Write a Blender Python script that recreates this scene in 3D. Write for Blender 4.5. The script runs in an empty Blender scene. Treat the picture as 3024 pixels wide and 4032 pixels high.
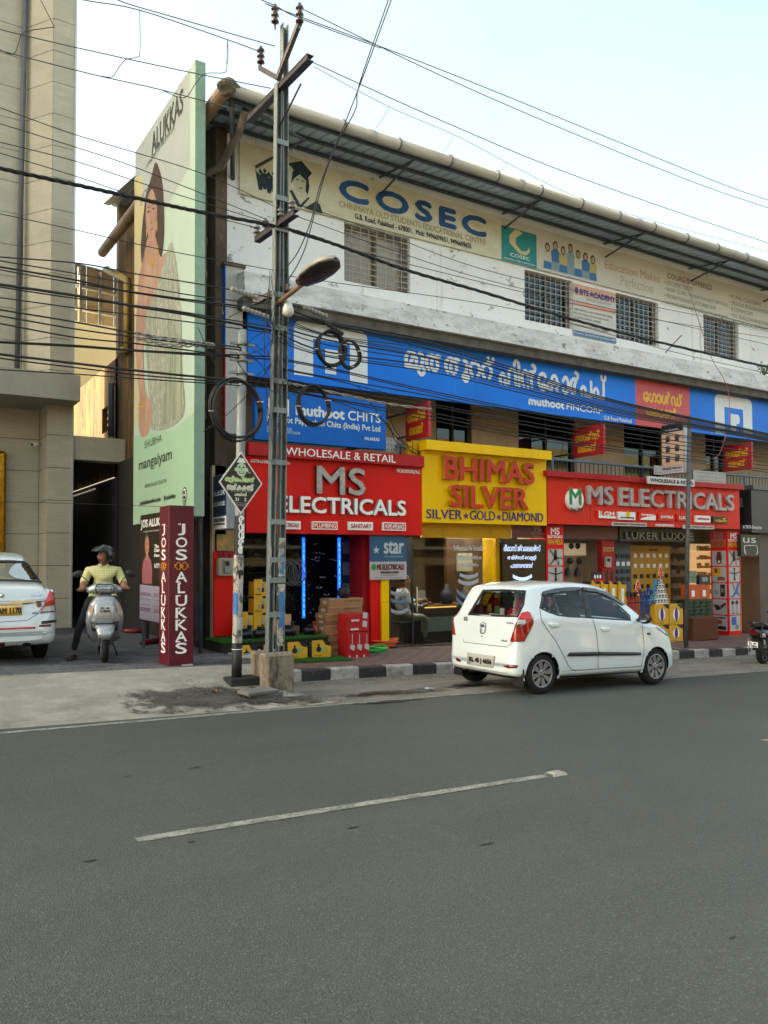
import bpy,bmesh,math,random
from mathutils import Vector,Matrix
from mathutils.bvhtree import BVHTree
R = math.radians
random.seed(7)
SC = bpy.context.scene
COL = SC.collection

# ---------------------------------------------------------------- camera
CAM_Z = 1.62
F_PX,YAW,PITCH,ROLL,HORIZON = 3190.0,R(32.5),R(2.0),R(-0.28),2210.0
PPX,PPY = 1512.0,HORIZON - F_PX*math.tan(PITCH)
_fw = Vector((math.sin(YAW)*math.cos(PITCH),math.cos(YAW)*math.cos(PITCH),math.sin(PITCH)))
_r0 = Vector((math.cos(YAW),-math.sin(YAW),0));_u0 = _r0.cross(_fw)
_rt = _r0*math.cos(ROLL) + _u0*math.sin(ROLL);_up = -_r0*math.sin(ROLL) + _u0*math.cos(ROLL)
EYE = Vector((0,0,CAM_Z))
cam = bpy.data.cameras.new('camera');camo = bpy.data.objects.new('camera',cam);COL.objects.link(camo)
camo.matrix_world = Matrix(((_rt.x,_up.x,-_fw.x,0),(_rt.y,_up.y,-_fw.y,0),(_rt.z,_up.z,-_fw.z,CAM_Z),(0,0,0,1)))
cam.sensor_fit = 'HORIZONTAL';cam.sensor_width = 36;cam.lens = 36*F_PX/3024
cam.shift_y = (PPY - 2016)/3024
cam.clip_start = .05;cam.clip_end = 2000
SC.camera = camo

# ---------------------------------------------------------------- sky, sun, exposure
SUN_EL,SUN_AZ = R(23),R(-64)         # azimuth measured from +Y towards +X: low on the left, behind the row of buildings
HAZE = (.43,.44,.18)
w = bpy.data.worlds.new('World');SC.world = w;w.use_nodes = True
nt = w.node_tree;bg = nt.nodes['Background']
sky = nt.nodes.new('ShaderNodeTexSky');sky.sky_type = 'NISHITA';sky.sun_disc = False
sky.sun_elevation = SUN_EL;sky.sun_rotation = SUN_AZ
sky.air_density = .8;sky.dust_density = 6;sky.ozone_density = .6;sky.altitude = 80
# thin bright haze and faint high cloud over the whole sky
tcw = nt.nodes.new('ShaderNodeTexCoord');mpw = nt.nodes.new('ShaderNodeMapping');mpw.inputs['Scale'].default_value = (1,1,2.6);nt.links.new(tcw.outputs['Generated'],mpw.inputs[0])
nzw = nt.nodes.new('ShaderNodeTexNoise');nzw.inputs['Scale'].default_value = 1.6;nzw.inputs['Detail'].default_value = 6;nzw.inputs['Roughness'].default_value = .55;nt.links.new(mpw.outputs[0],nzw.inputs[0])
mrw = nt.nodes.new('ShaderNodeMapRange');mrw.inputs[1].default_value = .36;mrw.inputs[2].default_value = .68;mrw.inputs[3].default_value = .75;mrw.inputs[4].default_value = 1.25;nt.links.new(nzw.outputs[0],mrw.inputs[0])
hzw = nt.nodes.new('ShaderNodeVectorMath');hzw.operation = 'SCALE';hzw.inputs[0].default_value = (HAZE[0],HAZE[1],HAZE[2]);nt.links.new(mrw.outputs[0],hzw.inputs['Scale'])
skw = nt.nodes.new('ShaderNodeVectorMath');skw.operation = 'MULTIPLY';skw.inputs[1].default_value = (.88,.875,.79);nt.links.new(sky.outputs[0],skw.inputs[0])
adw = nt.nodes.new('ShaderNodeVectorMath');adw.operation = 'ADD';nt.links.new(skw.outputs[0],adw.inputs[0]);nt.links.new(hzw.outputs[0],adw.inputs[1])
nt.links.new(adw.outputs[0],bg.inputs[0]);bg.inputs[1].default_value = 0.12
sun = bpy.data.lights.new('sun','SUN');suno = bpy.data.objects.new('sun',sun);COL.objects.link(suno)
sun.energy = 3.4;sun.angle = R(1.5);sun.color = (1,.9,.74)
d = Vector((math.sin(SUN_AZ)*math.cos(SUN_EL),math.cos(SUN_AZ)*math.cos(SUN_EL),math.sin(SUN_EL)))
suno.rotation_euler = d.to_track_quat('Z','Y').to_euler()
vs = SC.view_settings
vs.view_transform = 'Standard';vs.look = 'None';vs.gamma = 1;vs.use_curve_mapping = False
vs.exposure = 2.6
SC.cycles.max_bounces = 6;SC.cycles.diffuse_bounces = 3;SC.cycles.glossy_bounces = 3;SC.cycles.transmission_bounces = 4
SC.cycles.transparent_max_bounces = 8;SC.cycles.sample_clamp_indirect = 6
try: SC.cycles.use_denoising = True
except Exception: pass

# ---------------------------------------------------------------- survey helpers: photo point -> place at a known depth
def _ray(x,y): return _fw + _rt*((x - PPX)/F_PX) - _up*((y - PPY)/F_PX)
def onY(x,y,Y):
    q = _ray(x,y);return EYE + q*(Y/q.y)
def onX(x,y,X):
    q = _ray(x,y);return EYE + q*(X/q.x)
def onZ(x,y,Z):
    q = _ray(x,y);return EYE + q*((Z - CAM_Z)/q.z)
def road_z(X): return -.03*X
def path_z(X,Y): return -.03*X + .165 + .03*(Y - 11)

# ---------------------------------------------------------------- materials
def lin(h):
    if isinstance(h,str):
        h = h.lstrip('#');c = [int(h[i:i + 2],16)/255 for i in (0,2,4)]
        return [(v/12.92 if v <= .04045 else ((v + .055)/1.055) ** 2.4) for v in c] + [1]
    return list(h)[:3] + [1]
_mats = {}
def mat(name,col='#808080',rough=.6,metal=0,var=0,vscale=6,bump=0,bscale=40,col2=None,emit=None,es=1,coat=0,spec=None,stretch=None,alpha=None,detail=5,lo=.35,hi=.7):
    if name in _mats: return _mats[name]
    m = bpy.data.materials.new(name);m.use_nodes = True;n = m.node_tree;L = n.links
    b = n.nodes['Principled BSDF'];c = lin(col)
    b.inputs['Base Color'].default_value = c;b.inputs['Roughness'].default_value = rough;b.inputs['Metallic'].default_value = metal
    if spec is not None: b.inputs['Specular IOR Level'].default_value = spec
    if coat: b.inputs['Coat Weight'].default_value = coat;b.inputs['Coat Roughness'].default_value = .04
    if alpha is not None: b.inputs['Alpha'].default_value = alpha
    if emit is not None:
        b.inputs['Emission Color'].default_value = lin(emit);b.inputs['Emission Strength'].default_value = es
    tc = None
    if var or bump:
        tc = n.nodes.new('ShaderNodeTexCoord');mp = n.nodes.new('ShaderNodeMapping');L.new(tc.outputs['Object'],mp.inputs[0])
        if stretch: mp.inputs['Scale'].default_value = stretch
    if var:
        t = n.nodes.new('ShaderNodeTexNoise');t.inputs['Scale'].default_value = vscale;t.inputs['Detail'].default_value = detail;t.inputs['Roughness'].default_value = .65
        L.new(mp.outputs[0],t.inputs[0])
        r = n.nodes.new('ShaderNodeValToRGB');r.color_ramp.elements[0].position = lo;r.color_ramp.elements[1].position = hi
        c2 = lin(col2) if col2 else [v*(1 - var) for v in c[:3]] + [1]
        r.color_ramp.elements[0].color = c2;r.color_ramp.elements[1].color = c
        L.new(t.outputs[0],r.inputs[0]);L.new(r.outputs[0],b.inputs['Base Color'])
    if bump:
        t = n.nodes.new('ShaderNodeTexNoise');t.inputs['Scale'].default_value = bscale;t.inputs['Detail'].default_value = 4
        L.new(mp.outputs[0],t.inputs[0])
        k = n.nodes.new('ShaderNodeBump');k.inputs['Strength'].default_value = bump;k.inputs['Distance'].default_value = .01
        L.new(t.outputs[0],k.inputs['Height']);L.new(k.outputs[0],b.inputs['Normal'])
    _mats[name] = m;return m
def layered(name,base,layers,rough=.8,bump=.3,bscale=30):
    """base colour + list of (colour, noise scale, stretch, lo, hi, amount) stains laid over it"""
    if name in _mats: return _mats[name]
    m = bpy.data.materials.new(name);m.use_nodes = True;n = m.node_tree;L = n.links;b = n.nodes['Principled BSDF']
    b.inputs['Roughness'].default_value = rough
    tc = n.nodes.new('ShaderNodeTexCoord')
    rgb = n.nodes.new('ShaderNodeRGB');rgb.outputs[0].default_value = lin(base);cur = rgb.outputs[0]
    for i,(c,sc,st,lo,hi,am) in enumerate(layers):
        mp = n.nodes.new('ShaderNodeMapping');mp.inputs['Scale'].default_value = st;mp.inputs['Location'].default_value = (i*3.7,i*1.3,i*7.1)
        L.new(tc.outputs['Object'],mp.inputs[0])
        t = n.nodes.new('ShaderNodeTexNoise');t.inputs['Scale'].default_value = sc;t.inputs['Detail'].default_value = 8;t.inputs['Roughness'].default_value = .7
        L.new(mp.outputs[0],t.inputs[0])
        mr = n.nodes.new('ShaderNodeMapRange');mr.inputs[1].default_value = lo;mr.inputs[2].default_value = hi;mr.inputs[3].default_value = 0;mr.inputs[4].default_value = am
        L.new(t.outputs[0],mr.inputs[0])
        mx = n.nodes.new('ShaderNodeMix');mx.data_type = 'RGBA';L.new(mr.outputs[0],mx.inputs['Factor']);L.new(cur,mx.inputs[6]);mx.inputs[7].default_value = lin(c)
        cur = mx.outputs[2]
    L.new(cur,b.inputs['Base Color'])
    if bump:
        t = n.nodes.new('ShaderNodeTexNoise');t.inputs['Scale'].default_value = bscale;t.inputs['Detail'].default_value = 6;L.new(tc.outputs['Object'],t.inputs[0])
        k = n.nodes.new('ShaderNodeBump');k.inputs['Strength'].default_value = bump;k.inputs['Distance'].default_value = .01
        L.new(t.outputs[0],k.inputs['Height']);L.new(k.outputs[0],b.inputs['Normal'])
    _mats[name] = m;return m
def glass(name,tint='#9aa5a5',trans=.75,rough=.02,fres=.6):
    if name in _mats: return _mats[name]
    m = bpy.data.materials.new(name);m.use_nodes = True;n = m.node_tree;L = n.links
    for x in list(n.nodes): n.nodes.remove(x)
    o = n.nodes.new('ShaderNodeOutputMaterial');tr = n.nodes.new('ShaderNodeBsdfTransparent');tr.inputs[0].default_value = lin(tint)
    g = n.nodes.new('ShaderNodeBsdfGlossy');g.inputs['Roughness'].default_value = rough;g.inputs[0].default_value = (.9,.95,.95,1)
    fr = n.nodes.new('ShaderNodeFresnel');fr.inputs[0].default_value = 1.5
    ad = n.nodes.new('ShaderNodeMath');ad.operation = 'ADD';ad.inputs[1].default_value = 1 - trans;sc_ = n.nodes.new('ShaderNodeMath');sc_.operation = 'MULTIPLY';sc_.inputs[1].default_value = fres;L.new(fr.outputs[0],sc_.inputs[0]);L.new(sc_.outputs[0],ad.inputs[0])
    mx = n.nodes.new('ShaderNodeMixShader');L.new(ad.outputs[0],mx.inputs[0]);L.new(tr.outputs[0],mx.inputs[1]);L.new(g.outputs[0],mx.inputs[2]);L.new(mx.outputs[0],o.inputs[0])
    _mats[name] = m;return m

# ---------------------------------------------------------------- mesh builder
class MB:
    def __init__(s): s.v = [];s.f = [];s.m = [];s.sm = []
    def add(s,vs,fs,mi=0,smooth=False):
        b = len(s.v);s.v += [tuple(v) for v in vs]
        for f in fs: s.f.append([b + i for i in f]);s.m.append(mi);s.sm.append(smooth)
        return s
    def box(s,x0,x1,y0,y1,z0,z1,mi=0):
        return s.add([(x0,y0,z0),(x1,y0,z0),(x1,y1,z0),(x0,y1,z0),(x0,y0,z1),(x1,y0,z1),(x1,y1,z1),(x0,y1,z1)],
                     [(0,3,2,1),(4,5,6,7),(0,1,5,4),(1,2,6,5),(2,3,7,6),(3,0,4,7)],mi)
    def cbox(s,x0,x1,y0,y1,z0,z1,c=.01,mi=0):
        """chamfered box"""
        c = min(c,(x1 - x0)*.45,(y1 - y0)*.45,(z1 - z0)*.45)
        bm = bmesh.new();bmesh.ops.create_cube(bm,size=1,matrix=Matrix.Translation(((x0 + x1)/2,(y0 + y1)/2,(z0 + z1)/2)) @ Matrix.Diagonal((x1 - x0,y1 - y0,z1 - z0,1)))
        bmesh.ops.bevel(bm,geom=bm.edges[:],offset=c,segments=1,affect='EDGES')
        return s.bm(bm,mi)
    def bm(s,bm,mi=0,smooth=False,mtx=None):
        bm.verts.ensure_lookup_table();bm.verts.index_update()
        s.add([(mtx @ v.co if mtx else v.co) for v in bm.verts],[[v.index for v in f.verts] for f in bm.faces],mi,smooth);bm.free();return s
    def quad(s,a,b,c,d,mi=0): return s.add([a,b,c,d],[(0,1,2,3)],mi)
    def prism(s,poly,fn,t,mi=0,side=None):
        """poly: 2D outline, fn(u,v,w)->3D, from w=0 to w=t"""
        n = len(poly)
        s.add([fn(u,v,0) for u,v in poly] + [fn(u,v,t) for u,v in poly],[list(range(n)),list(range(2*n - 1,n - 1,-1))],mi)
        b = len(s.v) - 2*n
        for i in range(n):
            j = (i + 1) % n;s.f.append([b + i,b + n + i,b + n + j,b + j]);s.m.append(mi if side is None else side);s.sm.append(False)
        return s
    def tube(s,pts,r,n=8,mi=0,cap=True,smooth=True):
        pts = [Vector(p) for p in pts];rr = r if isinstance(r,(list,tuple)) else [r]*len(pts)
        vs = [];prev = None
        for i,p in enumerate(pts):
            t = (pts[min(i + 1,len(pts) - 1)] - pts[max(i - 1,0)]).normalized()
            if prev is None:
                a = Vector((0,0,1)) if abs(t.z) < .9 else Vector((1,0,0));u = t.cross(a).normalized()
            else:
                u = (prev - t*prev.dot(t));u = u.normalized() if u.length > 1e-6 else prev
            prev = u;q = t.cross(u)
            for k in range(n):
                a = 2*math.pi*k/n;vs.append(p + (u*math.cos(a) + q*math.sin(a))*rr[i])
        fs = []
        for i in range(len(pts) - 1):
            for k in range(n):
                l = (k + 1) % n;fs.append((i*n + k,i*n + l,(i + 1)*n + l,(i + 1)*n + k))
        if cap: fs.append(list(range(n))[::-1]);fs.append([(len(pts) - 1)*n + k for k in range(n)])
        return s.add(vs,fs,mi,smooth)
    def lathe(s,prof,c,axis='z',n=20,mi=0,smooth=True):
        """prof: list of (radius, height)"""
        c = Vector(c);vs = []
        for r,h in prof:
            for k in range(n):
                a = 2*math.pi*k/n;x,y = r*math.cos(a),r*math.sin(a)
                vs.append(c + (Vector((x,y,h)) if axis == 'z' else Vector((x,h,y)) if axis == 'y' else Vector((h,x,y))))
        fs = []
        for i in range(len(prof) - 1):
            for k in range(n):
                l = (k + 1) % n;fs.append((i*n + k,i*n + l,(i + 1)*n + l,(i + 1)*n + k))
        return s.add(vs,fs,mi,smooth)
    def build(s,name,mats,parent=None,label=None,cat=None,group=None,kind=None):
        me = bpy.data.meshes.new(name);me.from_pydata(s.v,[],s.f)
        if not isinstance(mats,(list,tuple)): mats = [mats]
        for m in mats: me.materials.append(m)
        me.polygons.foreach_set('material_index',s.m);me.polygons.foreach_set('use_smooth',s.sm)
        bm = bmesh.new();bm.from_mesh(me);bmesh.ops.recalc_face_normals(bm,faces=bm.faces);bm.to_mesh(me);bm.free()
        me.update()
        return link(name,me,parent,label,cat,group,kind)
LOCAL = set()
def is_local(o):
    while o is not None:
        if o.name in LOCAL: return True
        o = o.parent
    return False
def wm(o):
    m = Matrix.Translation(o.location) @ o.rotation_euler.to_matrix().to_4x4()
    return wm(o.parent) @ o.matrix_parent_inverse @ m if o.parent else m
def link(name,me,parent=None,label=None,cat=None,group=None,kind=None):
    o = bpy.data.objects.new(name,me);COL.objects.link(o)
    if parent is not None:
        o.parent = parent
        if not is_local(parent): o.matrix_parent_inverse = wm(parent).inverted()
    tag(o,label,cat,group,kind);return o
def tag(o,label=None,cat=None,group=None,kind=None):
    if label: o['label'] = label
    if cat: o['category'] = cat
    if group: o['group'] = group
    if kind: o['kind'] = kind
    return o
def thing(name,label,cat,loc=(0,0,0),rz=0,group=None,local=False):
    o = bpy.data.objects.new(name,None);COL.objects.link(o);o.location = loc;o.rotation_euler = (0,0,rz);o.empty_display_size = .1
    if local: LOCAL.add(o.name)
    return tag(o,label,cat,group)
def dup(o,parent=None,label=None,group=None):
    c = o.copy();COL.objects.link(c);c.parent = parent
    if label: c['label'] = label
    if group: c['group'] = group
    for ch in list(o.children): dup(ch,c)
    return c
def box(name,x0,x1,y0,y1,z0,z1,m,parent=None,c=0,**k):
    b = MB();(b.cbox(x0,x1,y0,y1,z0,z1,c) if c else b.box(x0,x1,y0,y1,z0,z1));return b.build(name,m,parent,**k)
def tube(name,pts,r,m,parent=None,n=8,**k): return MB().tube(pts,r,n).build(name,m,parent,**k)
def smooth_pts(pts,sub=6):
    pts = [Vector(p) for p in pts];out = []
    for i in range(len(pts) - 1):
        p0,p1,p2,p3 = pts[max(i - 1,0)],pts[i],pts[i + 1],pts[min(i + 2,len(pts) - 1)]
        for k in range(sub):
            t = k/sub;out.append(.5*((2*p1) + (p2 - p0)*t + (2*p0 - 5*p1 + 4*p2 - p3)*t*t + (-p0 + 3*p1 - 3*p2 + p3)*t ** 3))
    return out + [pts[-1]]

# ---------------------------------------------------------------- lettering
_tc = {}
def glyphs(s,ext=0,off=0,sx=1):
    k = (s,off)
    c = bpy.data.curves.new('lettering','FONT');c.body = s;c.size = 1;c.offset = off;c.resolution_u = 3;c.extrude = ext;c.space_character = sx
    o = bpy.data.objects.new('lettering',c);me = bpy.data.meshes.new_from_object(o)
    vs = [tuple(v.co) for v in me.vertices];fs = [list(p.vertices) for p in me.polygons]
    bpy.data.objects.remove(o);bpy.data.curves.remove(c);bpy.data.meshes.remove(me)
    return vs,fs
FACE = lambda Y: (lambda u,v,w: (u,Y - w,v))            # lies on a wall facing the street
SIDE = lambda X: (lambda u,v,w: (X - w,u,v))            # lies on a wall facing -X; u = Y
def text(s,u0,v0,u1,v1,fn,m,parent,name='lettering',ext=0,bold=0,off=0,split=False,lift=.004,slant=0,label=None,sp=1,mside=None):
    """fit string s into the rectangle u0..u1, v0..v1 of the surface fn"""
    vs,fs = glyphs(s,.5 if ext else 0,off,sp)
    if not vs: return None
    xs = [v[0] for v in vs];ys = [v[1] for v in vs];ax,bx,ay,by = min(xs),max(xs),min(ys),max(ys)
    kx = (u1 - u0)/max(bx - ax,1e-6);ky = (v1 - v0)/max(by - ay,1e-6)
    b = MB();shifts = [(0,0,0)]
    if bold: shifts = [(0,0,0),(bold,0,.0008),(-bold,0,.0016),(0,bold,.0024),(0,-bold,.0032)]
    for sx,sy,sz in shifts:
        pts = []
        for x,y,z in vs:
            v = (y - ay)*ky
            pts.append(fn(u0 + (x - ax)*kx + slant*v + sx,v0 + v + sy,lift + sz + (ext*(z + .5) if ext else 0)))
        b.add(pts,fs)
    return b.build(name,[m],parent,label=label,kind='stuff' if ('•' in s or '  ' in s) else None)
def letters(s,u0,v0,u1,v1,fn,m,parent,ext=.05,off=.006,lift=.003,mback=None):
    wt = off;off = 0
    """raised letters, each a part of its own"""
    # advance positions come from the whole string laid out once
    pos = [];x = 0
    for i,ch in enumerate(s):
        if ch == ' ': continue
        full,_ = glyphs(s[:i + 1],0,off)
        one,_ = glyphs(ch,0,off)
        xr = max(v[0] for v in full);wd = max(v[0] for v in one) - min(v[0] for v in one)
        pos.append((ch,xr - wd,xr))
    a,z = pos[0][1],pos[-1][2];k = (u1 - u0)/(z - a)
    for ch,p,q in pos:
        vs,fs = glyphs(ch,.5,off);ax = min(v[0] for v in vs)
        cap = .729 if ch.isupper() or ch.isdigit() else None
        ys = [v[1] for v in vs];ay,by = min(ys),max(ys)
        b = MB();bw = wt*(v1 - v0)*2.2
        for sx,sy,sz in ((0,0,0),(bw,bw*.5,.0008),(-bw,-bw*.5,.0016),(-bw*.5,bw,.0024),(bw*.5,-bw,.0032)) if wt > .005 else ((0,0,0),):
            b.add([fn(u0 + (p - a + vx - ax)*k + sx,v0 + (vy - ay)/(by - ay)*(v1 - v0) + sy,lift + sz + ext*(vz + .5)) for vx,vy,vz in vs],fs)
        if mback:
            for i,f in enumerate(b.f):
                # side walls (normal not along depth) take the return colour
                P = [Vector(b.v[j]) for j in f[:3]];nn = (P[1] - P[0]).cross(P[2] - P[0])
                e = Vector(fn(0,0,1)) - Vector(fn(0,0,0))
                if nn.length > 0 and abs(nn.normalized().dot(e.normalized())) < .5: b.m[i] = 1
        b.build('letter',[m,mback] if mback else [m],parent)
def shape(poly,fn,m,parent,name='print',lift=.004,t=0,**k):
    b = MB()
    if t: b.prism(poly,lambda u,v,w: fn(u,v,lift + w),t)
    else: b.add([fn(u,v,lift) for u,v in poly],[list(range(len(poly)))])
    return b.build(name,m,parent,**k)
def rrect(u0,v0,u1,v1,r,n=4):
    out = []
    for cx,cy,a0 in ((u1 - r,v0 + r,-90),(u1 - r,v1 - r,0),(u0 + r,v1 - r,90),(u0 + r,v0 + r,180)):
        for i in range(n + 1):
            a = R(a0 + 90*i/n);out.append((cx + r*math.cos(a),cy + r*math.sin(a)))
    return out
def ell(cu,cv,ru,rv,n=18,a0=0,a1=360): return [(cu + ru*math.cos(R(a0 + (a1 - a0)*i/n)),cv + rv*math.sin(R(a0 + (a1 - a0)*i/n))) for i in range(n + (0 if a1 - a0 == 360 else 1))]
def PX(x0,y0,x1,y1,Y):
    """rectangle of the wall at depth Y whose left edge runs y0..y1 at x0 and whose right edge is at x1"""
    a = onY(x0,y0,Y);b = onY(x0,y1,Y);c = onY(x1,y0,Y)
    return a.x,b.z,c.x,a.z       # u0, v0, u1, v1
# ================================================================ ground
asphalt = layered('asphalt','#3d433f',[('#343a37',.45,(1,1,1),.42,.62,.6),('#494c46',1.1,(.22,1.6,1),.45,.75,.6),('#757b75',80,(1,1,1),.53,.64,.6),('#1b1e1c',64,(1,1,1),.54,.64,.65),('#5f655f',22,(1,1,1),.55,.7,.25),('#1d1f1e',3.1,(1,2.2,1),.69,.725,.85),('#232524',9,(.6,2,1),.71,.74,.7)],rough=.62,bump=.9,bscale=120)
concrete = layered('worn_concrete','#85837a',[('#a4a298',1.6,(1,1.5,1),.45,.68,.8),('#5c5a52',.9,(1,1,1),.52,.72,.7),('#45433d',8,(1,1,1),.6,.75,.6),('#b5b4ac',14,(1,1,1),.6,.78,.5)],rough=.85,bump=.6,bscale=60)
dirt = layered('wet_dirt','#4c4942',[('#2c2a27',2.5,(.6,1.6,1),.4,.6,.9),('#77736a',6,(1,1,1),.58,.75,.7)],rough=.7,bump=1,bscale=40)
shoulder_m = layered('gritty_shoulder','#75726a',[('#55524b',1.2,(.6,1.6,1),.42,.62,.8),('#8d8a80',5,(.7,1.6,1),.5,.72,.7),('#34322e',12,(1,1,1),.64,.78,.7)],rough=.85,bump=.9,bscale=50)
paint_w = layered('worn_road_paint','#8f9189',[('#5d5f5a',6,(1,2,1),.42,.6,.85),('#43464a',40,(1,1,1),.5,.62,.9)],rough=.75,bump=.4,bscale=90)
def sheet(name,x0,x1,ya,yb,m,dz=0,nx=1,fz=None):
    b = MB();n = max(1,nx)
    for i in range(n):
        a = x0 + (x1 - x0)*i/n;c = x0 + (x1 - x0)*(i + 1)/n
        f = fz or (lambda X,Y: road_z(X))
        b.quad((a,ya,f(a,ya) + dz),(c,ya,f(c,ya) + dz),(c,yb,f(c,yb) + dz),(a,yb,f(a,yb) + dz))
    return b.build(name,m,kind='structure')
sheet('ground',-300,300,-300,300,concrete,-.5,fz=lambda X,Y: -.03*max(-60,min(60,X)) - .3,nx=20)
sheet('road',-60,60,-9,8.92,asphalt)
sheet('shoulder',4.55,60,8.92,11.05,shoulder_m)
# forecourt ramp rising from the road to the jeweller's paving
def fore_z(X,Y):
    a = road_z(X);top = .315 - .028*X
    t = max(0,min(1,(Y - 8.92)/1.75));t = t*t*(3 - 2*t)*.55 + t*.45
    return a + (top - a)*t
b = MB()
ys = [8.92,9.2,9.5,9.8,10.1,10.4,10.67];xs = [-30,-12,-4,0,1.5,3,4,4.55]
for i in range(len(xs) - 1):
    for j in range(len(ys) - 1):
        P = [(xs[i],ys[j]),(xs[i + 1],ys[j]),(xs[i + 1],ys[j + 1]),(xs[i],ys[j + 1])]
        b.quad(*[(x,y,fore_z(x,y)) for x,y in P])
# falling edge of the ramp against the shoulder
for j in range(len(ys) - 1):
    b.quad((4.55,ys[j],fore_z(4.55,ys[j])),(4.95,ys[j],road_z(4.95) + .005),(4.95,ys[j + 1],road_z(4.95) + .005),(4.55,ys[j + 1],fore_z(4.55,ys[j + 1])))
b.build('forecourt_ramp',concrete,kind='structure')
# painted lines
def stripe(name,pts,wd,m,lift=.004):
    b = MB();L = [];n = len(pts)
    for i,(x,y) in enumerate(pts):
        L.append(((x,y - wd/2,road_z(x) + lift),(x,y + wd/2,road_z(x) + lift)))
    for i in range(n - 1): b.quad(L[i][0],L[i + 1][0],L[i + 1][1],L[i][1])
    return b.build(name,m,kind='structure')
stripe('edge_line',[(-30,8.6),(1.1,8.70),(3.8,8.80),(7.75,8.86),(13.8,8.82),(40,8.7)],.1,paint_w)
stripe('centre_line',[(1.38,4.94),(3.0,4.945),(4.70,4.935)],.09,paint_w)
stripe('centre_line',[(7.74,4.95),(11,4.95)],.105,paint_w)
stripe('centre_line',[(-5,4.94),(-1.6,4.94)],.105,paint_w)
# road stud at the end of the dash
stud = thing('road_stud','small white plastic road stud at the end of the centre dash','road stud',(4.82,4.94,road_z(4.82)))
b = MB();zz = road_z(4.82)
b.add([(4.74,4.88,zz),(4.90,4.88,zz),(4.90,5.0,zz),(4.74,5.0,zz),(4.765,4.9,zz + .02),(4.875,4.9,zz + .02),(4.875,4.98,zz + .02),(4.765,4.98,zz + .02)],
      [(4,5,6,7),(0,1,5,4),(1,2,6,5),(2,3,7,6),(3,0,4,7)])
b.build('housing',mat('stud_plastic','#9c9b92',.5,var=.25,vscale=40),stud)
box('reflector',4.742,4.752,4.9,4.98,zz + .003,zz + .014,mat('reflector_dark','#55554d',.2),stud)
# dark wet patches along the edge line
def stain(m):
    """let a ground stain thin out unevenly towards its rim"""
    n = m.node_tree;L = n.links;o = n.nodes['Material Output'];bs = n.nodes['Principled BSDF'];tc = n.nodes.new('ShaderNodeTexCoord');vm = n.nodes.new('ShaderNodeVectorMath');vm.operation = 'MULTIPLY_ADD';vm.inputs[1].default_value = (2,2,0);vm.inputs[2].default_value = (-1,-1,0);L.new(tc.outputs['Generated'],vm.inputs[0])
    ln = n.nodes.new('ShaderNodeVectorMath');ln.operation = 'LENGTH';L.new(vm.outputs[0],ln.inputs[0]);nz = n.nodes.new('ShaderNodeTexNoise');nz.inputs['Scale'].default_value = 4.5;nz.inputs['Detail'].default_value = 8;nz.inputs['Roughness'].default_value = .7;L.new(tc.outputs['Object'],nz.inputs[0])
    s_ = n.nodes.new('ShaderNodeMath');s_.operation = 'MULTIPLY_ADD';s_.inputs[1].default_value = 2.4;s_.inputs[2].default_value = -.42;L.new(nz.outputs[0],s_.inputs[0]);d_ = n.nodes.new('ShaderNodeMath');d_.operation = 'SUBTRACT';L.new(s_.outputs[0],d_.inputs[0]);L.new(ln.outputs['Value'],d_.inputs[1])
    mr = n.nodes.new('ShaderNodeMapRange');mr.inputs[1].default_value = -.1;mr.inputs[2].default_value = .4;L.new(d_.outputs[0],mr.inputs[0]);L.new(mr.outputs[0],bs.inputs['Alpha']);return m
def patch(name,cx,cy,rx,ry,m,fz,lift,seed,kind='stuff',label=None,cat=None):
    rd = random.Random(seed);b = MB();n = 26;pts = []
    for i in range(n):
        a = 2*math.pi*i/n;k = 1 + rd.uniform(-.04,.04);x = cx + rx*k*math.cos(a);y = cy + ry*k*math.sin(a)
        pts.append((x,y,fz(x,y) + lift))
    c = (cx,cy,fz(cx,cy) + lift)
    b.add([c] + pts,[(0,1 + i,1 + (i + 1) % n) for i in range(n)])
    return b.build(name,m,label=label,cat=cat,kind=kind)
wet = stain(mat('wet_asphalt','#1b1c1b',.45,var=.4,vscale=9,bump=.3,bscale=50));stain(dirt)
rz2 = lambda x,y: road_z(x)
patch('puddle',6.15,9.35,1.3,.24,wet,rz2,.006,1,label='thin dark puddle beside the edge line',cat='puddle')
patch('puddle',5.6,8.7,.6,.12,wet,rz2,.0075,2,label='dark damp stain on the edge line',cat='puddle')
patch('puddle',7.6,9.5,.8,.2,wet,rz2,.006,3,label='wet patch under the parked hatchback',cat='puddle')
patch('dirt_patch',3.45,9.42,1.25,.55,dirt,fore_z,.007,5,label='dark muddy dirt around the pole foot',cat='dirt')
patch('dirt_patch',4.4,9.3,.75,.42,dirt,lambda x,y: max(fore_z(min(x,4.55),y) if x < 4.55 else road_z(x) + .01,road_z(x)),.012,6,label='dark wet mud beside the concrete block',cat='dirt')

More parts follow.
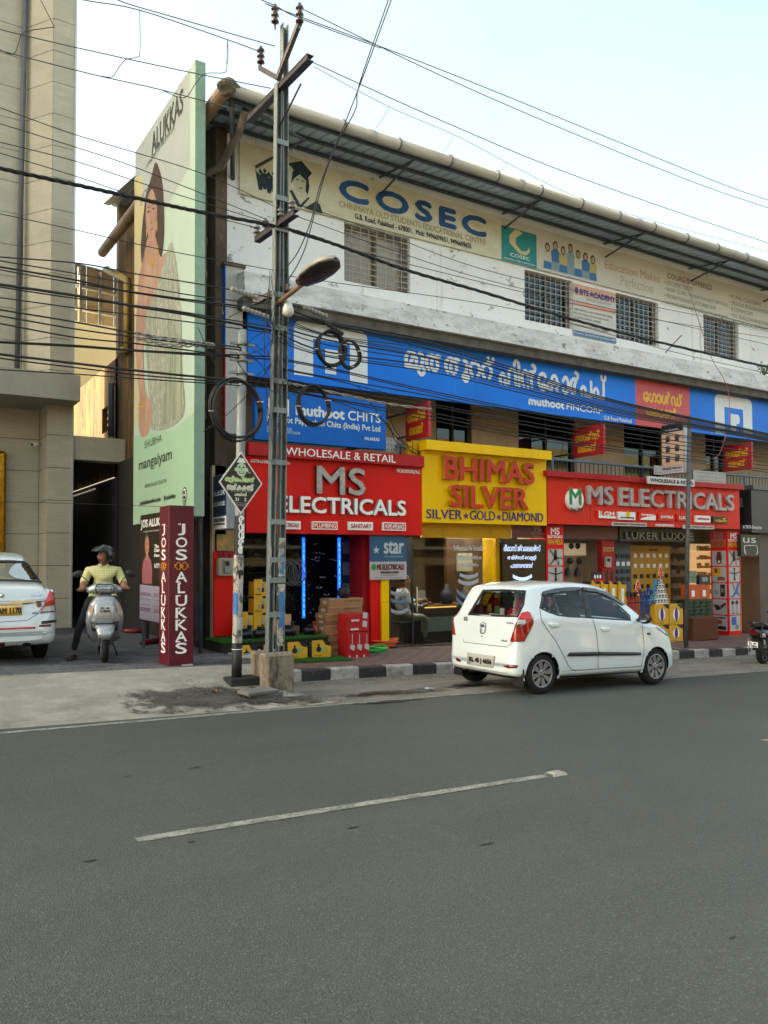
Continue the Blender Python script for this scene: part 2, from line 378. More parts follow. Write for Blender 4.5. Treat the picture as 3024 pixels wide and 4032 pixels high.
# ---- forecourt block paving, each block a piece of its own where it can be told apart
paver_m = [mat('paver_%d' % i,c,.8,var=.35,vscale=9,bump=.4,bscale=60) for i,c in enumerate(('#5b5d60','#53565a','#626467','#4c4f53'))]
joint_m = mat('paver_joint','#37383a',.9)
fc = sheet('forecourt',-30,4.85,10.67,40,joint_m,-.012,fz=fore_z,nx=1)
pm = []
for m_ in paver_m:
    b = MB();b.cbox(0,.29,0,.142,-.05,0,.008);o = b.build('paver',m_);pm.append(o.data);bpy.data.objects.remove(o)
cnt = 0;far = []
for r in range(60):
    y = 10.69 + r*.15
    for k in range(40):
        x = 4.78 - .298*(k + 1) + (.15 if r % 2 else 0)
        if x < -.4 or x + .29 > 4.85: continue
        if r < 22 and cnt < 298 and x > .2:
            o = link('paver',pm[(r*7 + k*3 + (r*k) % 5) % 4],fc)
            o.location = (x,y,fore_z(x,y));o.rotation_euler = (random.uniform(-.012,.012),.028,0);cnt += 1
        elif r < 40: far.append((x,y))
b = MB()
for x,y in far: b.cbox(x,x + .29,y,y + .142,fore_z(x,y) - .05,fore_z(x,y),.008)
b.build('paver_field',paver_m[0],fc,kind='stuff')

# ---- footpath, kerb
walk_m = layered('footpath_tile','#6d5550',[('#5c4843',3,(1,1,1),.4,.6,.8),('#7e7268',2,(1,1,1),.5,.7,.7),('#8b8782',18,(1,1,1),.62,.75,.5)],rough=.8,bump=.5,bscale=60)
fp = sheet('footpath',4.95,60,11.05,14.5,mat('tile_joint','#4e4a45',.9),-.006,fz=path_z,nx=1)
b = MB();o_t = None
tm = MB();q = .15
tm.add([(0,-q,0),(q*1.0,0,0),(0,q,0),(-q,0,0),(0,-q*.93,.006),(q*.93,0,.006),(0,q*.93,.006),(-q*.93,0,.006)],[(4,5,6,7),(0,1,5,4),(1,2,6,5),(2,3,7,6),(3,0,4,7)])
tmo = tm.build('tile',walk_m);tdat = tmo.data;bpy.data.objects.remove(tmo)
n_t = 0;far = []
for i in range(64):
    for j in range(13):
        x = 5.2 + i*.155;y = 11.2 + j*.15
        if (i + j) % 2: continue
        if n_t < 290 and x < 13 and y < 12.7:
            o = link('tile',tdat,fp);o.location = (x,y,path_z(x,y) - .004);o.rotation_euler = (.03,.03,0);n_t += 1
        else: far.append((x,y))
b = MB()
for i in range(64,110):
    for j in range(13):
        if (i + j) % 2 == 0: far.append((5.2 + i*.155,11.2 + j*.15))
for x,y in far:
    z = path_z(x,y) - .004;b.add([(x + a[0],y + a[1],z + a[2] - a[0]*.03 + a[1]*.03) for a in tm.v],tm.f)
b.build('tile_field',walk_m,fp,kind='stuff')
kerb_w = layered('kerb_white','#aaa6a4',[('#6b6662',5,(1,1,1),.44,.64,.85),('#4f4b47',20,(1,1,1),.6,.72,.7)],bump=.6)
kerb_b = layered('kerb_black','#2b2c2d',[('#56544f',7,(1,1,1),.52,.7,.7),('#1c1c1d',4,(1,1,1),.5,.6,.5)],bump=.6)
ks = thing('kerb','kerb of black and white painted stones along the footpath','kerb',(12,11,-.3))
k0 = 4.98
for i in range(34):
    ln = .48 + random.uniform(-.03,.03);x0,x1 = k0,k0 + ln - .008;k0 += ln
    z0a,z0b = road_z(x0) - .1,road_z(x1) - .1;dz = random.uniform(-.012,.008);dy = random.uniform(-.012,.012)
    ta,tb = road_z(x0) + .165 + dz,road_z(x1) + .165 + dz
    b = MB();y0,y1 = 10.9 + dy,11.06
    b.add([(x0,y0,z0a),(x1,y0,z0b),(x1,y1,z0b),(x0,y1,z0a),(x0,y0,ta - .02),(x1,y0,tb - .02),(x1,y0 + .02,tb),(x0,y0 + .02,ta),(x1,y1,tb),(x0,y1,ta)],
          [(0,1,5,4),(4,5,6,7),(7,6,8,9),(0,4,7,9,3),(1,2,8,6,5),(3,9,8,2)])
    b.build('kerb_stone',kerb_b if i % 2 else kerb_w,ks)
# ================================================================ buildings
def wall_holes(b,u0,u1,v0,v1,holes,fn,t,mi=0):
    us = sorted({u0,u1} | {max(u0,min(u1,h[i])) for h in holes for i in (0,2)})
    for a,c in zip(us[:-1],us[1:]):
        if c - a < 1e-5: continue
        mid = (a + c)/2;hs = sorted((h[1],h[3]) for h in holes if h[0] < mid < h[2]);lo = v0
        for p,q in hs + [(v1,v1)]:
            if p - lo > 1e-5: b.prism([(a,lo),(c,lo),(c,p),(a,p)],fn,t,mi)
            lo = max(lo,q)
    return b
stone = layered('travertine_cladding','#b3aa95',[('#a19a86',1.2,(1,1,1),.4,.62,.8),('#b9b29e',3,(.5,.5,3),.5,.7,.7),('#857e6c',9,(.4,.4,3),.55,.75,.5),('#c4bdab',26,(.6,.6,2),.62,.75,.5)],rough=.45,bump=.12,bscale=40)
dark_joint = mat('dark_joint','#1c1a17',.9)
steel_grey = mat('grey_steel','#6c7075',.45,metal=.4,var=.35,vscale=5)
YP = onZ(280,2467,.225).y
zj = lambda y: onY(240,y,YP).z
JH = zj(2227) - zj(2356);J0 = zj(2227)
XR = onY(283,1900,YP).x;XL = onY(186,1720,YP).x
YR = XL/(lambda q: q.x/q.y)(_ray(155,1720))
sb = thing('stone_clad_building','beige stone clad jewellery building at the left edge with flat canopy','building',(0,YP + 1,.2))
box('core',-48,XR - .03,YR + .05,YR + 1.6,0,20,dark_joint,sb)  # unseen run lengthened and raised to shade the street, thinned to sun the lane
box('pier_core',XL + .03,XR - .03,YP + .03,YR + .06,0,20,dark_joint,sb)
def panel(pts,z0,z1,parent,m=stone,t=.03):
    """upright slab between two plan points"""
    (x0,y0),(x1,y1) = pts;g = .006;L = math.hypot(x1 - x0,y1 - y0);ux,uy = (x1 - x0)/L,(y1 - y0)/L;nx,ny = -uy,ux
    b = MB();b.prism([(g,z0 + g),(L - g,z0 + g),(L - g,z1 - g),(g,z1 - g)],lambda u,v,w: (x0 + ux*u + nx*w,y0 + uy*u + ny*w,v),t)
    return b.build('stone_panel',m,parent)
XU = onY(209,300,YP).x;XUl = onY(97,300,YR - .25).x
rows = [J0 + JH*k for k in range(-2,25)]
zc0 = onY(313,1579,XR/(lambda q: q.x/q.y)(_ray(313,1520))).z;YC = XR/(lambda q: q.x/q.y)(_ray(313,1520));zc1 = onY(313,1479,YC).z
for a in rows:
    c = a + JH
    if c < .15: continue
    a2 = max(a,.2)
    if c <= zc0 + .15:
        c2 = min(c,zc0 + .1)
        panel(((XL,YP),(XR,YP)),a2,c2,sb)
        panel(((XL,YR),(XL,YP)),a2,c2,sb)
        for q in range(5): panel(((XL - 1.15*(q + 1),YR),(XL - 1.15*q,YR)),a2,c2,sb)
    elif a >= zc1 - .55:
        a2 = max(a,zc1 - .1)
        panel(((XU,YP),(XR,YP)),a2,c,sb)
        panel(((XUl,YR - .25),(XU,YP)),a2,c,sb)
        for q in range(5): panel(((XUl - 1.15*(q + 1),YR - .25),(XUl - 1.15*q,YR - .25)),a2,c,sb)
    else:
        pass
box('upper_core',-14,XUl - .02,YR - .2,YR + .2,zc1 - .1,17,dark_joint,sb)
cano = layered('canopy_granite','#9c978a',[('#8b8678',1.5,(1,1,.4),.4,.65,.8),('#ada89b',14,(1,1,1),.55,.75,.6)],rough=.5,bump=.1)
box('canopy',-48,XR + .02,YC,YP + 1.2,zc0,zc1,cano,sb)
box('edge_trim',XR - .012,XR + .022,YP - .035,YP + .05,.2,zc0 - .01,mat('pale_trim','#b9bcc0',.3,metal=.6),sb)
box('edge_trim',XR - .012,XR + .022,YP - .035,YP + .05,zc1 + .002,17,mat('pale_trim'),sb)
px_ = onY(86,700,YR - .35)
tube('drain_pipe',[(px_.x - .06,YR - .37,zc1),(px_.x + .06,YR - .37,17)],.055,mat('grey_pipe','#5b5f66',.5,var=.3,vscale=4),sb,10)
gold = mat('polished_gold','#b98a2c',.25,metal=1,var=.5,vscale=14,bump=.5,bscale=18)
g0 = onY(0,1775,YR - .2);g1 = onY(22,2120,YR - .2)
box('gold_door_frame',g1.x - 1.3,g1.x,YR - .22,YR - .03,.3,g0.z,gold,sb,c=.05)
cc = thing('security_camera','small white security camera under the stone canopy','camera',onY(150,1750,YR - .1))
p = onY(148,1752,YR - .25);whitep = mat('white_plastic','#d5d6d2',.4)
tube('body',[p + Vector((-.12,-.08,-.01)),p + Vector((.05,.03,.01))],.04,whitep,cc,10);tube('bracket',[p + Vector((.05,.03,.01)),p + Vector((.12,.1,.05)),p + Vector((.14,.25,.05))],.015,whitep,cc)
tube('lens',[p + Vector((-.135,-.09,-.012)),p + Vector((-.121,-.081,-.01))],.03,mat('black_glass','#050506',.1),cc,10)
# gateway beam and the dark lane under it
bt = onY(292,1714,YP).z;bb = onY(292,1808,YP).z;XB = 4.62
gb = thing('gateway_beam','beige stone beam over the dark lane entrance','beam',(XR + .7,YP + .2,bb))
box('beam',XR + .024,4.98,YP + .02,YP + .45,bb,bt,stone,gb)
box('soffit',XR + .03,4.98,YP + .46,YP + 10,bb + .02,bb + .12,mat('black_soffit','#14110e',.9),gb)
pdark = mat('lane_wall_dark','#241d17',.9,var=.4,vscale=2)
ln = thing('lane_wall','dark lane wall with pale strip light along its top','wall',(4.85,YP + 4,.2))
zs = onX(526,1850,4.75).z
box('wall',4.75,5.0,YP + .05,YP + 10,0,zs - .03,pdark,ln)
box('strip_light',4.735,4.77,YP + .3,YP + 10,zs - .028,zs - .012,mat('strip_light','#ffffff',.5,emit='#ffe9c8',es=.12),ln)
box('wall',4.8,4.9,13.12,YP + .04,0,bb,pdark,ln);box('wall',XR - .3,XR - .04,YR + 1.0,YP + 10.04,0,bb + .019,pdark,ln);box('back_wall',XR - 1,5.05,YP + 10.05,YP + 10.2,0,bb + .1,pdark,ln)  # dark panel added below the billboard; left wall added to keep sun out
# small step wall that carries the billboard foot
# ---------------- main shop building
white_wall = layered('weathered_white_wall','#ebecec',[('#dadad9',.8,(1,1,1),.4,.65,.5),('#a08a72',1.7,(2.2,1,.16),.61,.7,.6),('#5f5e5c',2.6,(1,1,1.4),.615,.67,.8),('#3d3c3b',9,(1,1,1.2),.66,.7,.7),('#ececec',4,(1,1,1),.5,.7,.5)],rough=.85,bump=.25,bscale=14)
ledge_m = layered('mouldy_white_ledge','#d6d6d5',[('#a5a4a1',2.5,(.5,1,1.5),.45,.62,.7),('#3e3d3c',4.5,(1,1,1.6),.58,.66,.85),('#2b2a29',16,(1,1,.5),.6,.68,.8),('#d8d8d8',9,(1,1,1),.58,.7,.6)],rough=.9,bump=.6,bscale=20)
stained_y = layered('stained_yellow_wall','#6b4e1a',[('#5c4215',1,(1,1,.6),.4,.6,.7),('#3c2b12',2.0,(1,3.2,.35),.47,.58,.95),('#1d150b',1.1,(1,1.6,.55),.52,.62,.95),('#7d5c22',5,(1,1,1),.56,.7,.5)],rough=.9,bump=.5,bscale=14)
brown_pl = layered('dirty_brown_plaster','#6b5a4b',[('#42362d',1.2,(1,1,.4),.4,.62,.8),('#8a7a6a',6,(1,1,.6),.55,.7,.6),('#251f1a',3,(1,1,.3),.58,.7,.7)],rough=.9,bump=.5)
cream = layered('cream_plaster','#b8a388',[('#9f8a70',1.4,(1,1,.6),.42,.62,.6),('#c5b299',6,(1,1,1),.55,.7,.5)],rough=.85,bump=.15)
dark_in = mat('dark_interior','#0d0e10',.9)
YW = 13.0;XW = 5.12;XE = 34.0
YE = 11.75;ze = onY(1131,446,YE).z;XEV = 4.62;rise = .16
def rz_(y): return ze + rise*(y - YE)
LED_Y = 12.55
zl0 = onY(966,1158,LED_Y).z;zl1 = onY(1900,1252,LED_Y).z
ztop = onY(1131,600,YW).z + .25
mb_ = thing('shop_building','long white two storey shop building with metal roof and pvc gutter','building',(12,14,0))
W = []
for (x0,y0,y1,x1) in ((1355,872,1104,1614),(2065,1060,1258,2252),(2424,1152,1330,2591),(2769,1236,1390,2906)):
    u0,v0,u1,v1 = PX(x0,y0,x1,y1,YW);W.append((u0,v0,u1,v1))
W.append((W[3][0] + 3.4,W[3][1],W[3][2] + 3.4,W[3][3]))
b = MB();wall_holes(b,XW,XE,zl1 - .3,ztop,W,lambda u,v,w_: (u,YW + w_,v),.24);b.build('front_wall',white_wall,mb_)
frame_m = mat('window_frame_wood','#7a6b60',.7,var=.3);glass_m = glass('window_glass','#5b6468',.97,fres=.45);grille_m = mat('grille_paint','#b5b2a8',.5,var=.3)
pane_pale = layered('dusty_pane','#a89c8c',[('#8d8375',2,(1,1,1),.4,.6,.7)],rough=.3,bump=0)
for i,(u0,v0,u1,v1) in enumerate(W):
    wn = box('window',u0,u1,YW + .2,YW + .235,v0,v1,pane_pale if i == 0 else dark_in,mb_)
    b = MB();t = .05
    for q in ((u0,u0 + t,v0,v1),(u1 - t*2.2,u1,v0,v1),(u0 + t,u1 - t*2.2,v0,v0 + t),(u0 + t,u1 - t*2.2,v1 - t,v1),((u0 + u1)/2 - t/2,(u0 + u1)/2 + t/2,v0 + t,v1 - t)): b.box(q[0],q[1],YW + .1,YW + .199,q[2],q[3])
    b.build('frame',frame_m,wn)
    b = MB();n = 8 if i == 0 else 9
    for k in range(1,n):
        x = u0 + (u1 - u0)*k/n;b.box(x - .006,x + .006,YW + .03,YW + .042,v0,v1)
    nr = 10 if i == 0 else 9
    for k in range(1,nr):
        z = v0 + (v1 - v0)*k/nr;b.box(u0,u1,YW + .043,YW + .055,z - .007,z + .007)
    b.build('grille',grille_m,wn)
    if i: box('pane',u0 + .06,u1 - .12,YW + .14,YW + .146,v0 + .05,v1 - .05,glass('window_glass'),wn)
box('inner_room',XW + .3,XE,YW + 2,YW + 2.1,zl1,ztop,dark_in,mb_)
# weathered ledge with a slightly sloping face
b = MB();X0 = onY(966,1158,LED_Y).x
b.prism([(LED_Y,zl0),(YW + .3,zl0),(YW + .3,zl1 + .06),(YW - .005,zl1 + .06),(LED_Y + .05,zl1)],lambda u,v,w_: (X0 + w_,u,v),XE - X0)
b.build('ledge',ledge_m,mb_)
box('ledge_soffit_beam',X0,XE,LED_Y + .1,LED_Y + .36,zl0 - .18,zl0 - .002,mat('raw_concrete','#6b655c',.9,var=.5,vscale=5,bump=.5),mb_)
# left corner pillar with dark cap
u0,v0,u1,v1 = PX(889,1030,956,1705,YW - .1)
flk = layered('flaking_white_paint','#bdbbb5',[('#6b625a',9,(1,1,1),.62,.67,.9),('#a29e97',2,(1,1,.5),.45,.65,.6),('#4a3a30',3.5,(1,1,.8),.7,.74,.9)],rough=.85,bump=.3)
box('corner_pillar',u0,u1,YW - .1,YW + .6,v0,v1 - .06,flk,mb_)
box('pillar_cap',u0 - .04,u1 + .04,YW - .14,YW + .6,v1 - .06,v1,brown_pl,mb_)
PIL = (u0,u1,v0,v1)
# side wall: raw plaster near the street, yellow paint further back
# front strip above pillar at the corner, the lower corner below
box('side_wall',XW - .2,XW - .001,YW + .02,14.9,-.2,ztop - .02,brown_pl,mb_)
YB = 19.4
b = MB();b.box(XW - .2,XW - .001,14.9,YB,-.2,ztop - .02);b.build('side_wall',stained_y,mb_,label='stained yellow side wall further back')
box('rear_wall',XW - .2,XE,YB,YB + .2,-3,rz_(YB) ,cream,mb_);box('end_wall',XE,XE + .2,YW,YB + .2,-3,ztop + .8,cream,mb_)
zan = onX(486,1387,XW - .2).z
# lower wing behind, stained, with lattice window and pipes
wq = (onX(430,1590,XW - .2),onX(400,1700,XW - .2))
b = MB();hole = (onX(433,1640,XW - .2).y,onX(420,1700,XW - .2).z,onX(402,1640,XW - .2).y,onX(420,1600,XW - .2).z)
wall_holes(b,YB,34,-.2,zan,[(min(hole[0],hole[2]),hole[1],max(hole[0],hole[2]),hole[3])],lambda u,v,w_: (XW - .2 + w_,u,v),.25)
b.build('lower_wing_wall',stained_y,mb_,label='mould streaked yellow wall of the lower wing')
y0,y1 = sorted((hole[0],hole[2]));b = MB()
for k in range(4):
    for j in range(4):
        yy = y0 + (y1 - y0)*(k + .5)/4;z_ = hole[1] + (hole[3] - hole[1])*(j + .5)/4
        b.lathe([(.16,-.03),(.2,-.03),(.2,.03),(.16,.03)],(XW - .05,yy,z_),'x',10)
b.build('lattice',mat('dusty_lattice','#6f6a5d',.9),mb_)
box('lattice_backing',XW + .04,XW + .06,y0,y1,hole[1],hole[3],dark_in,mb_)
pvc = mat('old_pvc_pipe','#8b8175',.6,var=.45,vscale=3,col2='#5d5247',bump=.1);pvc_y = mat('yellowed_pvc','#a98a3e',.55,var=.3,vscale=3)
grey_pipe = mat('grey_pipe')
pp = lambda x,y: onX(x,y,XW - .3)
tube('drain_pipe',[pp(437,1720),pp(437,1512),pp(440,1505) + Vector((.2,0,0))],.07,grey_pipe,mb_,10)
tube('drain_pipe',[pp(470,1385),pp(499,1372),pp(499,1390),pp(499,1115),pp(497,1100),pp(433,1080) + Vector((-.1,0,.1)),onX(430,1060,4.8)],.075,pvc_y,mb_,10)
# balcony storey
zb_ = 3.25
YBW = 14.2
bw = []
def bwin(x0,x1,y0,y1): return PX(x0,y0,x1,y1,YBW)
for x0,x1 in ((1716,1857),(2040,2262),(2455,2605),(2775,2850)):
    a = onY(x0,1600,YBW).x;c = onY(x1,1600,YBW).x;bw.append((a,zb_ + .15,c,5.5))
b = MB();wall_holes(b,XW,XE,zb_ - .2,zl0 - .05,bw,lambda u,v,w_: (u,YBW + w_,v),.2);b.build('balcony_wall',cream,mb_)
for a,p0,c,q0 in bw:
    wn = box('window',a,c,YBW + .16,YBW + .19,p0,q0,dark_in,mb_)
    b = MB();b.box(a,a + .06,YBW + .05,YBW + .158,p0,q0);b.box(c - .09,c,YBW + .05,YBW + .158,p0,q0);b.box((a + c)/2 - .03,(a + c)/2 + .03,YBW + .05,YBW + .158,p0,q0);b.build('frame',mat('dark_frame','#2a2725',.6),wn)
    box('pane',a + .06,c - .09,YBW + .1,YBW + .106,p0,q0,glass('window_glass'),wn)
box('balcony_slab',XW + .01,XE,YW - .05,YBW + .5,zb_ - .25,zb_,mat('raw_concrete'),mb_)
box('balcony_ceiling',XW + .7,XE,LED_Y + .37,YBW + .5,zl0 - .3,zl0 - .06,mat('raw_concrete'),mb_)
box('ground_wall',XW - .25,onY(932,2300,YW).x,YW + .02,YW + .5,-.1,zb_ + .0,cream,mb_)
for xa,xb in ((onY(1505,2300,YW).x,onY(1533,2300,YW).x),(onY(2160,2300,YW).x,onY(2222,2300,YW).x)):
    box('pier',xa,xb,YW + .06,YW + 1.0,-.6,zb_ - .26,cream,mb_)
# metal roof, eave and gutters

roof_m = layered('galvanised_roof_sheet','#b9c6cb',[('#a3b0b6',1.2,(1,.3,1),.4,.62,.7),('#c9d3d6',5,(1,.4,1),.55,.72,.6)],rough=.45,bump=.05)
rf = MB();n = 150;prof = []
x = XEV
k = 0;xs = []
while x < XE:
    for dx,h in ((0,0),(.16,0),(.175,.03),(.205,.03),(.22,0)): xs.append((x + dx,h))
    x += .22
for (xa,ha),(xb,hb) in zip(xs[:-1],xs[1:]):
    if xb - xa < 1e-6: continue
    rf.quad((xa,YE,ze + ha),(xb,YE,ze + hb),(xb,YB + .3,rz_(YB + .3) + hb),(xa,YB + .3,rz_(YB + .3) + ha))
rfo = rf.build('roof',roof_m,mb_)
steel_b = mat('painted_steel','#4a5257',.5,var=.3,vscale=8)
for yy in (YE + .06,YE + .62,YW - .12): box('purlin',XEV + .02,XE,yy,yy + .06,rz_(yy) - .055,rz_(yy) - .012,steel_b,rfo)
for k in range(9):
    xx = XEV + .5 + k*3.1;b = MB();b.tube([(xx,YE + .05,ze - .03),(xx,YW,ztop - .55)],.02,6);b.tube([(xx,YE + .05,ze - .06),(xx,YW,rz_(YW) - .1)],.02,6);b.build('bracket',steel_b,rfo)
gut = mat('gutter_pvc','#b3b0a8',.5,var=.3,vscale=1.2,col2='#8f8b82',stretch=(.4,1,3))
gp = [(XEV + .05,YE - .1,ze + .02),(XE,YE - .1,ze + .02)]
tube('gutter',gp,.092,gut,rfo,14)
gut_b = mat('gutter_brown','#9a7d5f',.5,var=.4,vscale=2,col2='#6e5641')
tube('gutter',[(XEV - .05,YE - .05,ze + .02),(XEV - .05,YB + .1,ze + .02)],.11,gut_b,rfo,14)
for k in range(24):
    xx = XEV + .9 + k*1.12;b = MB();b.tube([(xx,YE - .1 + .102*math.cos(R(a)),ze + .02 + .102*math.sin(R(a))) for a in range(-100,101,20)][::1],.014,5);b.tube([(xx,YE - .1 + .102*math.cos(R(a)),ze + .02 + .102*math.sin(R(a))) for a in range(100,261,20)],.014,5);b.build('gutter_strap',steel_b,rfo)
    if k < 6: b = MB();b.tube([(XEV - .05 + .102*math.cos(R(a)),YE + .9 + k*1.15,ze + .02 + .102*math.sin(R(a))) for a in range(0,361,20)],.012,5);b.build('gutter_strap',steel_b,rfo)
for k in range(7):
    xx = XEV + 2.5 + k*3.4;b = MB();b.tube([(xx,YE - .1,ze + .02),(xx + .14,YE - .1,ze + .02)],.098,14);b.build('gutter_joint',gut,rfo)
# broken cement cap on the gutter corner
b = MB();bm = bmesh.new();bmesh.ops.create_icosphere(bm,subdivisions=3,radius=.17)
for v in bm.verts: v.co *= 1 + .22*math.sin(v.co.x*23 + v.co.y*17)*math.cos(v.co.z*19) ;v.co.z *= .75
b.bm(bm,0,False,Matrix.Translation((XEV,YE - .06,ze + .05)));b.build('cement_cap',mat('mossy_cement','#6e6454',.95,var=.5,vscale=9,bump=1,bscale=20),rfo)
# down pipe from the corner across the wall
dp = [onY(966,440,YE + .1),onY(940,520,YE + .5),onY(870,655,YW - .2),onX(802,690,XW - .35),onX(800,760,XW - .35),onX(798,1650,XW - .35)]
tube('down_pipe',dp,.065,pvc,rfo,12)
for f_ in (.2,.35): 
    p = dp[4].lerp(dp[5],f_);tube('pipe_collar',[p,p + Vector((0,0,-.12))],.08,pvc,rfo,12)
b = MB();b.tube([(XEV + .1,YE + .05,ze - .02),(XW + .1,YW,ztop - 1.0)],.04,6);b.tube([(XEV + .1,YE + .05,ze - .02),(XW + .9,YE + .1,ze - .3),(XW + .5,YW,ztop - .7)],.03,6);b.build('corner_truss',steel_b,rfo)
# ---------------- far pale building with a solar array
fy = 27.0;p0 = onY(300,1265,fy);p1 = onY(500,1290,fy)
fb = thing('pale_building','plain pale yellow building behind the lane','building',((p0.x + p1.x)/2,fy + 2,0))
box('wall',p0.x - 3.5,p0.x + 6,fy,fy + 8,-.2,p0.z,layered('pale_yellow_wall','#e8d9a6',[('#dccb95',.7,(1,1,1),.4,.65,.6)],bump=.05),fb)
sa = thing('solar_array','row of tilted solar panels on a steel frame above the pale wall','solar panel',((p0.x + p1.x)/2,fy + 1,p0.z))
qa,qb = onY(285,1035,fy - .6),onY(500,1090,fy - .6);qc,qd = onY(285,1262,fy + 1.9),onY(500,1300,fy + 1.9)
pan_m = mat('panel_back','#54463a',.6,var=.3,vscale=3);rail_m = mat('galvanised_rail','#8c8a84',.4,metal=.5)
for i in range(4):
    for j in range(3):
        c = [qa.lerp(qb,i/4 + .003).lerp(qc.lerp(qd,i/4 + .003),j/3 + .003),qa.lerp(qb,(i + 1)/4 - .003).lerp(qc.lerp(qd,(i + 1)/4 - .003),j/3 + .003),
             qa.lerp(qb,(i + 1)/4 - .003).lerp(qc.lerp(qd,(i + 1)/4 - .003),(j + 1)/3 - .003),qa.lerp(qb,i/4 + .003).lerp(qc.lerp(qd,i/4 + .003),(j + 1)/3 - .003)]
        b = MB();n_ = (c[1] - c[0]).cross(c[3] - c[0]).normalized()*.04
        b.add(c + [v + n_ for v in c],[(0,1,2,3),(7,6,5,4),(0,4,5,1),(1,5,6,2),(2,6,7,3),(3,7,4,0)]);b.build('panel',pan_m,sa)
for f_ in (.12,.5,.88): tube('rail',[qa.lerp(qb,f_) - Vector((0,0,.08)),qc.lerp(qd,f_) - Vector((0,0,.08))],.05,rail_m,sa,6)
for f_ in (.3,.7): tube('rail',[qa.lerp(qc,f_) - Vector((0,0,.12)),qb.lerp(qd,f_) - Vector((0,0,.12))],.05,rail_m,sa,6)
for f_ in (.15,.5,.85):
    t_ = qa.lerp(qc,.45).lerp(qb.lerp(qd,.45),f_);tube('strut',[t_,Vector((t_.x,fy + .6,p0.z - .1))],.05,steel_b,sa,6);tube('strut',[qa.lerp(qb,f_),Vector((t_.x,fy + .6,p0.z))],.04,steel_b,sa,6)
# ---------------- dark optical shop at the right edge
xd = onY(2916,2000,YW).x
ds = thing('dark_shop','dark grey shop front at the right edge with spectacles sign','shop',(xd + 2,YW,-.6))
blk = mat('black_cladding','#2a2a2b',.35,var=.2,vscale=2);brn = mat('brown_stone_column','#5c534b',.5,var=.25,vscale=3)
z0_,z1_ = onY(2925,2096,YW - .3).z,onY(2925,1925,YW - .3).z
box('fascia',xd + .02,xd + 9,YW - .3,YW + .3,z0_,z1_,blk,ds)
box('fascia_cap',xd + .02,xd + 9,YW - .36,YW + .3,z1_ + .002,z1_ + .12,mat('grey_cap','#4d5052',.4),ds)
u0,v0,u1,v1 = PX(2925,2068,2998,2085,YW - .3);text('A TATA Enterprise',u0,v0,u1,v1,FACE(YW - .3),mat('sign_white','#d8d8d4',.5),ds,bold=.003)
x1_ = onY(2985,2300,YW).x
box('column',x1_,x1_ + .6,YW - .05,YW + .5,-1.2,z0_ - .002,brn,ds);box('column_base',x1_ + .62,xd + 9,YW + .3,YW + .5,-1.2,z0_ - .002,blk,ds)
u0,v0,u1,v1 = PX(2912,2105,2972,2190,YW - .12)
box('spectacles_sign',u0,u1 + .15,YW - .16,YW - .06,v0,v1,blk,ds)
wg = mat('sign_white');text('us',u0 + .08,v0 + .62*(v1 - v0),u1 - .02,v0 + .86*(v1 - v0),FACE(YW - .16),wg,ds)
b = MB();b.tube([(u,YW - .17,v) for u,v in rrect(u0 + .12,v0 + .05,u1 + .02,v0 + .5*(v1 - v0),.06)] + [(u0 + .12 + .0,YW - .17,v0 + .2)],.012,6);b.build('spectacles_outline',wg,ds)
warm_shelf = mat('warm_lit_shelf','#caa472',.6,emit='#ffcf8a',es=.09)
for k in range(8):
    zz = -.35 + k*.28;box('display_shelf',xd + .0,x1_ - .02,YW + .5,YW + .8,zz,zz + .22,warm_shelf,ds);b = MB()
    for q in range(2): b.lathe([(.0,0),(.05,0),(.05,.01),(0,.01)],(xd + .16 + q*.14,YW + .47,zz + .1),'y',10)
    b.build('spectacles',mat('black_glass'),ds)
# ================================================================ signs on the shop building
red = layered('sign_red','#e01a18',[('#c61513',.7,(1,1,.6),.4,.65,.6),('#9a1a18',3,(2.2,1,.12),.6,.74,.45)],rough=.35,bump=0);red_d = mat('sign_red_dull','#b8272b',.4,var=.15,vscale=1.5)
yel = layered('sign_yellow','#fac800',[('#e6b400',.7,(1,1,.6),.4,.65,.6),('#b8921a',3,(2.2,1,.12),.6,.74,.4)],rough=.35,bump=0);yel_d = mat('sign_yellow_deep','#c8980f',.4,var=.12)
blue = layered('flex_blue','#0c78e6',[('#0b68cc',.5,(.6,1,.8),.4,.65,.7),('#3f86c8',2.2,(1.6,1,.14),.58,.74,.4)],rough=.4,bump=.08,bscale=2.5);blue_d = mat('flex_blue_deep','#1266c4',.45,var=.1)
sgw = mat('sign_white');lw = mat('letter_white','#f4f4f2',.35);silver = layered('brushed_silver_letter','#b3aeac',[('#8d8886',14,(1,1,1),.4,.6,.8),('#d6d2d0',30,(1,1,1),.55,.7,.6)],rough=.3,bump=.3,bscale=60)
lret = mat('letter_return','#9b989a',.4)
orange_red = mat('sign_orange_red','#e8341f',.4,var=.12,vscale=1.3)
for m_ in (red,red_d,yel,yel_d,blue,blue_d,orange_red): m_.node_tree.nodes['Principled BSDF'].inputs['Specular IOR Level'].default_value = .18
def board(name,label,cat,rect,Y0,Y1,m,c=.006,group=None):
    u0,v0,u1,v1 = rect;t = thing(name,label,cat,((u0 + u1)/2,Y0,v0),group=group);box('panel',u0,u1,Y0,Y1,v0,v1,m,t,c=c);return t
def ptext(s,x0,y0,x1,y1,Y,m,parent,**k):
    u0,v0,u1,v1 = PX(x0,y0,x1,y1,Y);return text(s,u0,v0,u1,v1,FACE(Y),m,parent,**k)
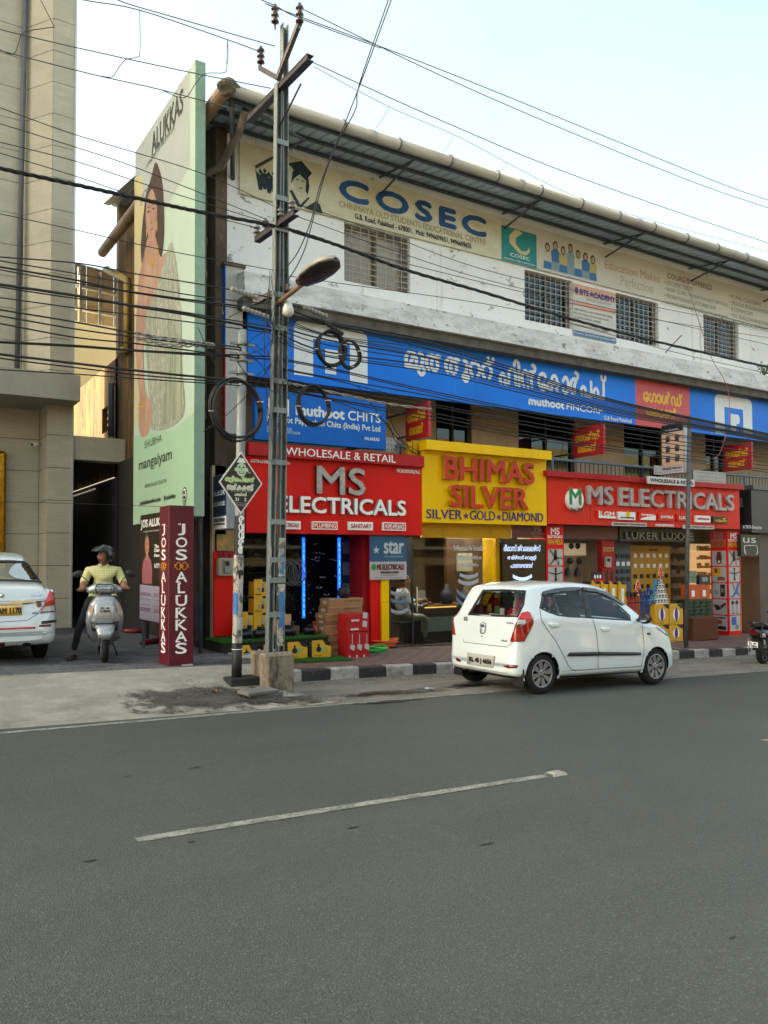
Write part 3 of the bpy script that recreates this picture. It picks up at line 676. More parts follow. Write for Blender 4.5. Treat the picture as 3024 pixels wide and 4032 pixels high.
# ---- left MS ELECTRICALS
Y1 = YW - .2
u0,v0,u1,v1 = PX(968,1789,1660,2098,Y1);v0 = onY(960,2098,Y1).z
t = board('shop_sign','red fascia sign with large silver letters beside the yellow jeweller sign','sign',(u0,v0,u1,v1),Y1,YW + .05,red)
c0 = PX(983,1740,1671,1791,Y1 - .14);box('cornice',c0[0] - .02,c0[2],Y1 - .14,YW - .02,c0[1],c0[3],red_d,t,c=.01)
r = PX(1123,1760,1557,1791,Y1 - .14);letters('WHOLESALE & RETAIL',r[0],r[1],r[2],r[3],FACE(Y1 - .14),lw,t,ext=.012,off=.004)
r = PX(1242,1833,1429,1942,Y1);letters('MS',r[0],r[1],r[2],r[3] - .02,FACE(Y1),silver,t,ext=.07,off=.012,mback=mat('black_return','#2b2828',.4))
r = PX(1087,1953,1589,2015,Y1);letters('ELECTRICALS',r[0],r[1],r[2],r[3],FACE(Y1),lw,t,ext=.07,off=.016,mback=lret)
for s,xa,xb,inv in (('ELECTRICALS',1085,1178,0),('PLUMBING',1218,1323,1),('SANITARY',1361,1462,0),('HOME APPLIANCE',1496,1591,1)):
    ya = 2051 + (xa - 1085)*.014;q = PX(xa + 6,ya,xb,ya + 32,Y1)
    bx_ = box('letter_box',q[0],q[2],Y1 - .06,Y1 - .003,q[1],q[3],lw,t)
    fn = FACE(Y1 - .06)
    if inv: shape([(q[0] + .02,q[1] + .02),(q[2] - .02,q[1] + .02),(q[2] - .02,q[3] - .02),(q[0] + .02,q[3] - .02)],fn,red,bx_,'face',lift=.003)
    text(s,q[0] + .04,q[1] + .035,q[2] - .04,q[3] - .035,fn,lw if inv else red_d,bx_,bold=.002,lift=.007)
ptext('GSTIN:32BEJPM2651H1ZN',987,1808,1140,1824,Y1,lw,t,bold=.002);ptext('MOB:9895902962',1563,1846,1652,1860,Y1,lw,t,bold=.003)
# ---- BHIMAS SILVER
Y2 = YW - .22
u0,v0,u1,v1 = PX(1662,1764,2150,2056,Y2)
t = board('shop_sign','yellow jeweller sign with raised red letters between the two red signs','sign',(u0,v0,u1,v1),Y2 + .02,YW + .05,yel)
js = [u0,onY(1875,1900,Y2).x,onY(2071,1900,Y2).x,u1]
for a,c in zip(js[:-1],js[1:]): box('panel',a + .004,c - .004,Y2,Y2 + .019,v0,v1,yel,t)
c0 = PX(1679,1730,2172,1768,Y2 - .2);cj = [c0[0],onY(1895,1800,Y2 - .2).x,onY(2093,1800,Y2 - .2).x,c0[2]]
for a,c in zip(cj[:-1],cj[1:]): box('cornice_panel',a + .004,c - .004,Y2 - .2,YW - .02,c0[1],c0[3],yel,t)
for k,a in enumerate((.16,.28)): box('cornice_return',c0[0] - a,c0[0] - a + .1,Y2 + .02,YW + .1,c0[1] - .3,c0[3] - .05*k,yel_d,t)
redl = mat('letter_red','#c8201c',.3,var=.1);yret = mat('letter_gold_return','#b98312',.4)
r = PX(1739,1799,2089,1886,Y2);letters('BHIMAS',r[0],r[1],r[2],r[3],FACE(Y2),redl,t,ext=.11,off=.012,mback=yret)
r = PX(1763,1910,2065,1995,Y2);letters('SILVER',r[0],r[1],r[2],r[3],FACE(Y2),redl,t,ext=.11,off=.012,mback=yret)
navy = mat('letter_navy','#1a2276',.4);r = PX(1678,2004,2137,2041,Y2)
W_ = r[2] - r[0]
for s,a,c in (('SILVER',0,.283),('GOLD',.35,.563),('DIAMOND',.63,1)): letters(s,r[0] + W_*a,r[1],r[0] + W_*c,r[3],FACE(Y2),navy,t,ext=.015,off=.002)
def star(cu,cv,ro,ri=None,n=5): 
    ri = ri or ro*.4;return [(cu + (ro if i % 2 == 0 else ri)*math.sin(math.pi*i/n),cv + (ro if i % 2 == 0 else ri)*math.cos(math.pi*i/n)) for i in range(2*n)]
for a in (.317,.597): shape(star(r[0] + W_*a,r[1] + .07,.065),FACE(Y2),navy,t,'star',t=.015)
# deep gold band below
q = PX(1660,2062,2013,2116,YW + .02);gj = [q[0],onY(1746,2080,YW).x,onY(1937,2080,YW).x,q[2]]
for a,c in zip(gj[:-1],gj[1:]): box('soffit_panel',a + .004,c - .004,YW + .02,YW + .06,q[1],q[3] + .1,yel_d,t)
# ---- right MS ELECTRICALS
Y3 = YW - .2
u0,v0,u1,v1 = PX(2154,1868,2910,2063,Y3)
t = board('shop_sign','long orange red fascia sign with round logo and row of brand plates','sign',(u0,v0,u1,v1),Y3 + .02,YW + .05,mat('seam_dark','#3a1512',.6))
js = [u0] + [onY(x,1950,Y3).x for x in (2324,2485,2578,2679,2817)] + [u1]
for a,c in zip(js[:-1],js[1:]): box('panel',a + .005,c - .005,Y3,Y3 + .019,v0,v1,orange_red,t,c=.004)
c0 = PX(2154,1851,2930,1873,Y3 - .14);cj = [c0[0],onY(2340,1880,Y3).x,onY(2503,1880,Y3).x,onY(2610,1880,Y3).x,onY(2833,1880,Y3).x,c0[2]]
for a,c in zip(cj[:-1],cj[1:]): box('cornice_panel',a + .004,c - .004,Y3 - .14,YW - .02,c0[1],c0[3],red_d,t)
r = PX(2305,1914,2402,1984,Y3);letters('MS',r[0],r[1],r[2],r[3],FACE(Y3),silver,t,ext=.09,off=.012,mback=mat('pink_return','#b9a3a6',.4))
r2 = PX(2430,1925,2877,1992,Y3);letters('ELECTRICALS',r2[0],r[1],r2[2],r[3],FACE(Y3),silver,t,ext=.09,off=.012,mback=mat('pink_return'))
# round logo
pc = onY(2255,1969,Y3);rad = (onY(2255,1926,Y3).z - onY(2255,2012,Y3).z)/2
b = MB();b.lathe([(0,-.11),(rad - .01,-.11),(rad,-.1),(rad,-.003)],(pc.x,Y3,pc.z),'y',32);dk = b.build('round_logo',[lw],t)
fn = FACE(Y3 - .11);grn = mat('logo_green','#0f8a45',.4)
text('M',pc.x - .2,pc.z - .1,pc.x + .14,pc.z + .24,fn,grn,dk,bold=.018,lift=.003);text('Since 2000',pc.x - .17,pc.z - .25,pc.x + .17,pc.z - .18,fn,mat('ink_black','#141414',.5),dk,bold=.003)
shape([(pc.x + .22,pc.z + .22),(pc.x + .04,pc.z + .04),(pc.x + .12,pc.z + .04),(pc.x - .06,pc.z - .14),(pc.x + .16,pc.z + .0 + .07),(pc.x + .09,pc.z + .075)],fn,mat('logo_red','#a3261d',.4),dk,'bolt',lift=.012)
ink = mat('ink_black');
def plate(s,xa,ya,xb,yb,mb,mt,**k):
    q = PX(xa,ya,xb,yb,Y3);o = box('brand_plate',q[0],q[2],Y3 - .06,Y3 - .003,q[1],q[3],mb,t);w_ = q[2] - q[0];h_ = q[3] - q[1]
    text(s,q[0] + w_*.12,q[1] + h_*k.get('lo',.3),q[2] - w_*.1,q[1] + h_*k.get('hi',.72),FACE(Y3 - .06),mt,o,bold=.005);return o,q,w_,h_
o,q,w_,h_ = plate('LGM',2349,2011,2416,2040,orange_red,lw,lo=.25,hi=.9);shape([(q[0],q[1]),(q[2],q[1]),(q[2],q[1] + .05),(q[0],q[1] + .05)],FACE(Y3 - .06),lw,o)
shape([(q[0],q[1]),(q[0] + .04,q[1]),(q[0] + .04,q[3]),(q[0],q[3])],FACE(Y3 - .06),lw,o,lift=.006)
o,q,w_,h_ = plate('atomberg',2426,2015,2494,2046,lw,ink,lo=.12,hi=.42);shape(ell(q[0] + w_*.55,q[1] + h_*.7,.07,.07),FACE(Y3 - .06),yel,o)
o,q,w_,h_ = plate('impex',2510,2016,2573,2047,orange_red,lw,lo=.48,hi=.8);shape([(q[0],q[1]),(q[2],q[1]),(q[2],q[1] + .12),(q[0] + .1,q[1] + .05)],FACE(Y3 - .06),lw,o)
o,q,w_,h_ = plate('((HAVELLS',2586,2022,2647,2050,orange_red,lw)
o,q,w_,h_ = plate('LUKER',2660,2025,2712,2052,orange_red,lw)
o,q,w_,h_ = plate('elleys',2732,2030,2789,2056,lw,red_d);shape([(q[0] + .04,q[1] + .06),(q[2] - .04,q[1] + .06),(q[2] - .04,q[3] - .06),(q[0] + .04,q[3] - .06)],FACE(Y3 - .06),mat('plate_pink','#d8a7a3',.5),o,lift=.002)
o,q,w_,h_ = plate('V-GUARD',2799,2033,2856,2059,mat('plate_black','#1c1a18',.4),yel,lo=.2,hi=.5);shape([(q[0] + w_*.5,q[1] + h_*.55),(q[0] + w_*.95,q[1] + h_*.9),(q[0] + w_*.75,q[1] + h_*.5),(q[0] + w_*.65,q[1] + h_*.72)],FACE(Y3 - .06),yel,o)
for s,xa,ya,xb,yb,box_ in (('GB ROAD PALAKKAD',2407,2055,2544,2070,1),('MOB:9895902962',2580,2061,2652,2073,0),('GSTIN:32BEJPM2651H1ZN',2686,2067,2809,2081,1)):
    q = PX(xa,ya,xb,yb,Y3)
    if box_: o = box('text_plate',q[0],q[2],Y3 - .02,Y3 - .003,q[1],q[3],mat('plate_greypink','#c9bdbb',.5),t);text(s,q[0] + .06,q[1] + .025,q[2] - .06,q[3] - .025,FACE(Y3 - .02),ink,o,bold=.003)
    else: text(s,q[0],q[1] + .01,q[2],q[3] - .01,FACE(Y3),lw,t,bold=.005)
# small board in front of the cornice
q = PX(2551,1874,2735,1904,Y3 - .3);t = board('small_board','white wholesale and retail board standing on the right red cornice','sign',q,Y3 - .3,Y3 - .26,sgw)
text('WHOLESALE & RETAIL',q[0] + .08,q[1] + .05,q[2] - .05,q[3] - .05,FACE(Y3 - .3),mat('ink_maroon','#5a1c20',.5),t,bold=.006)
for f_ in (.15,.85): tube('support',[(q[0] + (q[2] - q[0])*f_,Y3 - .25,q[1] + .05),(q[0] + (q[2] - q[0])*f_,Y3 - .15,q[1] - .08)],.012,steel_b,t,6)
# ---- big blue flex sign
YB1 = YW - .1
def mlogo(u,v,w_,h_,fn,m,mbk,parent,lift=.004):
    """white rounded arch with a blue arch and a white stem-and-bowl inside"""
    k = w_;r_ = .1*k
    leg = .25*k;top = .30*h_
    P = rrect(u,v,u + w_,v + h_,r_,4)
    b = MB();out = [(u,v),(u + leg,v),(u + leg,v + h_ - top),(u + w_ - leg,v + h_ - top),(u + w_ - leg,v),(u + w_,v),(u + w_,v + h_ - r_)] + [(u + w_ - r_ + r_*math.cos(R(a)),v + h_ - r_ + r_*math.sin(R(a))) for a in (22,45,68)] + [(u + w_ - r_,v + h_),(u + r_,v + h_)] + [(u + r_ + r_*math.cos(R(a)),v + h_ - r_ + r_*math.sin(R(a))) for a in (112,135,158)] + [(u,v + h_ - r_)]
    b.add([fn(a,c,lift) for a,c in out],[list(range(len(out)))])
    s0 = u + w_*.41;s1 = u + w_*.56;tt = v + h_*.55;bw_ = u + w_*.66
    o2 = [(s0,v + h_*.1),(s1,v + h_*.1),(s1,v + h_*.3)] + [(bw_ - .06*k + .06*k*math.cos(R(a)),v + h_*.425 + h_*.125*math.sin(R(a))) for a in range(-90,91,30)] + [(s0,tt)]
    b.add([fn(a,c,lift) for a,c in o2],[list(range(len(o2)))])
    return b.build('emblem',m,parent)
u0,v0,u1,v1 = PX(976,1180,1500,1478,YB1);u1 = XE - 8
xr0,xr1 = onY(2501,1500,YB1).x,onY(2714,1500,YB1).x
t = thing('flex_sign','long blue flex sign with white Malayalam lettering under the ledge','sign',((u0 + u1)/2,YB1,v0))
box('panel',u0,xr0,YB1,YB1 + .1,v0,v1,blue,t);box('panel',xr1,u1,YB1,YB1 + .1,v0,v1,blue,t);box('red_panel',xr0,xr1,YB1,YB1 + .1,v0,v1,mat('flex_faded_red','#c8474b',.5,var=.1),t)
flw = mat('flex_white','#dfe3e4',.5,var=.1);fn = FACE(YB1)
q = PX(1157,1262,1446,1462,YB1);q = (q[0],v0 + .12,q[2],v1 - .2);mlogo(q[0],q[1],q[2] - q[0],q[3] - q[1],fn,flw,blue,t)
q = PX(2813,1545,2959,1690,YB1);q = (q[0],v0 + .05,q[2],v1 - .24);mlogo(q[0],q[1],q[2] - q[0],q[3] - q[1],fn,flw,blue,t)
q = PX(1595,1363,1943,1465,YB1);text('മുതതൂററ്',q[0],q[1] - .02,q[2],q[3] + .06,fn,flw,t,bold=.022)
q2 = PX(1965,1420,2384,1520,YB1);text('ഫിൻേകാർപപ്',q2[0],q[1] + .04,q2[2],q[3] + .1,fn,flw,t,bold=.022)
q = PX(2082,1562,2220,1592,YB1);text('muthoot',q[0],q[1],q[2],q[3],fn,flw,t,bold=.014);q3 = PX(2230,1580,2371,1600,YB1);text('FINCORP',q3[0],q[1] + .0,q3[2],q[3] - .03,fn,flw,t,bold=.005)
q = PX(2378,1637,2486,1652,YB1);text('G.B Road Palakkad',q[0],q[1],q[2],q[3],fn,flw,t,bold=.004)
gy = mat('flex_yellow','#e3a81e',.5)
q = PX(2532,1534,2684,1572,YB1);text('േഗാൾഡ്',q[0],q[1] - .04,q[2],q[3] + .04,fn,gy,t,bold=.02);q = PX(2545,1598,2662,1632,YB1);text('േലാൺ',q[0],q[1] - .02,q[2],q[3] + .02,fn,gy,t,bold=.02)
# ---- blue chits sign below it
YC1 = YW - .28;u0,v0,u1,v1 = PX(1004,1519,1519,1729,YC1)
t = board('flex_sign','smaller blue flex sign with chits lettering above the left red sign','sign',(u0,v0,u1,v1),YC1,YC1 + .12,blue_d);fn = FACE(YC1)
q = PX(1054,1563,1144,1632,YC1);mlogo(q[0],q[1],(q[2] - q[0])*.95,q[3] - q[1],fn,flw,blue_d,t)
q = PX(1166,1592,1355,1632,YC1);text('muthoot',q[0],q[1],q[2],q[3],fn,flw,t,bold=.012);q2 = PX(1370,1610,1497,1640,YC1);text('CHITS',q2[0],q[1],q2[2],q[3] - .01,fn,flw,t,bold=.004)
q = PX(1051,1634,1496,1660,YC1);text('Muthoot Pappachan Chits (India) Pvt Ltd',q[0],q[1] - .02,q[2],q[3],fn,flw,t,bold=.004)
q = PX(1051,1677,1150,1687,YC1);text('GSTIN:32AAKCM4981B1ZV',q[0],q[1],q[2],q[3],fn,flw,t);q = PX(1051,1690,1181,1700,YC1);text('CIN: U65992KL2012PTC032248',q[0],q[1],q[2],q[3],fn,flw,t)
q = PX(1436,1720,1494,1732,YC1);text('PALAKKAD',q[0],q[1],q[2],q[3],fn,flw,t,bold=.003)
box('wall_fix',u0 + .1,u0 + .16,YC1 + .121,YW + .3,v0 + .1,v0 + .16,steel_b,t);box('wall_fix',u1 - .2,u1 - .14,YC1 + .121,YBW,v0 + .1,v0 + .16,steel_b,t)
# ---- side sign on the corner pillar, facing the lane
XS = PIL[0] - .012;fn = SIDE(XS);ya,yb = YW - .1,YW + 1.0;za,zb2 = PIL[2] - .05,PIL[3] - .05
zr = onX(889,1365,XS).z
t = thing('side_sign','blue and red loan sign on the side of the corner pillar','sign',(XS,ya,za))
box('blue_panel',XS,XS + .01,ya,yb,zr,zb2,blue_d,t);box('red_panel',XS,XS + .01,ya,yb,za,zr - .002,red_d,t)
fl = lambda u,v,w_: (XS - w_,ya + (yb - u),v)
L_ = yb - ya;mlogo(ya + .35,zr + .95,.42,.5,lambda u,v,w_: (XS - w_,ya + yb - u,v),flw,blue_d,t)
G = lambda u,v,w_: (XS - w_,ya + yb - u,v)
text('muthoot',ya + .2,zr + .58,yb - .05,zr + .82,G,flw,t,bold=.01);text('FINCORP',ya + .25,zr + .36,yb - .08,zr + .52,G,flw,t)
for k,s in enumerate(('GOLD LOAN','SMALL','BUSINESS','LOAN')): text(s,ya + .3,zr - .45 - k*.4,yb - .1,zr - .2 - k*.4,G,gy,t)
# ---- three gold loan signs standing out over the street
glr = mat('gold_loan_red','#c0202a',.4,var=.1)
for k,(X,nx,fx,ytn,ybn,lab) in enumerate(((9.1,1686,1596,1578,1717,'red gold loan sign jutting out left of the yellow jeweller sign'),(13.9,2375,2254,1667,1785,'red gold loan sign jutting out above the round logo of the right sign'),(19.5,2958,2847,1741,1846,'red gold loan sign jutting out nearest the right edge'))):
    n_ = onX(nx,ytn,X);n2 = onX(nx,ybn,X);f_ = onX(fx,ytn,X)
    t = thing('projecting_sign',lab,'sign',(X,n_.y,n2.z),group='red gold loan signs jutting from the balcony')
    box('panel',X,X + .07,n_.y,f_.y,n2.z,n_.z,glr,t,c=.004)
    D = f_.y - n_.y;G = (lambda X,a,b_: (lambda u,v,w_: (X - w_,a + b_ - u,v)))(X,n_.y,f_.y);h_ = n_.z - n2.z
    text('േഗാൾഡ്',n_.y + D*.1,n2.z + h_*.52,f_.y - D*.12,n2.z + h_*.82,G,gy,t,bold=.014);text('േലാൺ',n_.y + D*.18,n2.z + h_*.14,f_.y - D*.22,n2.z + h_*.42,G,gy,t,bold=.014)
    for z_ in (n2.z + .1,n_.z - .1): tube('arm',[(X + .035,f_.y,z_),(X + .035,YBW,z_)],.02,steel_b,t,6)
# ---- COSEC banner under the eave
YCo = YW - .05;zc_t,zc_b = onY(945,556,YCo).z,onY(943,759,YCo).z;xc0 = onY(944,650,YCo).x;xc1 = xc0 + 21.5
olive = layered('faded_olive_flex','#c4b987',[('#d8d6c6',.5,(.6,1,1),.34,.58,.95),('#a0925a',1.1,(.4,1,1),.5,.7,.6)],rough=.6,bump=.05)
palef = layered('faded_pale_flex','#ccc8bc',[('#bdbaae',.6,(.6,1,1),.4,.6,.7)],rough=.6,bump=.05)
t = thing('banner','long faded banner with blue college lettering below the eave','banner',((xc0 + xc1)/2,YCo,zc_b))
xm = onY(1973,950,YCo).x
box('flex',xc0,xm,YCo,YCo + .03,zc_b,zc_t,olive,t);box('flex',xm,xc1,YCo,YCo + .03,zc_b,zc_t,palef,t)
fn = FACE(YCo);cb = mat('cosec_blue','#1f5c94',.5,var=.35,vscale=1.6,col2='#123f78');cbk = mat('faded_black','#23282a',.6,var=.2);
H_ = zc_t - zc_b
q = PX(1338,704,1909,787,YCo);off_ = .0
for m_,bo,li in ((sgw,.045,.003),(cb,.03,.009)): text('COSEC',q[0],q[1] + .04,q[2],q[3] + .01,fn,m_,t,bold=bo,lift=li,off=.0,sp=1.22)
q = PX(1397,840,1854,864,YCo);text('G.B. Road, Palakkad - 678001.  Mob: 9496609651, 9496609655',q[0],q[1],q[2],q[3],fn,cbk,t,bold=.004)
q = PX(1334,787,1910,811,YCo);text('CHINMAYA OLD STUDENTS EDUCATIONAL CENTRE',q[0],q[1] - .01,q[2],q[3] - .01,fn,mat('ghost_ink','#a3986a',.6),t,bold=.004)
dkteal = mat('ink_teal_black','#17323c',.6,var=.3)
# graduate figure
q = PX(1131,636,1262,825,YCo);gx,gz,gw,gh = q[0],zc_b + .02,q[2] - q[0],q[3] - q[1]
Gp = lambda pts: [(gx + gw*a,gz + gh*c*.98) for a,c in pts]
skin_p = mat('print_pale_skin','#c3c4ab',.6)
shape(Gp([(.0,.86),(.42,1.0),(.74,.8),(.62,.68),(.6,.78),(.2,.74),(.14,.8)]),fn,dkteal,t,'print')
shape(Gp([(.18,.74),(.6,.78),(.64,.5),(.55,.36),(.46,.3),(.26,.34),(.16,.5)]),fn,skin_p,t,'print',lift=.003)
shape(Gp([(.16,.74),(.6,.78),(.66,.5),(.6,.3),(.54,.38),(.56,.6),(.36,.7),(.2,.58),(.1,.44)]),fn,dkteal,t,'print',lift=.006)
for e in ((.29,.56),(.46,.56)): shape([(gx + gw*(e[0] + .05*math.cos(a/2)),gz + gh*(e[1] + .012*math.sin(a/2))) for a in range(0,12)],fn,dkteal,t,'print',lift=.007)
shape(Gp([(.32,.41),(.45,.42),(.39,.385)]),fn,dkteal,t,'print',lift=.007)
shape(Gp([(.06,.3),(.14,.32),(.38,.05),(.62,.26),(.66,.24),(.42,0),(.3,0)]),fn,dkteal,t,'print',lift=.005)
shape(Gp([(.5,.0),(.86,.22),(.98,.16),(1.06,-.02),(.98,-.02)]),fn,dkteal,t,'print',lift=.006)
# small cheering group behind the pole
q = PX(1016,665,1085,755,YCo)
for k in range(4):
    x = q[0] + (q[2] - q[0])*(k + .5)/4;sv = (.0,.08,-.05,.05)[k];hh = (q[3] - q[1]);z_ = q[1] + hh*(.1 + sv)
    shape([(x - .05,z_ + .1),(x - .03,z_),(x + .03,z_),(x + .05,z_ + .12),(x + .09,z_ + .34),(x + .05,z_ + .3),(x + .0,z_ + .27),(x - .06,z_ + .3),(x - .1,z_ + .36)],fn,dkteal,t,'print',lift=.004 + k*.0012)
    shape(ell(x,z_ + .33,.03,.038,10),fn,dkteal,t,'print',lift=.004 + k*.0012)
# teal box
q = PX(1973,868,2111,1016,YCo);q = (q[0],zc_b + .0,q[2],zc_t - .16)
tl = mat('print_teal','#1d8a8c',.55,var=.15);cr = mat('print_cream','#c9c08e',.55)
shape([(q[0],q[1]),(q[2],q[1]),(q[2],q[3]),(q[0],q[3])],fn,tl,t,'print',lift=.005)
Q = lambda pts: [(q[0] + (q[2] - q[0])*a,q[1] + (q[3] - q[1])*c) for a,c in pts]
shape(Q([(.5,.98),(.6,.92),(.4,.74),(.4,.55),(.55,.4),(.7,.42),(.8,.58),(.8,.42),(.68,.3),(.5,.3),(.22,.55),(.22,.76),(.38,.97)]),fn,cr,t,'print',lift=.008)
text('COSEC',*Q([(.24,.17)])[0],*Q([(.8,.27)])[0],fn,lw,t,lift=.008);text('education makes perfection',*Q([(.06,.04)])[0],*Q([(.94,.11)])[0],fn,lw,t,lift=.008)
# seven students
q = PX(2140,985,2347,1090,YCo);cols = [mat('print_blue','#2f6ea8',.6),mat('print_pale','#c3c0ae',.6),mat('print_steel','#7f95a1',.6),mat('print_olive','#b0a76a',.6)]
hair = mat('print_hair','#2e2a28',.6);sk = mat('print_skin','#b99f86',.6)
for k in range(7):
    x = q[0] + (q[2] - q[0])*(k + .5)/7;hh = H_*(.62,.72,.64,.78,.66,.64,.62)[k];z_ = zc_b + .06;wd = .13;li = .004 + (k % 3)*.0016
    c1 = cols[(k*3 + 1) % 4];c2 = cols[(k*2) % 4]
    shape([(x - wd,z_),(x + wd,z_),(x + wd*.8,z_ + hh*.42),(x - wd*.8,z_ + hh*.42)],fn,c2,t,'print',lift=li)
    shape([(x - wd*.9,z_ + hh*.3),(x + wd*.9,z_ + hh*.3),(x + wd*1.05,z_ + hh*.62),(x + wd*.5,z_ + hh*.74),(x - wd*.5,z_ + hh*.74),(x - wd*1.05,z_ + hh*.62)],fn,c1,t,'print',lift=li + .0005)
    shape(ell(x,z_ + hh*.86,.075,.105,12),fn,hair,t,'print',lift=li + .001);shape(ell(x,z_ + hh*.845,.048,.07,12),fn,sk,t,'print',lift=li + .0014)
fr_ = mat('faded_salmon','#b98f78',.6);q = PX(2381,1032,2596,1056,YCo);text('Education Makes',q[0],q[1],q[2],q[3] + .05,fn,fr_,t);q2 = PX(2443,1080,2570,1100,YCo);text('Perfection',q2[0],q[1] - .3,q2[2],q[1] - .06,fn,mat('faded_sand','#b3a38b',.6),t)
gi = mat('faded_grey_ink','#77756d',.6);q = PX(2626,1074,2801,1092,YCo);zz = q[3]
text('COURSES OFFERED',q[0],zz - .13,q[2],zz,fn,gi,t,bold=.004)
for k,s in enumerate(('• LDC/PSC TESTS','• BANK CLERK, PROBATIONARY OFFICERS','• PROBATIONARY LECTURER SHIP','• JUNIOR RESEARCH FELLOW SHIP (JRF)')):
    L2 = len(s)*.073;text(s,q[0] - .12,zz - .3 - k*.165,q[0] - .12 + L2,zz - .2 - k*.165,fn,gi,t)
x_ = onY(2870,1150,YCo).x
for k,s in enumerate(('• M. PHIL COACHING','• SPOKEN ENGLISH/HINDI','• B.COM/M.COM','• M.A. ENGLISH/HINDI/MALAYALAM','• ENGG/MEDICAL ENTRANCE')): text(s,x_,zz - .2 - k*.165,x_ + len(s)*.078,zz - .09 - k*.165,fn,gi,t)
# ---- academy poster between the windows
YA = YW - .03;q = PX(2255,1113,2423,1312,YA);q = (q[0],onY(2255,1318,YA).z,q[2],q[3])
t = board('poster','academy poster with blue heading between two grilled windows','poster',q,YA,YA + .02,mat('poster_pale','#c9c6bd',.5,var=.12,vscale=2),c=0);fn = FACE(YA);w_ = q[2] - q[0];h_ = q[3] - q[1]
shape([(q[0],q[3] - h_*.22),(q[2],q[3] - h_*.2),(q[2],q[3]),(q[0],q[3])],fn,mat('poster_peach','#cf9d84',.5),t,lift=.002);shape([(q[0],q[1]),(q[2],q[1]),(q[2],q[1] + h_*.1),(q[0],q[1] + h_*.1)],fn,mat('poster_blue','#3c6a8f',.5),t,lift=.002)
shape([(q[0],q[3] - h_*.42),(q[2],q[3] - h_*.42),(q[2],q[3] - h_*.34),(q[0],q[3] - h_*.34)],fn,mat('poster_salmon','#c98f7d',.5),t,lift=.002)
text('BTS ACADEMY',q[0] + w_*.16,q[3] - h_*.19,q[2] - .03,q[3] - h_*.09,fn,mat('ink_blue','#1c2f7a',.5),t,bold=.009);text('BRIDGE TO SUCCESS',q[0] + w_*.3,q[3] - h_*.27,q[2] - w_*.12,q[3] - h_*.23,fn,gi,t)
shape(ell(q[0] + w_*.08,q[3] - h_*.13,.06,.08,14),fn,mat('ink_blue'),t,lift=.004)
for k,s in enumerate(('ARMY, AIRFORCE, NAVY, PARAMILITARY FORCES','RAILWAY, KERALA POLICE, DELHI POLICE','ACADEMIC & PHYSICAL TRAINING','CERTIFIED INSTRUCTORS','RMS & SAINIK SCHOOL SPECIAL TRAINING')): text(s,q[0] + .03,q[3] - h_*(.52 + k*.075),q[0] + .03 + min(w_ - .06,len(s)*.031),q[3] - h_*(.475 + k*.075),fn,mat('ink_dark','#3b3b45',.5),t)
text('BTS Academy, Opp. Jobys Mall, G.B. Road, Palakkad - 678001',q[0] + .02,q[1] + h_*.03,q[2] - .02,q[1] + h_*.07,fn,lw,t)
# ---- balcony railing and pegboards
rail = thing('balcony_railing','blue grey steel railing on the balcony above the right sign','railing',(17,YW - .1,zb_))
zr0 = onY(2172,1808,YW - .1).z;bl_st = mat('blue_grey_steel','#5d7388',.45,var=.2);b = MB();xa,xb = onY(2172,1808,YW - .1).x,24.0
tube('top_rail',[(xa,YW - .1,zr0),(xb,YW - .1,zr0)],.03,bl_st,rail,8)
k = 0;x = xa + .05
bar = None
while x < xb:
    if bar is None: bar = tube('baluster',[(0,0,zb_),(0,0,zr0 - .03)],.011,mat('dark_steel','#23282c',.5),rail,5);bar.location = (x,YW - .1,0);inv_ = bar.matrix_parent_inverse.copy()
    else: o = bar.copy();COL.objects.link(o);o.location = (x,YW - .1,0)
    x += .14
for xx in (xa + .02,xa + 3.6,xa + 7): tube('post',[(xx,YW - .1,zb_),(xx,YW - .1,zr0)],.03,bl_st,rail,8)
r2 = thing('balcony_railing','short bit of grey steel railing beside the chits sign','railing',(9.4,YW - .1,zb_));z9 = onY(1570,1757,YW - .1).z
tube('top_rail',[(onY(1560,1757,YW - .1).x,YW - .1,z9),(onY(1640,1757,YW - .1).x,YW - .1,z9)],.03,bl_st,r2)
for x in (1566,1585,1610,1632): xx = onY(x,1757,YW - .1).x;tube('post',[(xx,YW - .1,zb_),(xx,YW - .1,z9)],.016,bl_st,r2)
peg = mat('pegboard_white','#b3b3ad',.6,var=.25,vscale=4);holem = mat('hole_black','#1a1a1a',.9)
for (x0,y0,x1,y1,Y,lab) in ((1520,1722,1562,1778,YW - .02,'white perforated board beside the blue chits sign'),(2730,1850,2858,1912,YW - .16,'long white perforated board on the balcony behind the sign post'),(2575,1832,2640,1868,YW - .155,'stained white perforated board behind the wholesale board')):
    q = PX(x0,y0,x1,y1,Y);t = board('perforated_board',lab,'board',q,Y,Y + .015,peg,c=0);b = MB();n = max(3,int((q[2] - q[0])/.085));m_ = max(2,int((q[3] - q[1])/.085))
    for i in range(n):
        for j in range(m_):
            cx = q[0] + (q[2] - q[0])*(i + .5)/n;cz = q[1] + (q[3] - q[1])*(j + .5)/m_;b.add([(cx + .013*math.cos(a),Y - .003,cz + .013*math.sin(a)) for a in (0,1.05,2.1,3.14,4.2,5.2)],[(0,1,2,3,4,5)])
    b.build('holes',holem,t)
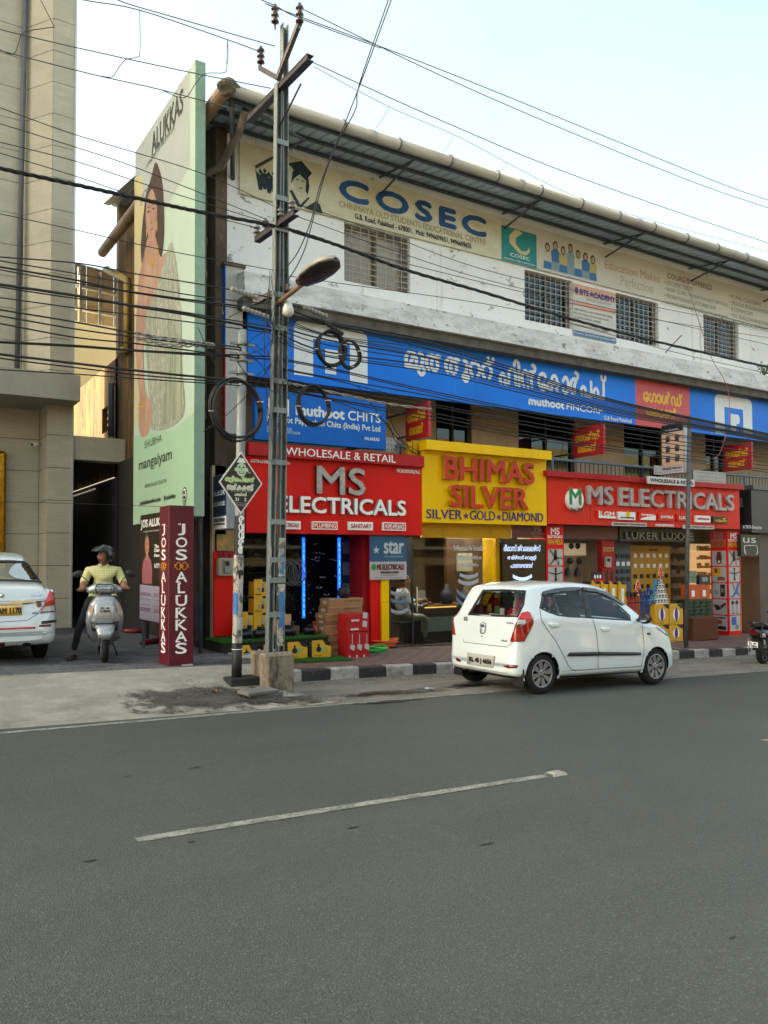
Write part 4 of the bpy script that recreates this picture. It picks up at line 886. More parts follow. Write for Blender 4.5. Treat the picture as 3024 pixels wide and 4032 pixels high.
# ================================================================ billboard, jeweller's signs
XB = 4.22
def bq(x,y):
    p = onX(x,y,XB);return p
ynr,yfr = bq(765,1500).y,bq(528,1500).y
ztn,ztf = bq(771,208).z,bq(530,623).z;zbt = bq(529,2066).z
t = thing('billboard','tall pale green jewellery billboard facing the lane','billboard',(XB,(ynr + yfr)/2,0))
grn_f = layered('pale_green_flex','#b0c2b3',[('#a5b8ac',.35,(1,.6,.5),.4,.65,.8),('#afbfb4',.5,(1,1,.3),.5,.7,.7)],rough=.5,bump=.04,bscale=3)
b = MB();b.prism([(ynr,zbt),(yfr,zbt),(yfr,(ztn + ztf)/2),(ynr,(ztn + ztf)/2)],lambda u,v,w_: (XB + w_,u,v),.16)
b.build('flex',grn_f,t);box('edge_wrap',XB + .001,XB + .165,ynr - .006,ynr - .001,zbt,(ztn + ztf)/2,mat('flex_edge','#8ba892',.5,var=.2),t)
zt_ = (ztn + ztf)/2
BG = lambda u,v,w_: (XB - w_,ynr + yfr - u,v)
def bp(pts,smooth=True):
    P_ = [(ynr + yfr - bq(x,y).y,bq(x,y).z) for x,y in pts];n = len(P_)
    if not smooth or n < 6: return P_
    out = []
    for i in range(n):
        p0,p1,p2,p3 = (Vector(P_[(i + k) % n]) for k in (-1,0,1,2))
        for k in range(4):
            t_ = k/4;q = .5*((2*p1) + (p2 - p0)*t_ + (2*p0 - 5*p1 + 4*p2 - p3)*t_*t_ + (-p0 + 3*p1 - 3*p2 + p3)*t_ ** 3);out.append((q.x,q.y))
    return out
sky_f = mat('flex_haze','#a9b0ad',.5,var=.15,vscale=.6);warm_f = mat('flex_cream','#c3b88c',.5,var=.15,vscale=.6)
shape([(ynr + .02,zt_ - .02 - 2.6),(ynr + 1.4,zt_ - 1.9),(yfr - .25,zt_ - 1.6),(yfr - .25,zt_ - .02),(ynr + .02,zt_ - .02)],BG,sky_f,t,'print',lift=.003)
shape(bp([(530,700),(560,690),(575,1000),(545,1650),(530,1700)]),BG,warm_f,t,'print',lift=.0035)
hairm = layered('print_brown_hair','#3a2a22',[('#543d30',2,(1,2,.3),.45,.65,.8),('#3c2a20',3,(1,2,.4),.5,.7,.7)],rough=.6,bump=0);skinm = layered('print_warm_skin','#a98672',[('#8b6654',.9,(1,1,.7),.4,.6,.8),('#bf9d88',1.6,(1,1,.5),.5,.66,.7)],rough=.55,bump=0)
sar = layered('print_silver_sari','#8f9283',[('#b9bcae',9,(1,1.5,.8),.5,.62,.9),('#62685c',3,(1,4,.25),.5,.65,.8)],rough=.6,bump=0);sar2 = layered('print_sari_folds','#7d856f',[('#a9ad98',3,(1,6,.2),.48,.6,.8),('#4f5a48',4,(1,6,.2),.55,.66,.8)],rough=.6,bump=0)
shape(bp([(612,640),(628,665),(643,740),(648,900),(640,1000),(625,1060),(575,1080),(556,1010),(560,900),(575,780),(596,700)]),BG,hairm,t,'print',lift=.005)
shape(bp([(600,745),(616,790),(620,850),(614,915),(600,955),(586,930),(575,870),(580,790)]),BG,skinm,t,'print',lift=.007)
for x,y in ((587,835),(606,823)):
    shape(bp([(x - 7,y),(x,y - 6),(x + 7,y - 3),(x,y + 5)]),BG,hairm,t,'print',lift=.0085);shape(bp([(x - 9,y - 14),(x + 1,y - 22),(x + 9,y - 20),(x + 1,y - 17)]),BG,hairm,t,'print',lift=.0085)
shape(bp([(596,842),(599,872),(592,882),(602,880)]),BG,mat('print_shadow_skin','#7c5a48',.6),t,'print',lift=.0085)
gd = mat('print_gold','#b08a45',.5)
for k in range(9): x = 578 + k*5.5;y = 985 + 62*math.sin(math.pi*(k + .5)/9) - k*2;shape([(ynr + yfr - bq(x,y).y + .045*math.cos(a),bq(x,y).z + .07*math.sin(a)) for a in [i*.9 for i in range(7)]],BG,gd,t,'print',lift=.009)
for x,y in ((579,915),(619,890)): shape([(ynr + yfr - bq(x,y).y + .04*math.cos(a),bq(x,y).z + .1*math.sin(a)) for a in [i*.9 for i in range(7)]],BG,gd,t,'print',lift=.009)
for y in (1590,1605): shape(bp([(546,y),(572,y - 14),(574,y - 6),(547,y + 8)]),BG,gd,t,'print',lift=.0105)
shape(bp([(592,905),(600,899),(607,897),(600,910)]),BG,mat('print_lip','#8f4238',.5),t,'print',lift=.008)
shape(bp([(586,930),(612,930),(632,1010),(660,1000),(640,1150),(600,1260),(556,1240),(545,1120),(565,1020)]),BG,skinm,t,'print',lift=.006)
shape(bp([(556,1120),(541,1200),(536,1360),(543,1480),(552,1580),(548,1650),(556,1716),(580,1712),(600,1640),(594,1580),(574,1540),(566,1420),(574,1260)]),BG,skinm,t,'print',lift=.0085)
shape(bp([(672,955),(688,1000),(702,1090),(714,1241),(718,1450),(720,1640),(600,1692),(588,1560),(578,1400),(572,1260),(610,1160),(640,1060)]),BG,sar,t,'print',lift=.0075)
shape(bp([(690,1300),(716,1330),(720,1640),(640,1675),(655,1500)]),BG,sar2,t,'print',lift=.0092)
shape(bp([(527,1717),(597,1690),(757,1621),(757,2066),(529,2066)])[:0] or [(ynr,zbt),(yfr,zbt),(yfr,bq(757,1624).z),(ynr + 2.4,bq(757,1640).z - .08),(ynr,bq(527,1717).z)],BG,mat('flex_leaf_green','#9dbd9f',.5,var=.12,vscale=.5),t,'print',lift=.0025)
ik = mat('ink_charcoal','#39433c',.5)
def btext(s,xl,xr,yt,yb,m=ik,**k):
    a = bq(xr,yt);c = bq(xr,yb);l = bq(xl,yt)
    return text(s,ynr + yfr - l.y,c.z,ynr + yfr - a.y,a.z,BG,m,t,lift=.006,**k)
btext('JOS',556,590,345 + 380,437 + 330);
btext('ALUKKAS',600,722,345,437,bold=.012);btext('A TRADITION OF FINE JEWELLERY',578,690,485,512)
btext('SHUBHA',570,639,1708,1738);btext('mangalyam',549,678,1762,1822,bold=.004);btext('WEDDING JEWELLERY COLLECTION',570,657,1884,1904);btext('josalukkasonline.com    /josalukkas',553,693,1941,1965,bold=.004)
p1,p2 = bq(720,1930),bq(736,1985);cu,cv = ynr + yfr - (p1.y + p2.y)/2,(p1.z + p2.z)/2 + .04
shape(ell(cu,cv,.12,.12),BG,ik,t,'seal',lift=.005);shape(ell(cu,cv,.095,.095),BG,sgw,t,'seal',lift=.007);text('PVC',cu - .06,cv,cu + .06,cv + .06,BG,ik,t,lift=.009,bold=.006);text('FREE',cu - .06,cv - .07,cu + .06,cv - .02,BG,ik,t,lift=.009,bold=.006)
shape([(cu - .1,cv - .1),(cu,cv - .2),(cu + .1,cv - .1),(cu,cv - .14)],BG,grn,t,'leaf',lift=.009)
for yy in (ynr + .25,(ynr + yfr)/2,yfr - .25):
    tube('frame_post',[(XB + .2,yy,.2),(XB + .2,yy,zt_ - .1)],.035,steel_grey,t,6)
st = thing('steel_post','bare grey steel angle post beside the billboard edge','post',onX(780,2000,4.75))
p = onX(781,412,4.72);box('post',4.68,4.76,p.y - .03,p.y + .02,.3,p.z,mat('dark_weathered_steel','#4a4a4b',.6,var=.3),st);box('clip',4.64,4.7,p.y - .05,p.y - .03,p.z - .55,p.z - .47,steel_b,st)
# maroon JOS ALUKKAS pillar
jz = fore_z(3.6,10.55);Yj = onZ(660,2628,jz).y;a = onY(664,2300,Yj);c = onY(763,2300,Yj);jt = onY(670,1989,Yj).z
Yjb = a.x/(lambda q: q.x/q.y)(_ray(627,2300))
mar = mat('maroon_vinyl','#5e1226',.38,var=.1,vscale=3)
t = thing('pillar_sign','maroon four sided pillar sign with white vertical jeweller name','sign',((a.x + c.x)/2,(Yj + Yjb)/2,jz))
box('pillar',a.x,c.x,Yj,Yjb,jz - .02,jt,mar,t,c=.006);box('foot',c.x - .17,c.x - .02,Yj - .03,Yj - .005,jz - .02,jz + .025,mat('foot_white','#b9b4a8',.6),t)
og = mat('ornament_orange','#d88a1e',.4)
def vcol(u0,u1,fn,par):
    H_ = jt - jz;tops = (.885,.79,.715);w_ = u1 - u0
    rows_ = (('J',.815,.885),('O',.74,.80),('S',.66,.725),('A',.525,.585),('L',.455,.515),('U',.375,.44),('K',.30,.362),('K',.225,.288),('A',.155,.215),('S',.08,.145))
    for ch,lo,hi in rows_:
        k_ = .62 if ch in 'JL' else 1
        text(ch,u0 + w_*(.5 - .5*k_),jz + H_*lo,u0 + w_*(.5 + .5*k_),jz + H_*hi,fn,lw,par,name='letter',bold=.004)
        if ch in 'JLUKA':   # small serifs
            shape([(u0 + w_*(.5 - .52*k_),jz + H_*(hi if ch != 'A' else lo) - .012),(u0 + w_*(.5 - .1*k_),jz + H_*(hi if ch != 'A' else lo) - .012),(u0 + w_*(.5 - .1*k_),jz + H_*(hi if ch != 'A' else lo) + .004),(u0 + w_*(.5 - .52*k_),jz + H_*(hi if ch != 'A' else lo) + .004)],fn,lw,par,'serif',lift=.009)
    cz = jz + H_*.622;cu = (u0 + u1)/2
    b = MB()
    for k in range(4):
        sx,sz = (-1,-1,1,1)[k],(-1,1,-1,1)[k]
        b.tube([Vector(fn(cu + sx*w_*f*.62,cz + sz*.045*math.sin(f*3.6)*1.2,.006)) for f in (0,.2,.4,.6,.8,1)],.007,5)
    b.add([fn(u_,v_,.007) for u_,v_ in ell(cu,cz,w_*.2,.025,10)],[list(range(10))]);b.build('ornament',og,par)
w_ = c.x - a.x;vcol(a.x + w_*.28,c.x - w_*.28,FACE(Yj),t)
JG = lambda u,v,w2: (a.x - w2,Yj + Yjb - u,v);D = Yjb - Yj;vcol(Yj + D*.28,Yjb - D*.28,JG,t)
# black poster stand in the lane
Xp = 3.85;pA = onX(553,2030,Xp);pB = onX(640,2020,Xp);fz_ = fore_z(3.9,12.5);z0_ = onX(545,2440,Xp).z
y0,y1 = min(pA.y,onX(628,2200,Xp).y) - .5,pA.y
t = thing('poster_stand','black jewellery poster stand behind the maroon pillar','poster',(Xp,(y0 + y1)/2,fz_));PG = lambda u,v,w2: (Xp - w2,y0 + y1 - u,v);pt = pA.z
box('board',Xp,Xp + .05,y0,y1,z0_,pt,mat('poster_black','#17130f',.35),t);L_ = y1 - y0;H_ = pt - z0_
shape([(y0,z0_ + .02),(y1 - .02,z0_ + .02),(y1 - .02,z0_ + H_*.33),(y0,z0_ + H_*.34)],PG,mat('poster_lilac','#a9a3b4',.4),t)
text('JOS ALUKKAS',y0 + .06,z0_ + H_*.86,y1 - .05,z0_ + H_*.95,PG,lw,t,bold=.006);text('A TRADITION OF FINE JEWELLERY',y0 + .15,z0_ + H_*.83,y1 - .05,z0_ + H_*.845,PG,mat('sign_white'),t)
pk = mat('print_pink','#a8616a',.5,var=.2);f0 = y0 + L_*.26
shape([(f0 - .26,z0_ + H_*.35),(f0 + .28,z0_ + H_*.35),(f0 + .3,z0_ + H_*.48),(f0 + .22,z0_ + H_*.57),(f0 + .07,z0_ + H_*.61),(f0 - .05,z0_ + H_*.61),(f0 - .2,z0_ + H_*.57),(f0 - .28,z0_ + H_*.48)],PG,pk,t)
shape(ell(f0,z0_ + H_*.72,.16,.2,16),PG,hairm,t,lift=.005);shape(ell(f0 + .01,z0_ + H_*.705,.115,.155,16),PG,mat('print_face','#b07a62',.5),t,lift=.007);shape([(f0 - .06,z0_ + H_*.57),(f0 + .08,z0_ + H_*.57),(f0 + .06,z0_ + H_*.65),(f0 - .04,z0_ + H_*.65)],PG,mat('print_face'),t,lift=.006);shape(ell(f0 + .01,z0_ + H_*.665,.045,.014,8),PG,mat('print_lip'),t,lift=.009)
for e_ in (-.035,.055): shape(ell(f0 + e_,z0_ + H_*.72,.026,.011,8),PG,hairm,t,lift=.009)
for s,lo,hi in (('The',.68,.71),('Diamond',.645,.675),('Fest',.6,.625),('NITYA',.5,.54)): text(s,y0 + L_*.52,z0_ + H_*lo,y0 + L_*.52 + len(s)*.075,z0_ + H_*hi,PG,lw,t,bold=.003)
ikr = mat('ink_crimson','#8a2c45',.5)
for k,s in enumerate(('FREE GOLD COIN','DISCOUNT','EXCHANGE','ON MAKING')): text(s,y0 + .06 + (k % 2)*L_*.48,z0_ + H_*(.24 - (k // 2)*.14),y0 + .06 + (k % 2)*L_*.48 + L_*.36,z0_ + H_*(.27 - (k // 2)*.14),PG,ikr,t,lift=.007)
for k in range(6): text('offer details apply',y0 + .06 + (k % 2)*L_*.48,z0_ + H_*(.20 - (k // 2)*.055),y0 + .06 + (k % 2)*L_*.48 + L_*.34,z0_ + H_*(.213 - (k // 2)*.055),PG,ik,t,lift=.007)
for yy in (y0 + .1,y1 - .1): box('leg',Xp + .01,Xp + .05,yy - .02,yy + .02,fz_,z0_,steel_b,t)
# red floor pipes in the lane
rp = mat('red_pipe_paint','#7f1d1e',.45,var=.2)
for (xa,ya,xb,yb,lab) in ((487,2484,560,2484,'red pipe lying in the lane behind the scooter'),(555,2532,630,2520,'red pipe lying by the foot of the black poster')):
    f1,f2 = onZ(xa,ya,fore_z(3.7,12) + .04),onZ(xb,yb,fore_z(3.7,12) + .04);o = tube('floor_pipe',[f1,f1.lerp(f2,.1),f2],[.03,.045,.045],rp,None,10);tag(o,lab,'pipe')
# ================================================================ poles
def Pl(x,y,Y=9.8): return onY(x,y,Y)
blockm = layered('stained_concrete_block','#84796a',[('#a09788',3,(1,1,.6),.5,.68,.8),('#2f2b26',2.6,(1.4,1,.5),.5,.62,.9),('#5b5348',9,(1,1,1),.5,.7,.6)],rough=.9,bump=.8,bscale=25)
b = MB();b.cbox(4.3,4.7,9.55,10.08,-.25,.44,.03);o = b.build('concrete_block',blockm);tag(o,'stained square concrete block around the foot of the steel pole','block')
pole_g = layered('rusty_pole_paint','#77807f',[('#8b9392',2,(1,1,.3),.45,.65,.7),('#6d3d22',5,(2,2,.5),.57,.66,.85),('#454a4a',3,(2,2,.2),.52,.66,.6)],rough=.55,bump=.2)
up = thing('utility_pole','tall twin channel steel power pole with crossarms and street lamp','pole',(4.5,9.8,.4))
def rail_(pts,wd,dp):
    b = MB();
    for (p,q) in zip(pts[:-1],pts[1:]):
        for ox0,ox1,oy0,oy1 in ((-wd/2,wd/2,dp/2 - .012,dp/2),(-wd/2,-wd/2 + .01,-dp/2,dp/2 - .0125),(wd/2 - .01,wd/2,-dp/2,dp/2 - .0125)):
            P_ = [(ox0,oy0),(ox1,oy0),(ox1,oy1),(ox0,oy1)]
            b.add([(p.x + x,p.y + y,p.z) for x,y in P_] + [(q.x + x,q.y + y,q.z) for x,y in P_],[(0,1,2,3),(7,6,5,4),(0,4,5,1),(1,5,6,2),(2,6,7,3),(3,7,4,0)])
    return b.build('channel',pole_g,up)
rl = [Pl(1060,2570),Pl(1087,1100),Pl(1096,330)];rr = [Pl(1102,2570),Pl(1120,1100),Pl(1119,100)]
rail_(rl,.078,.1);rail_(rr,.084,.1)
def lerp_rail(r,y,ys): 
    return None
for y in (2420,2285,2205,2055,1820,1615,1500,1290,1160,900,780,560):
    f = (2570 - y)/(2570 - 330);xa = 1060 + (1096 - 1060)*f;xb = 1102 + (1119 - 1102)*f;A_,B_ = Pl(xa - 12,y),Pl(xb + 12,y)
    box('batten',A_.x,B_.x,9.738,9.749,A_.z - .035,A_.z + .035,pole_g,up)
dks = mat('dark_crossarm','#3a3436',.5,var=.3,vscale=6)
def arm(p,q,wd=.07,name='crossarm',m=dks):
    d_ = (q - p).normalized();s_ = d_.cross(Vector((0,0,1))).normalized()*wd/2;b = MB()
    for za,zb3 in ((-.04,-.03),(.03,.04)):
        P_ = [p + s_,p - s_,q - s_,q + s_];b.add([v + Vector((0,0,za)) for v in P_] + [v + Vector((0,0,zb3)) for v in P_],[(3,2,1,0),(4,5,6,7),(0,1,5,4),(1,2,6,5),(2,3,7,6),(3,0,4,7)])
    P_ = [p + s_*.9,p + s_*.7,q + s_*.7,q + s_*.9];b.add([v + Vector((0,0,-.029)) for v in P_] + [v + Vector((0,0,.029)) for v in P_],[(3,2,1,0),(4,5,6,7),(0,1,5,4),(1,2,6,5),(2,3,7,6),(3,0,4,7)])
    return b.build(name,m,up)
arm(Pl(985,470,10.75),Pl(1222,226,8.95),.1)
arm(Pl(1023,268,10.2),Pl(1094,308,9.75),.06);arm(Pl(1094,308,9.74),Pl(1186,74,9.3),.06)
arm(Pl(1012,945,10.4),Pl(1166,836,9.35),.09)
arm(Pl(1000,1190,10.3),Pl(1140,1130,9.7),.06)
insm = mat('brown_porcelain','#3a2a26',.2,coat=.5);ins_g = mat('grey_porcelain','#6a6668',.25,coat=.4)
def insulator(p,h,r,n=3,m=insm):
    prof = [(.012,-.08),(.012,0)]
    for k in range(n):
        z = h*k/n;prof += [(r*.45,z),(r,z + h/n*.15),(r*.9,z + h/n*.45),(r*.45,z + h/n*.75)]
    prof += [(r*.4,h),(0.001,h + .01)]
    return MB().lathe(prof,p,'z',12).build('insulator',m,up)
for x,y,Y,h in ((1027,250,10.2,.24),(1083,92,9.8,.26),(1180,90,9.3,.26)): insulator(Pl(x,y,Y),h,.055)
for x,y,Y in ((1012,905,10.35),(1045,880,10.1),(1104,838,9.75),(1148,806,9.45),(1094,1170,9.8)): insulator(Pl(x,y,Y) - Vector((0,0,.05)),.12,.05,2,ins_g)
tube('brace',[Pl(1100,500,9.75),Pl(1185,330,9.2)],.014,dks,up,6)
# street lamp
hc = Pl(1250,1072,8.75);base = Pl(1092,1196,9.72)
tube('lamp_arm',[base,base.lerp(hc,.5) + Vector((0,0,.0)),hc - (hc - base).normalized()*.36],.032,mat('rusty_arm','#8a6a4c',.6,var=.4),up,10)
ax_ = (hc - base);ax_.z *= .8;ax_.normalize();sd = ax_.cross(Vector((0,0,1))).normalized();un = sd.cross(ax_).normalized()
def lampshell(s0,flip,m,name,par):
    b = MB();n = 14;rings = []
    prof = ((-.40,.06,.045),(-.33,.12,.085),(-.14,.16,.115),(.1,.17,.125),(.27,.145,.1),(.37,.085,.06),(.405,.025,.02));vs = []
    for s_,wd,hh in prof:
        for k in range(n + 1):
            a_ = math.pi*k/n;vs.append(hc + ax_*s_ + sd*(wd*math.cos(a_)) + un*(hh*math.sin(a_)*flip*s0))
    fs = [(i*(n + 1) + k,i*(n + 1) + k + 1,(i + 1)*(n + 1) + k + 1,(i + 1)*(n + 1) + k) for i in range(len(prof) - 1) for k in range(n)]
    return b.add(vs,fs,0,True).build(name,m,par)
lh = lampshell(1,1,mat('lamp_cream','#97948a',.45,var=.35,vscale=9),'lamp_head',up);lampshell(.45,-1,mat('lamp_lens','#39362f',.25,var=.4,vscale=12),'lens',lh)
b = MB();b.tube([hc + ax_*s_ + sd*w2 - un*.012 for s_,w2 in ((-.36,.07),(-.14,.16),(.1,.17),(.27,.145),(.39,.05),(.39,-.05),(.27,-.145),(.1,-.17),(-.14,-.16),(-.36,-.07),(-.36,.07))],.016,6);b.build('rim',mat('lamp_rim','#55524b',.5),lh)
bl = Pl(1134,1222,9.6);b = MB();b.lathe([(.02,.16),(.045,.13),(.05,.1),(.06,.06),(.075,.02),(.078,-.04),(.05,-.075),(.001,-.085)],bl,'z',14);b.build('bulb',mat('bulb_glass','#c9cbc0',.2,coat=.5),up)
# paper scraps on the pole
paper = layered('torn_posters','#b3afa6',[('#26262a',7,(2,2,1),.5,.56,.9),('#8a857c',3,(1,1,1),.45,.6,.7),('#d0cfca',14,(1,1,1),.55,.62,.8)],rough=.8,bump=.6,bscale=30)
bluep = mat('blue_paper','#3b78b5',.7,var=.25,vscale=8)
for (x0,y0,x1,y1,Y,m_) in ((1096,2118,1122,2270,9.743,paper),(1107,2185,1120,2262,9.740,bluep),(1100,2330,1118,2470,9.739,bluep),(1092,2300,1122,2360,9.742,paper),(1090,2440,1116,2545,9.741,paper),(1058,2140,1068,2280,9.743,paper)):
    q = PX(x0,y0,x1,y1,Y);rd = random.Random(int(x0 + y0));b = MB();n = 9;L1 = [(q[0] + rd.uniform(-.01,.012),q[1] + (q[3] - q[1])*k/n) for k in range(n + 1)];L2 = [(q[2] + rd.uniform(-.012,.008),q[1] + (q[3] - q[1])*k/n) for k in range(n + 1)]
    for k in range(n): b.quad((L1[k][0],Y,L1[k][1]),(L2[k][0],Y - .002,L2[k][1]),(L2[k + 1][0],Y - .002,L2[k + 1][1]),(L1[k + 1][0],Y,L1[k + 1][1]))
    b.build('paper_scrap',m_,up)
# round pole
yr = 9.9;pb_ = Pl(931,2712,yr);pt_ = Pl(956,1300,yr);rz0 = fore_z(pb_.x,yr) + .01
rp_ = thing('round_pole','round galvanised pole plastered with torn notices beside the concrete block','pole',(pb_.x,yr,rz0))
galv = layered('galvanised_pole','#979b9c',[('#7b8082',5,(1,1,.4),.42,.6,.7),('#adb1b1',9,(1,1,.6),.55,.7,.6),('#6b5d4d',6,(1,1,.5),.66,.72,.7)],rough=.45,bump=.1)
def on_pole(z): f = (z - rz0)/(pt_.z - rz0);return Vector((pb_.x + (pt_.x - pb_.x)*f,yr,z))
prad = lambda z: .062 - .006*(z - rz0)/(pt_.z - rz0)
tube('shaft',[on_pole(rz0),on_pole(pt_.z)],[.062,.056],galv,rp_,16)
b = MB();b.cbox(pb_.x - .13,pb_.x + .27,yr - .14,yr + .14,rz0 - .1,rz0 + .06,.01);b.build('base_plate',mat('black_iron','#222326',.6,var=.3),rp_)
tube('boot',[on_pole(rz0 + .06),on_pole(rz0 + .5)],.066,mat('black_iron'),rp_,16)
def sleeve(za,zb3,m_,name,a0=150,a1=390,r=.0015,jag=.01):
    b = MB();n = 14;vs = []
    for i,z in enumerate((za,za + (zb3 - za)*.33,za + (zb3 - za)*.66,zb3)):
        for k in range(n + 1):
            a_ = R(a0 + (a1 - a0)*k/n);c_ = on_pole(z + (jag*math.sin(k*2.1 + za*9) if i in (0,3) else 0));rr_ = prad(z) + r;vs.append(c_ + Vector((rr_*math.cos(a_),rr_*math.sin(a_),0)))
    b.add(vs,[(i*(n + 1) + k,i*(n + 1) + k + 1,(i + 1)*(n + 1) + k + 1,(i + 1)*(n + 1) + k) for i in range(3) for k in range(n)],0,True);return b.build(name,m_,rp_)
zz_ = lambda y: Pl(930,y,yr - .06).z
sleeve(zz_(2185),zz_(2030),mat('notice_black','#1b1b1c',.6),'notice',r=.003)
sleeve(zz_(2560),zz_(2180),paper,'notice',a0=120,a1=400);sleeve(zz_(2420),zz_(2335),bluep,'notice',a0=170,a1=250,r=.004);sleeve(zz_(2300),zz_(2220),paper,'notice',a0=160,a1=330,r=.005);sleeve(zz_(2480),zz_(2430),mat('notice_pale','#b9b8b3',.7,var=.3,vscale=30),'notice',a0=200,a1=330,r=.005)
for k,ch in enumerate('രവവരത'):
    z = zz_(2045 + k*30);c_ = on_pole(z);text(ch,c_.x - .035,z - .05,c_.x + .035,z + .045,FACE(yr - .068),lw,rp_,bold=.006)
c_ = on_pole(zz_(2262));text('P',c_.x - .02,c_.z - .05,c_.x + .04,c_.z + .05,FACE(yr - .069),ink,rp_,bold=.008)
c_ = on_pole(zz_(2545));text('47293',c_.x - .055,c_.z - .0,c_.x + .05,c_.z + .035,FACE(yr - .069),ink,rp_,bold=.003)
hw = mat('galvanised_clamp','#8a8c8c',.4,metal=.5,var=.3)
for y in (1355,1395,1420,1470):
    c_ = on_pole(Pl(950,y,yr).z);b = MB();b.lathe([(.06,-.02),(.075,-.02),(.075,.02),(.06,.02)],c_,'z',14);b.box(c_.x + .07,c_.x + .16,yr - .02,yr + .02,c_.z - .015,c_.z + .015);b.box(c_.x - .17,c_.x - .07,yr - .02,yr + .02,c_.z - .015,c_.z + .015);b.build('clamp',hw,rp_)
tube('wire_tie',[on_pole(rz0 + .42) + Vector((.07*math.cos(a),.07*math.sin(a),0)) for a in [k*.6 for k in range(11)]],.004,lw,rp_,5)
# diamond circus sign
Yd = yr - .12;D0 = Pl(934,1777,Yd);D1 = Pl(1033,1899,Yd);D2 = Pl(928,2024,Yd);D3 = Pl(862,1903,Yd);cx,cz = (D1.x + D3.x)/2,(D0.z + D2.z)/2;hw_,hh_ = (D1.x - D3.x)/2,(D0.z - D2.z)/2
t = thing('diamond_sign','black and white diamond shaped circus sign tied to the round pole','sign',(cx,Yd,cz - hh_))
dm = lambda k: [(cx,cz + hh_*k),(cx - hw_*k,cz),(cx,cz - hh_*k),(cx + hw_*k,cz)]
shape(dm(1),FACE(Yd),sgw,t,'board',lift=0,t=-.012);shape(dm(.93),FACE(Yd),mat('diamond_black','#1e1a17',.45),t,'face',lift=.003)
pale = mat('print_pale_green','#b4c7a4',.5)
fn = FACE(Yd)
shape(ell(cx + .005,cz + hh_*.42,hw_*.24,hh_*.22,18),fn,pale,t,'print',lift=.006)
shape([(cx - hw_*.2,cz + hh_*.64),(cx + hw_*.22,cz + hh_*.64),(cx + hw_*.13,cz + hh_*.78),(cx - hw_*.08,cz + hh_*.8)],fn,sgw,t,'print',lift=.008)
for e_ in (-1,1):
    shape(ell(cx + .005 + e_*hw_*.09,cz + hh_*.5,hw_*.05,hh_*.03,8),fn,ink,t,'print',lift=.009);shape(ell(cx + .005 + e_*hw_*.27,cz + hh_*.42,hw_*.05,hh_*.06,8),fn,pale,t,'print',lift=.005)
shape(ell(cx + .005,cz + hh_*.36,hw_*.14,hh_*.07,10,180,360),fn,ink,t,'print',lift=.009);shape(ell(cx + .005,cz + hh_*.35,hw_*.1,hh_*.035,10,180,360),fn,sgw,t,'print',lift=.011);shape(ell(cx + .005,cz + hh_*.43,hw_*.03,hh_*.035,8),fn,mat('print_shade','#7d9070',.5),t,'print',lift=.009)
text('ഒളിമപ്യൻ',cx - hw_*.72,cz + hh_*.0,cx + hw_*.62,cz + hh_*.2,fn,mat('print_lime','#bcd39a',.5),t,bold=.009,lift=.007);text('സർകകസ്',cx - hw_*.64,cz - hh_*.24,cx + hw_*.56,cz - hh_*.03,fn,mat('print_ivory','#cfd2c0',.5),t,bold=.009,lift=.007)
text('പാലക്കാട്',cx - hw_*.3,cz - hh_*.42,cx + hw_*.26,cz - hh_*.31,fn,mat('print_ivory'),t,bold=.003);text('31    2',cx - hw_*.26,cz - hh_*.58,cx + hw_*.24,cz - hh_*.48,fn,sgw,t,bold=.003);text('2024',cx + hw_*.3,cz + hh_*.32,cx + hw_*.44,cz + hh_*.37,fn,sgw,t)
for k in range(4): text('സർക്കസ് കമ്പനി',cx - hw_*(.5 - k*.09),cz - hh_*(.285 + (k > 0)*.32 + k*.045),cx + hw_*(.44 - k*.09),cz - hh_*(.262 + (k > 0)*.32 + k*.045),fn,sgw,t)
# sign post on the right with lightbox
ypp = 11.3;sp_b = onY(2701,2541,ypp);sp_t = onY(2715,1638,ypp)
t = thing('sign_post','thin grey post carrying an upright electrical shop lightbox','sign post',(sp_b.x,ypp,path_z(sp_b.x,ypp)))
tube('post',[Vector((sp_b.x,ypp,path_z(sp_b.x,ypp) - .02)),sp_t],.045,mat('post_grey','#55585a',.5,var=.3),t,12)
Xl = sp_t.x - .09;na = onX(2690,1660,Xl);nb = onX(2690,1862,Xl);fa = onX(2603,1690,Xl)
alu = mat('brushed_aluminium','#9a9da0',.35,metal=.7);lb_ = box('lightbox',Xl,Xl + .17,na.y,fa.y,nb.z,na.z,alu,t,c=.008)
LG = lambda u,v,w2: (Xl - w2,na.y + fa.y - u,v);L_ = fa.y - na.y;H_ = na.z - nb.z;a_ = na.y
R4 = lambda a,b_,c_,d_: [(na.y + L_*a,nb.z + H_*b_),(na.y + L_*c_,nb.z + H_*b_),(na.y + L_*c_,nb.z + H_*d_),(na.y + L_*a,nb.z + H_*d_)]
shape(R4(.02,.16,.98,.83),LG,mat('box_peach','#c6a58d',.4),lb_,'face');shape(R4(.02,.835,.98,.985),LG,mat('plate_black'),lb_,'face');shape(R4(.02,.015,.98,.155),LG,mat('box_lilac','#b5b2b8',.4),lb_,'face')
def fit(s,a,b_,c_,d_,m_,par=lb_,**k): text(s,na.y + L_*a,nb.z + H_*b_,na.y + L_*c_,nb.z + H_*d_,LG,m_,par,lift=.008,**k)
fit('MS ELECTRICALS',.05,.095,.92,.135,ink,bold=.003);fit('PH: 9895 902 962, 9895 877 962',.1,.04,.9,.065,ink);fit('V-GUARD',.2,.86,.8,.89,sgw)
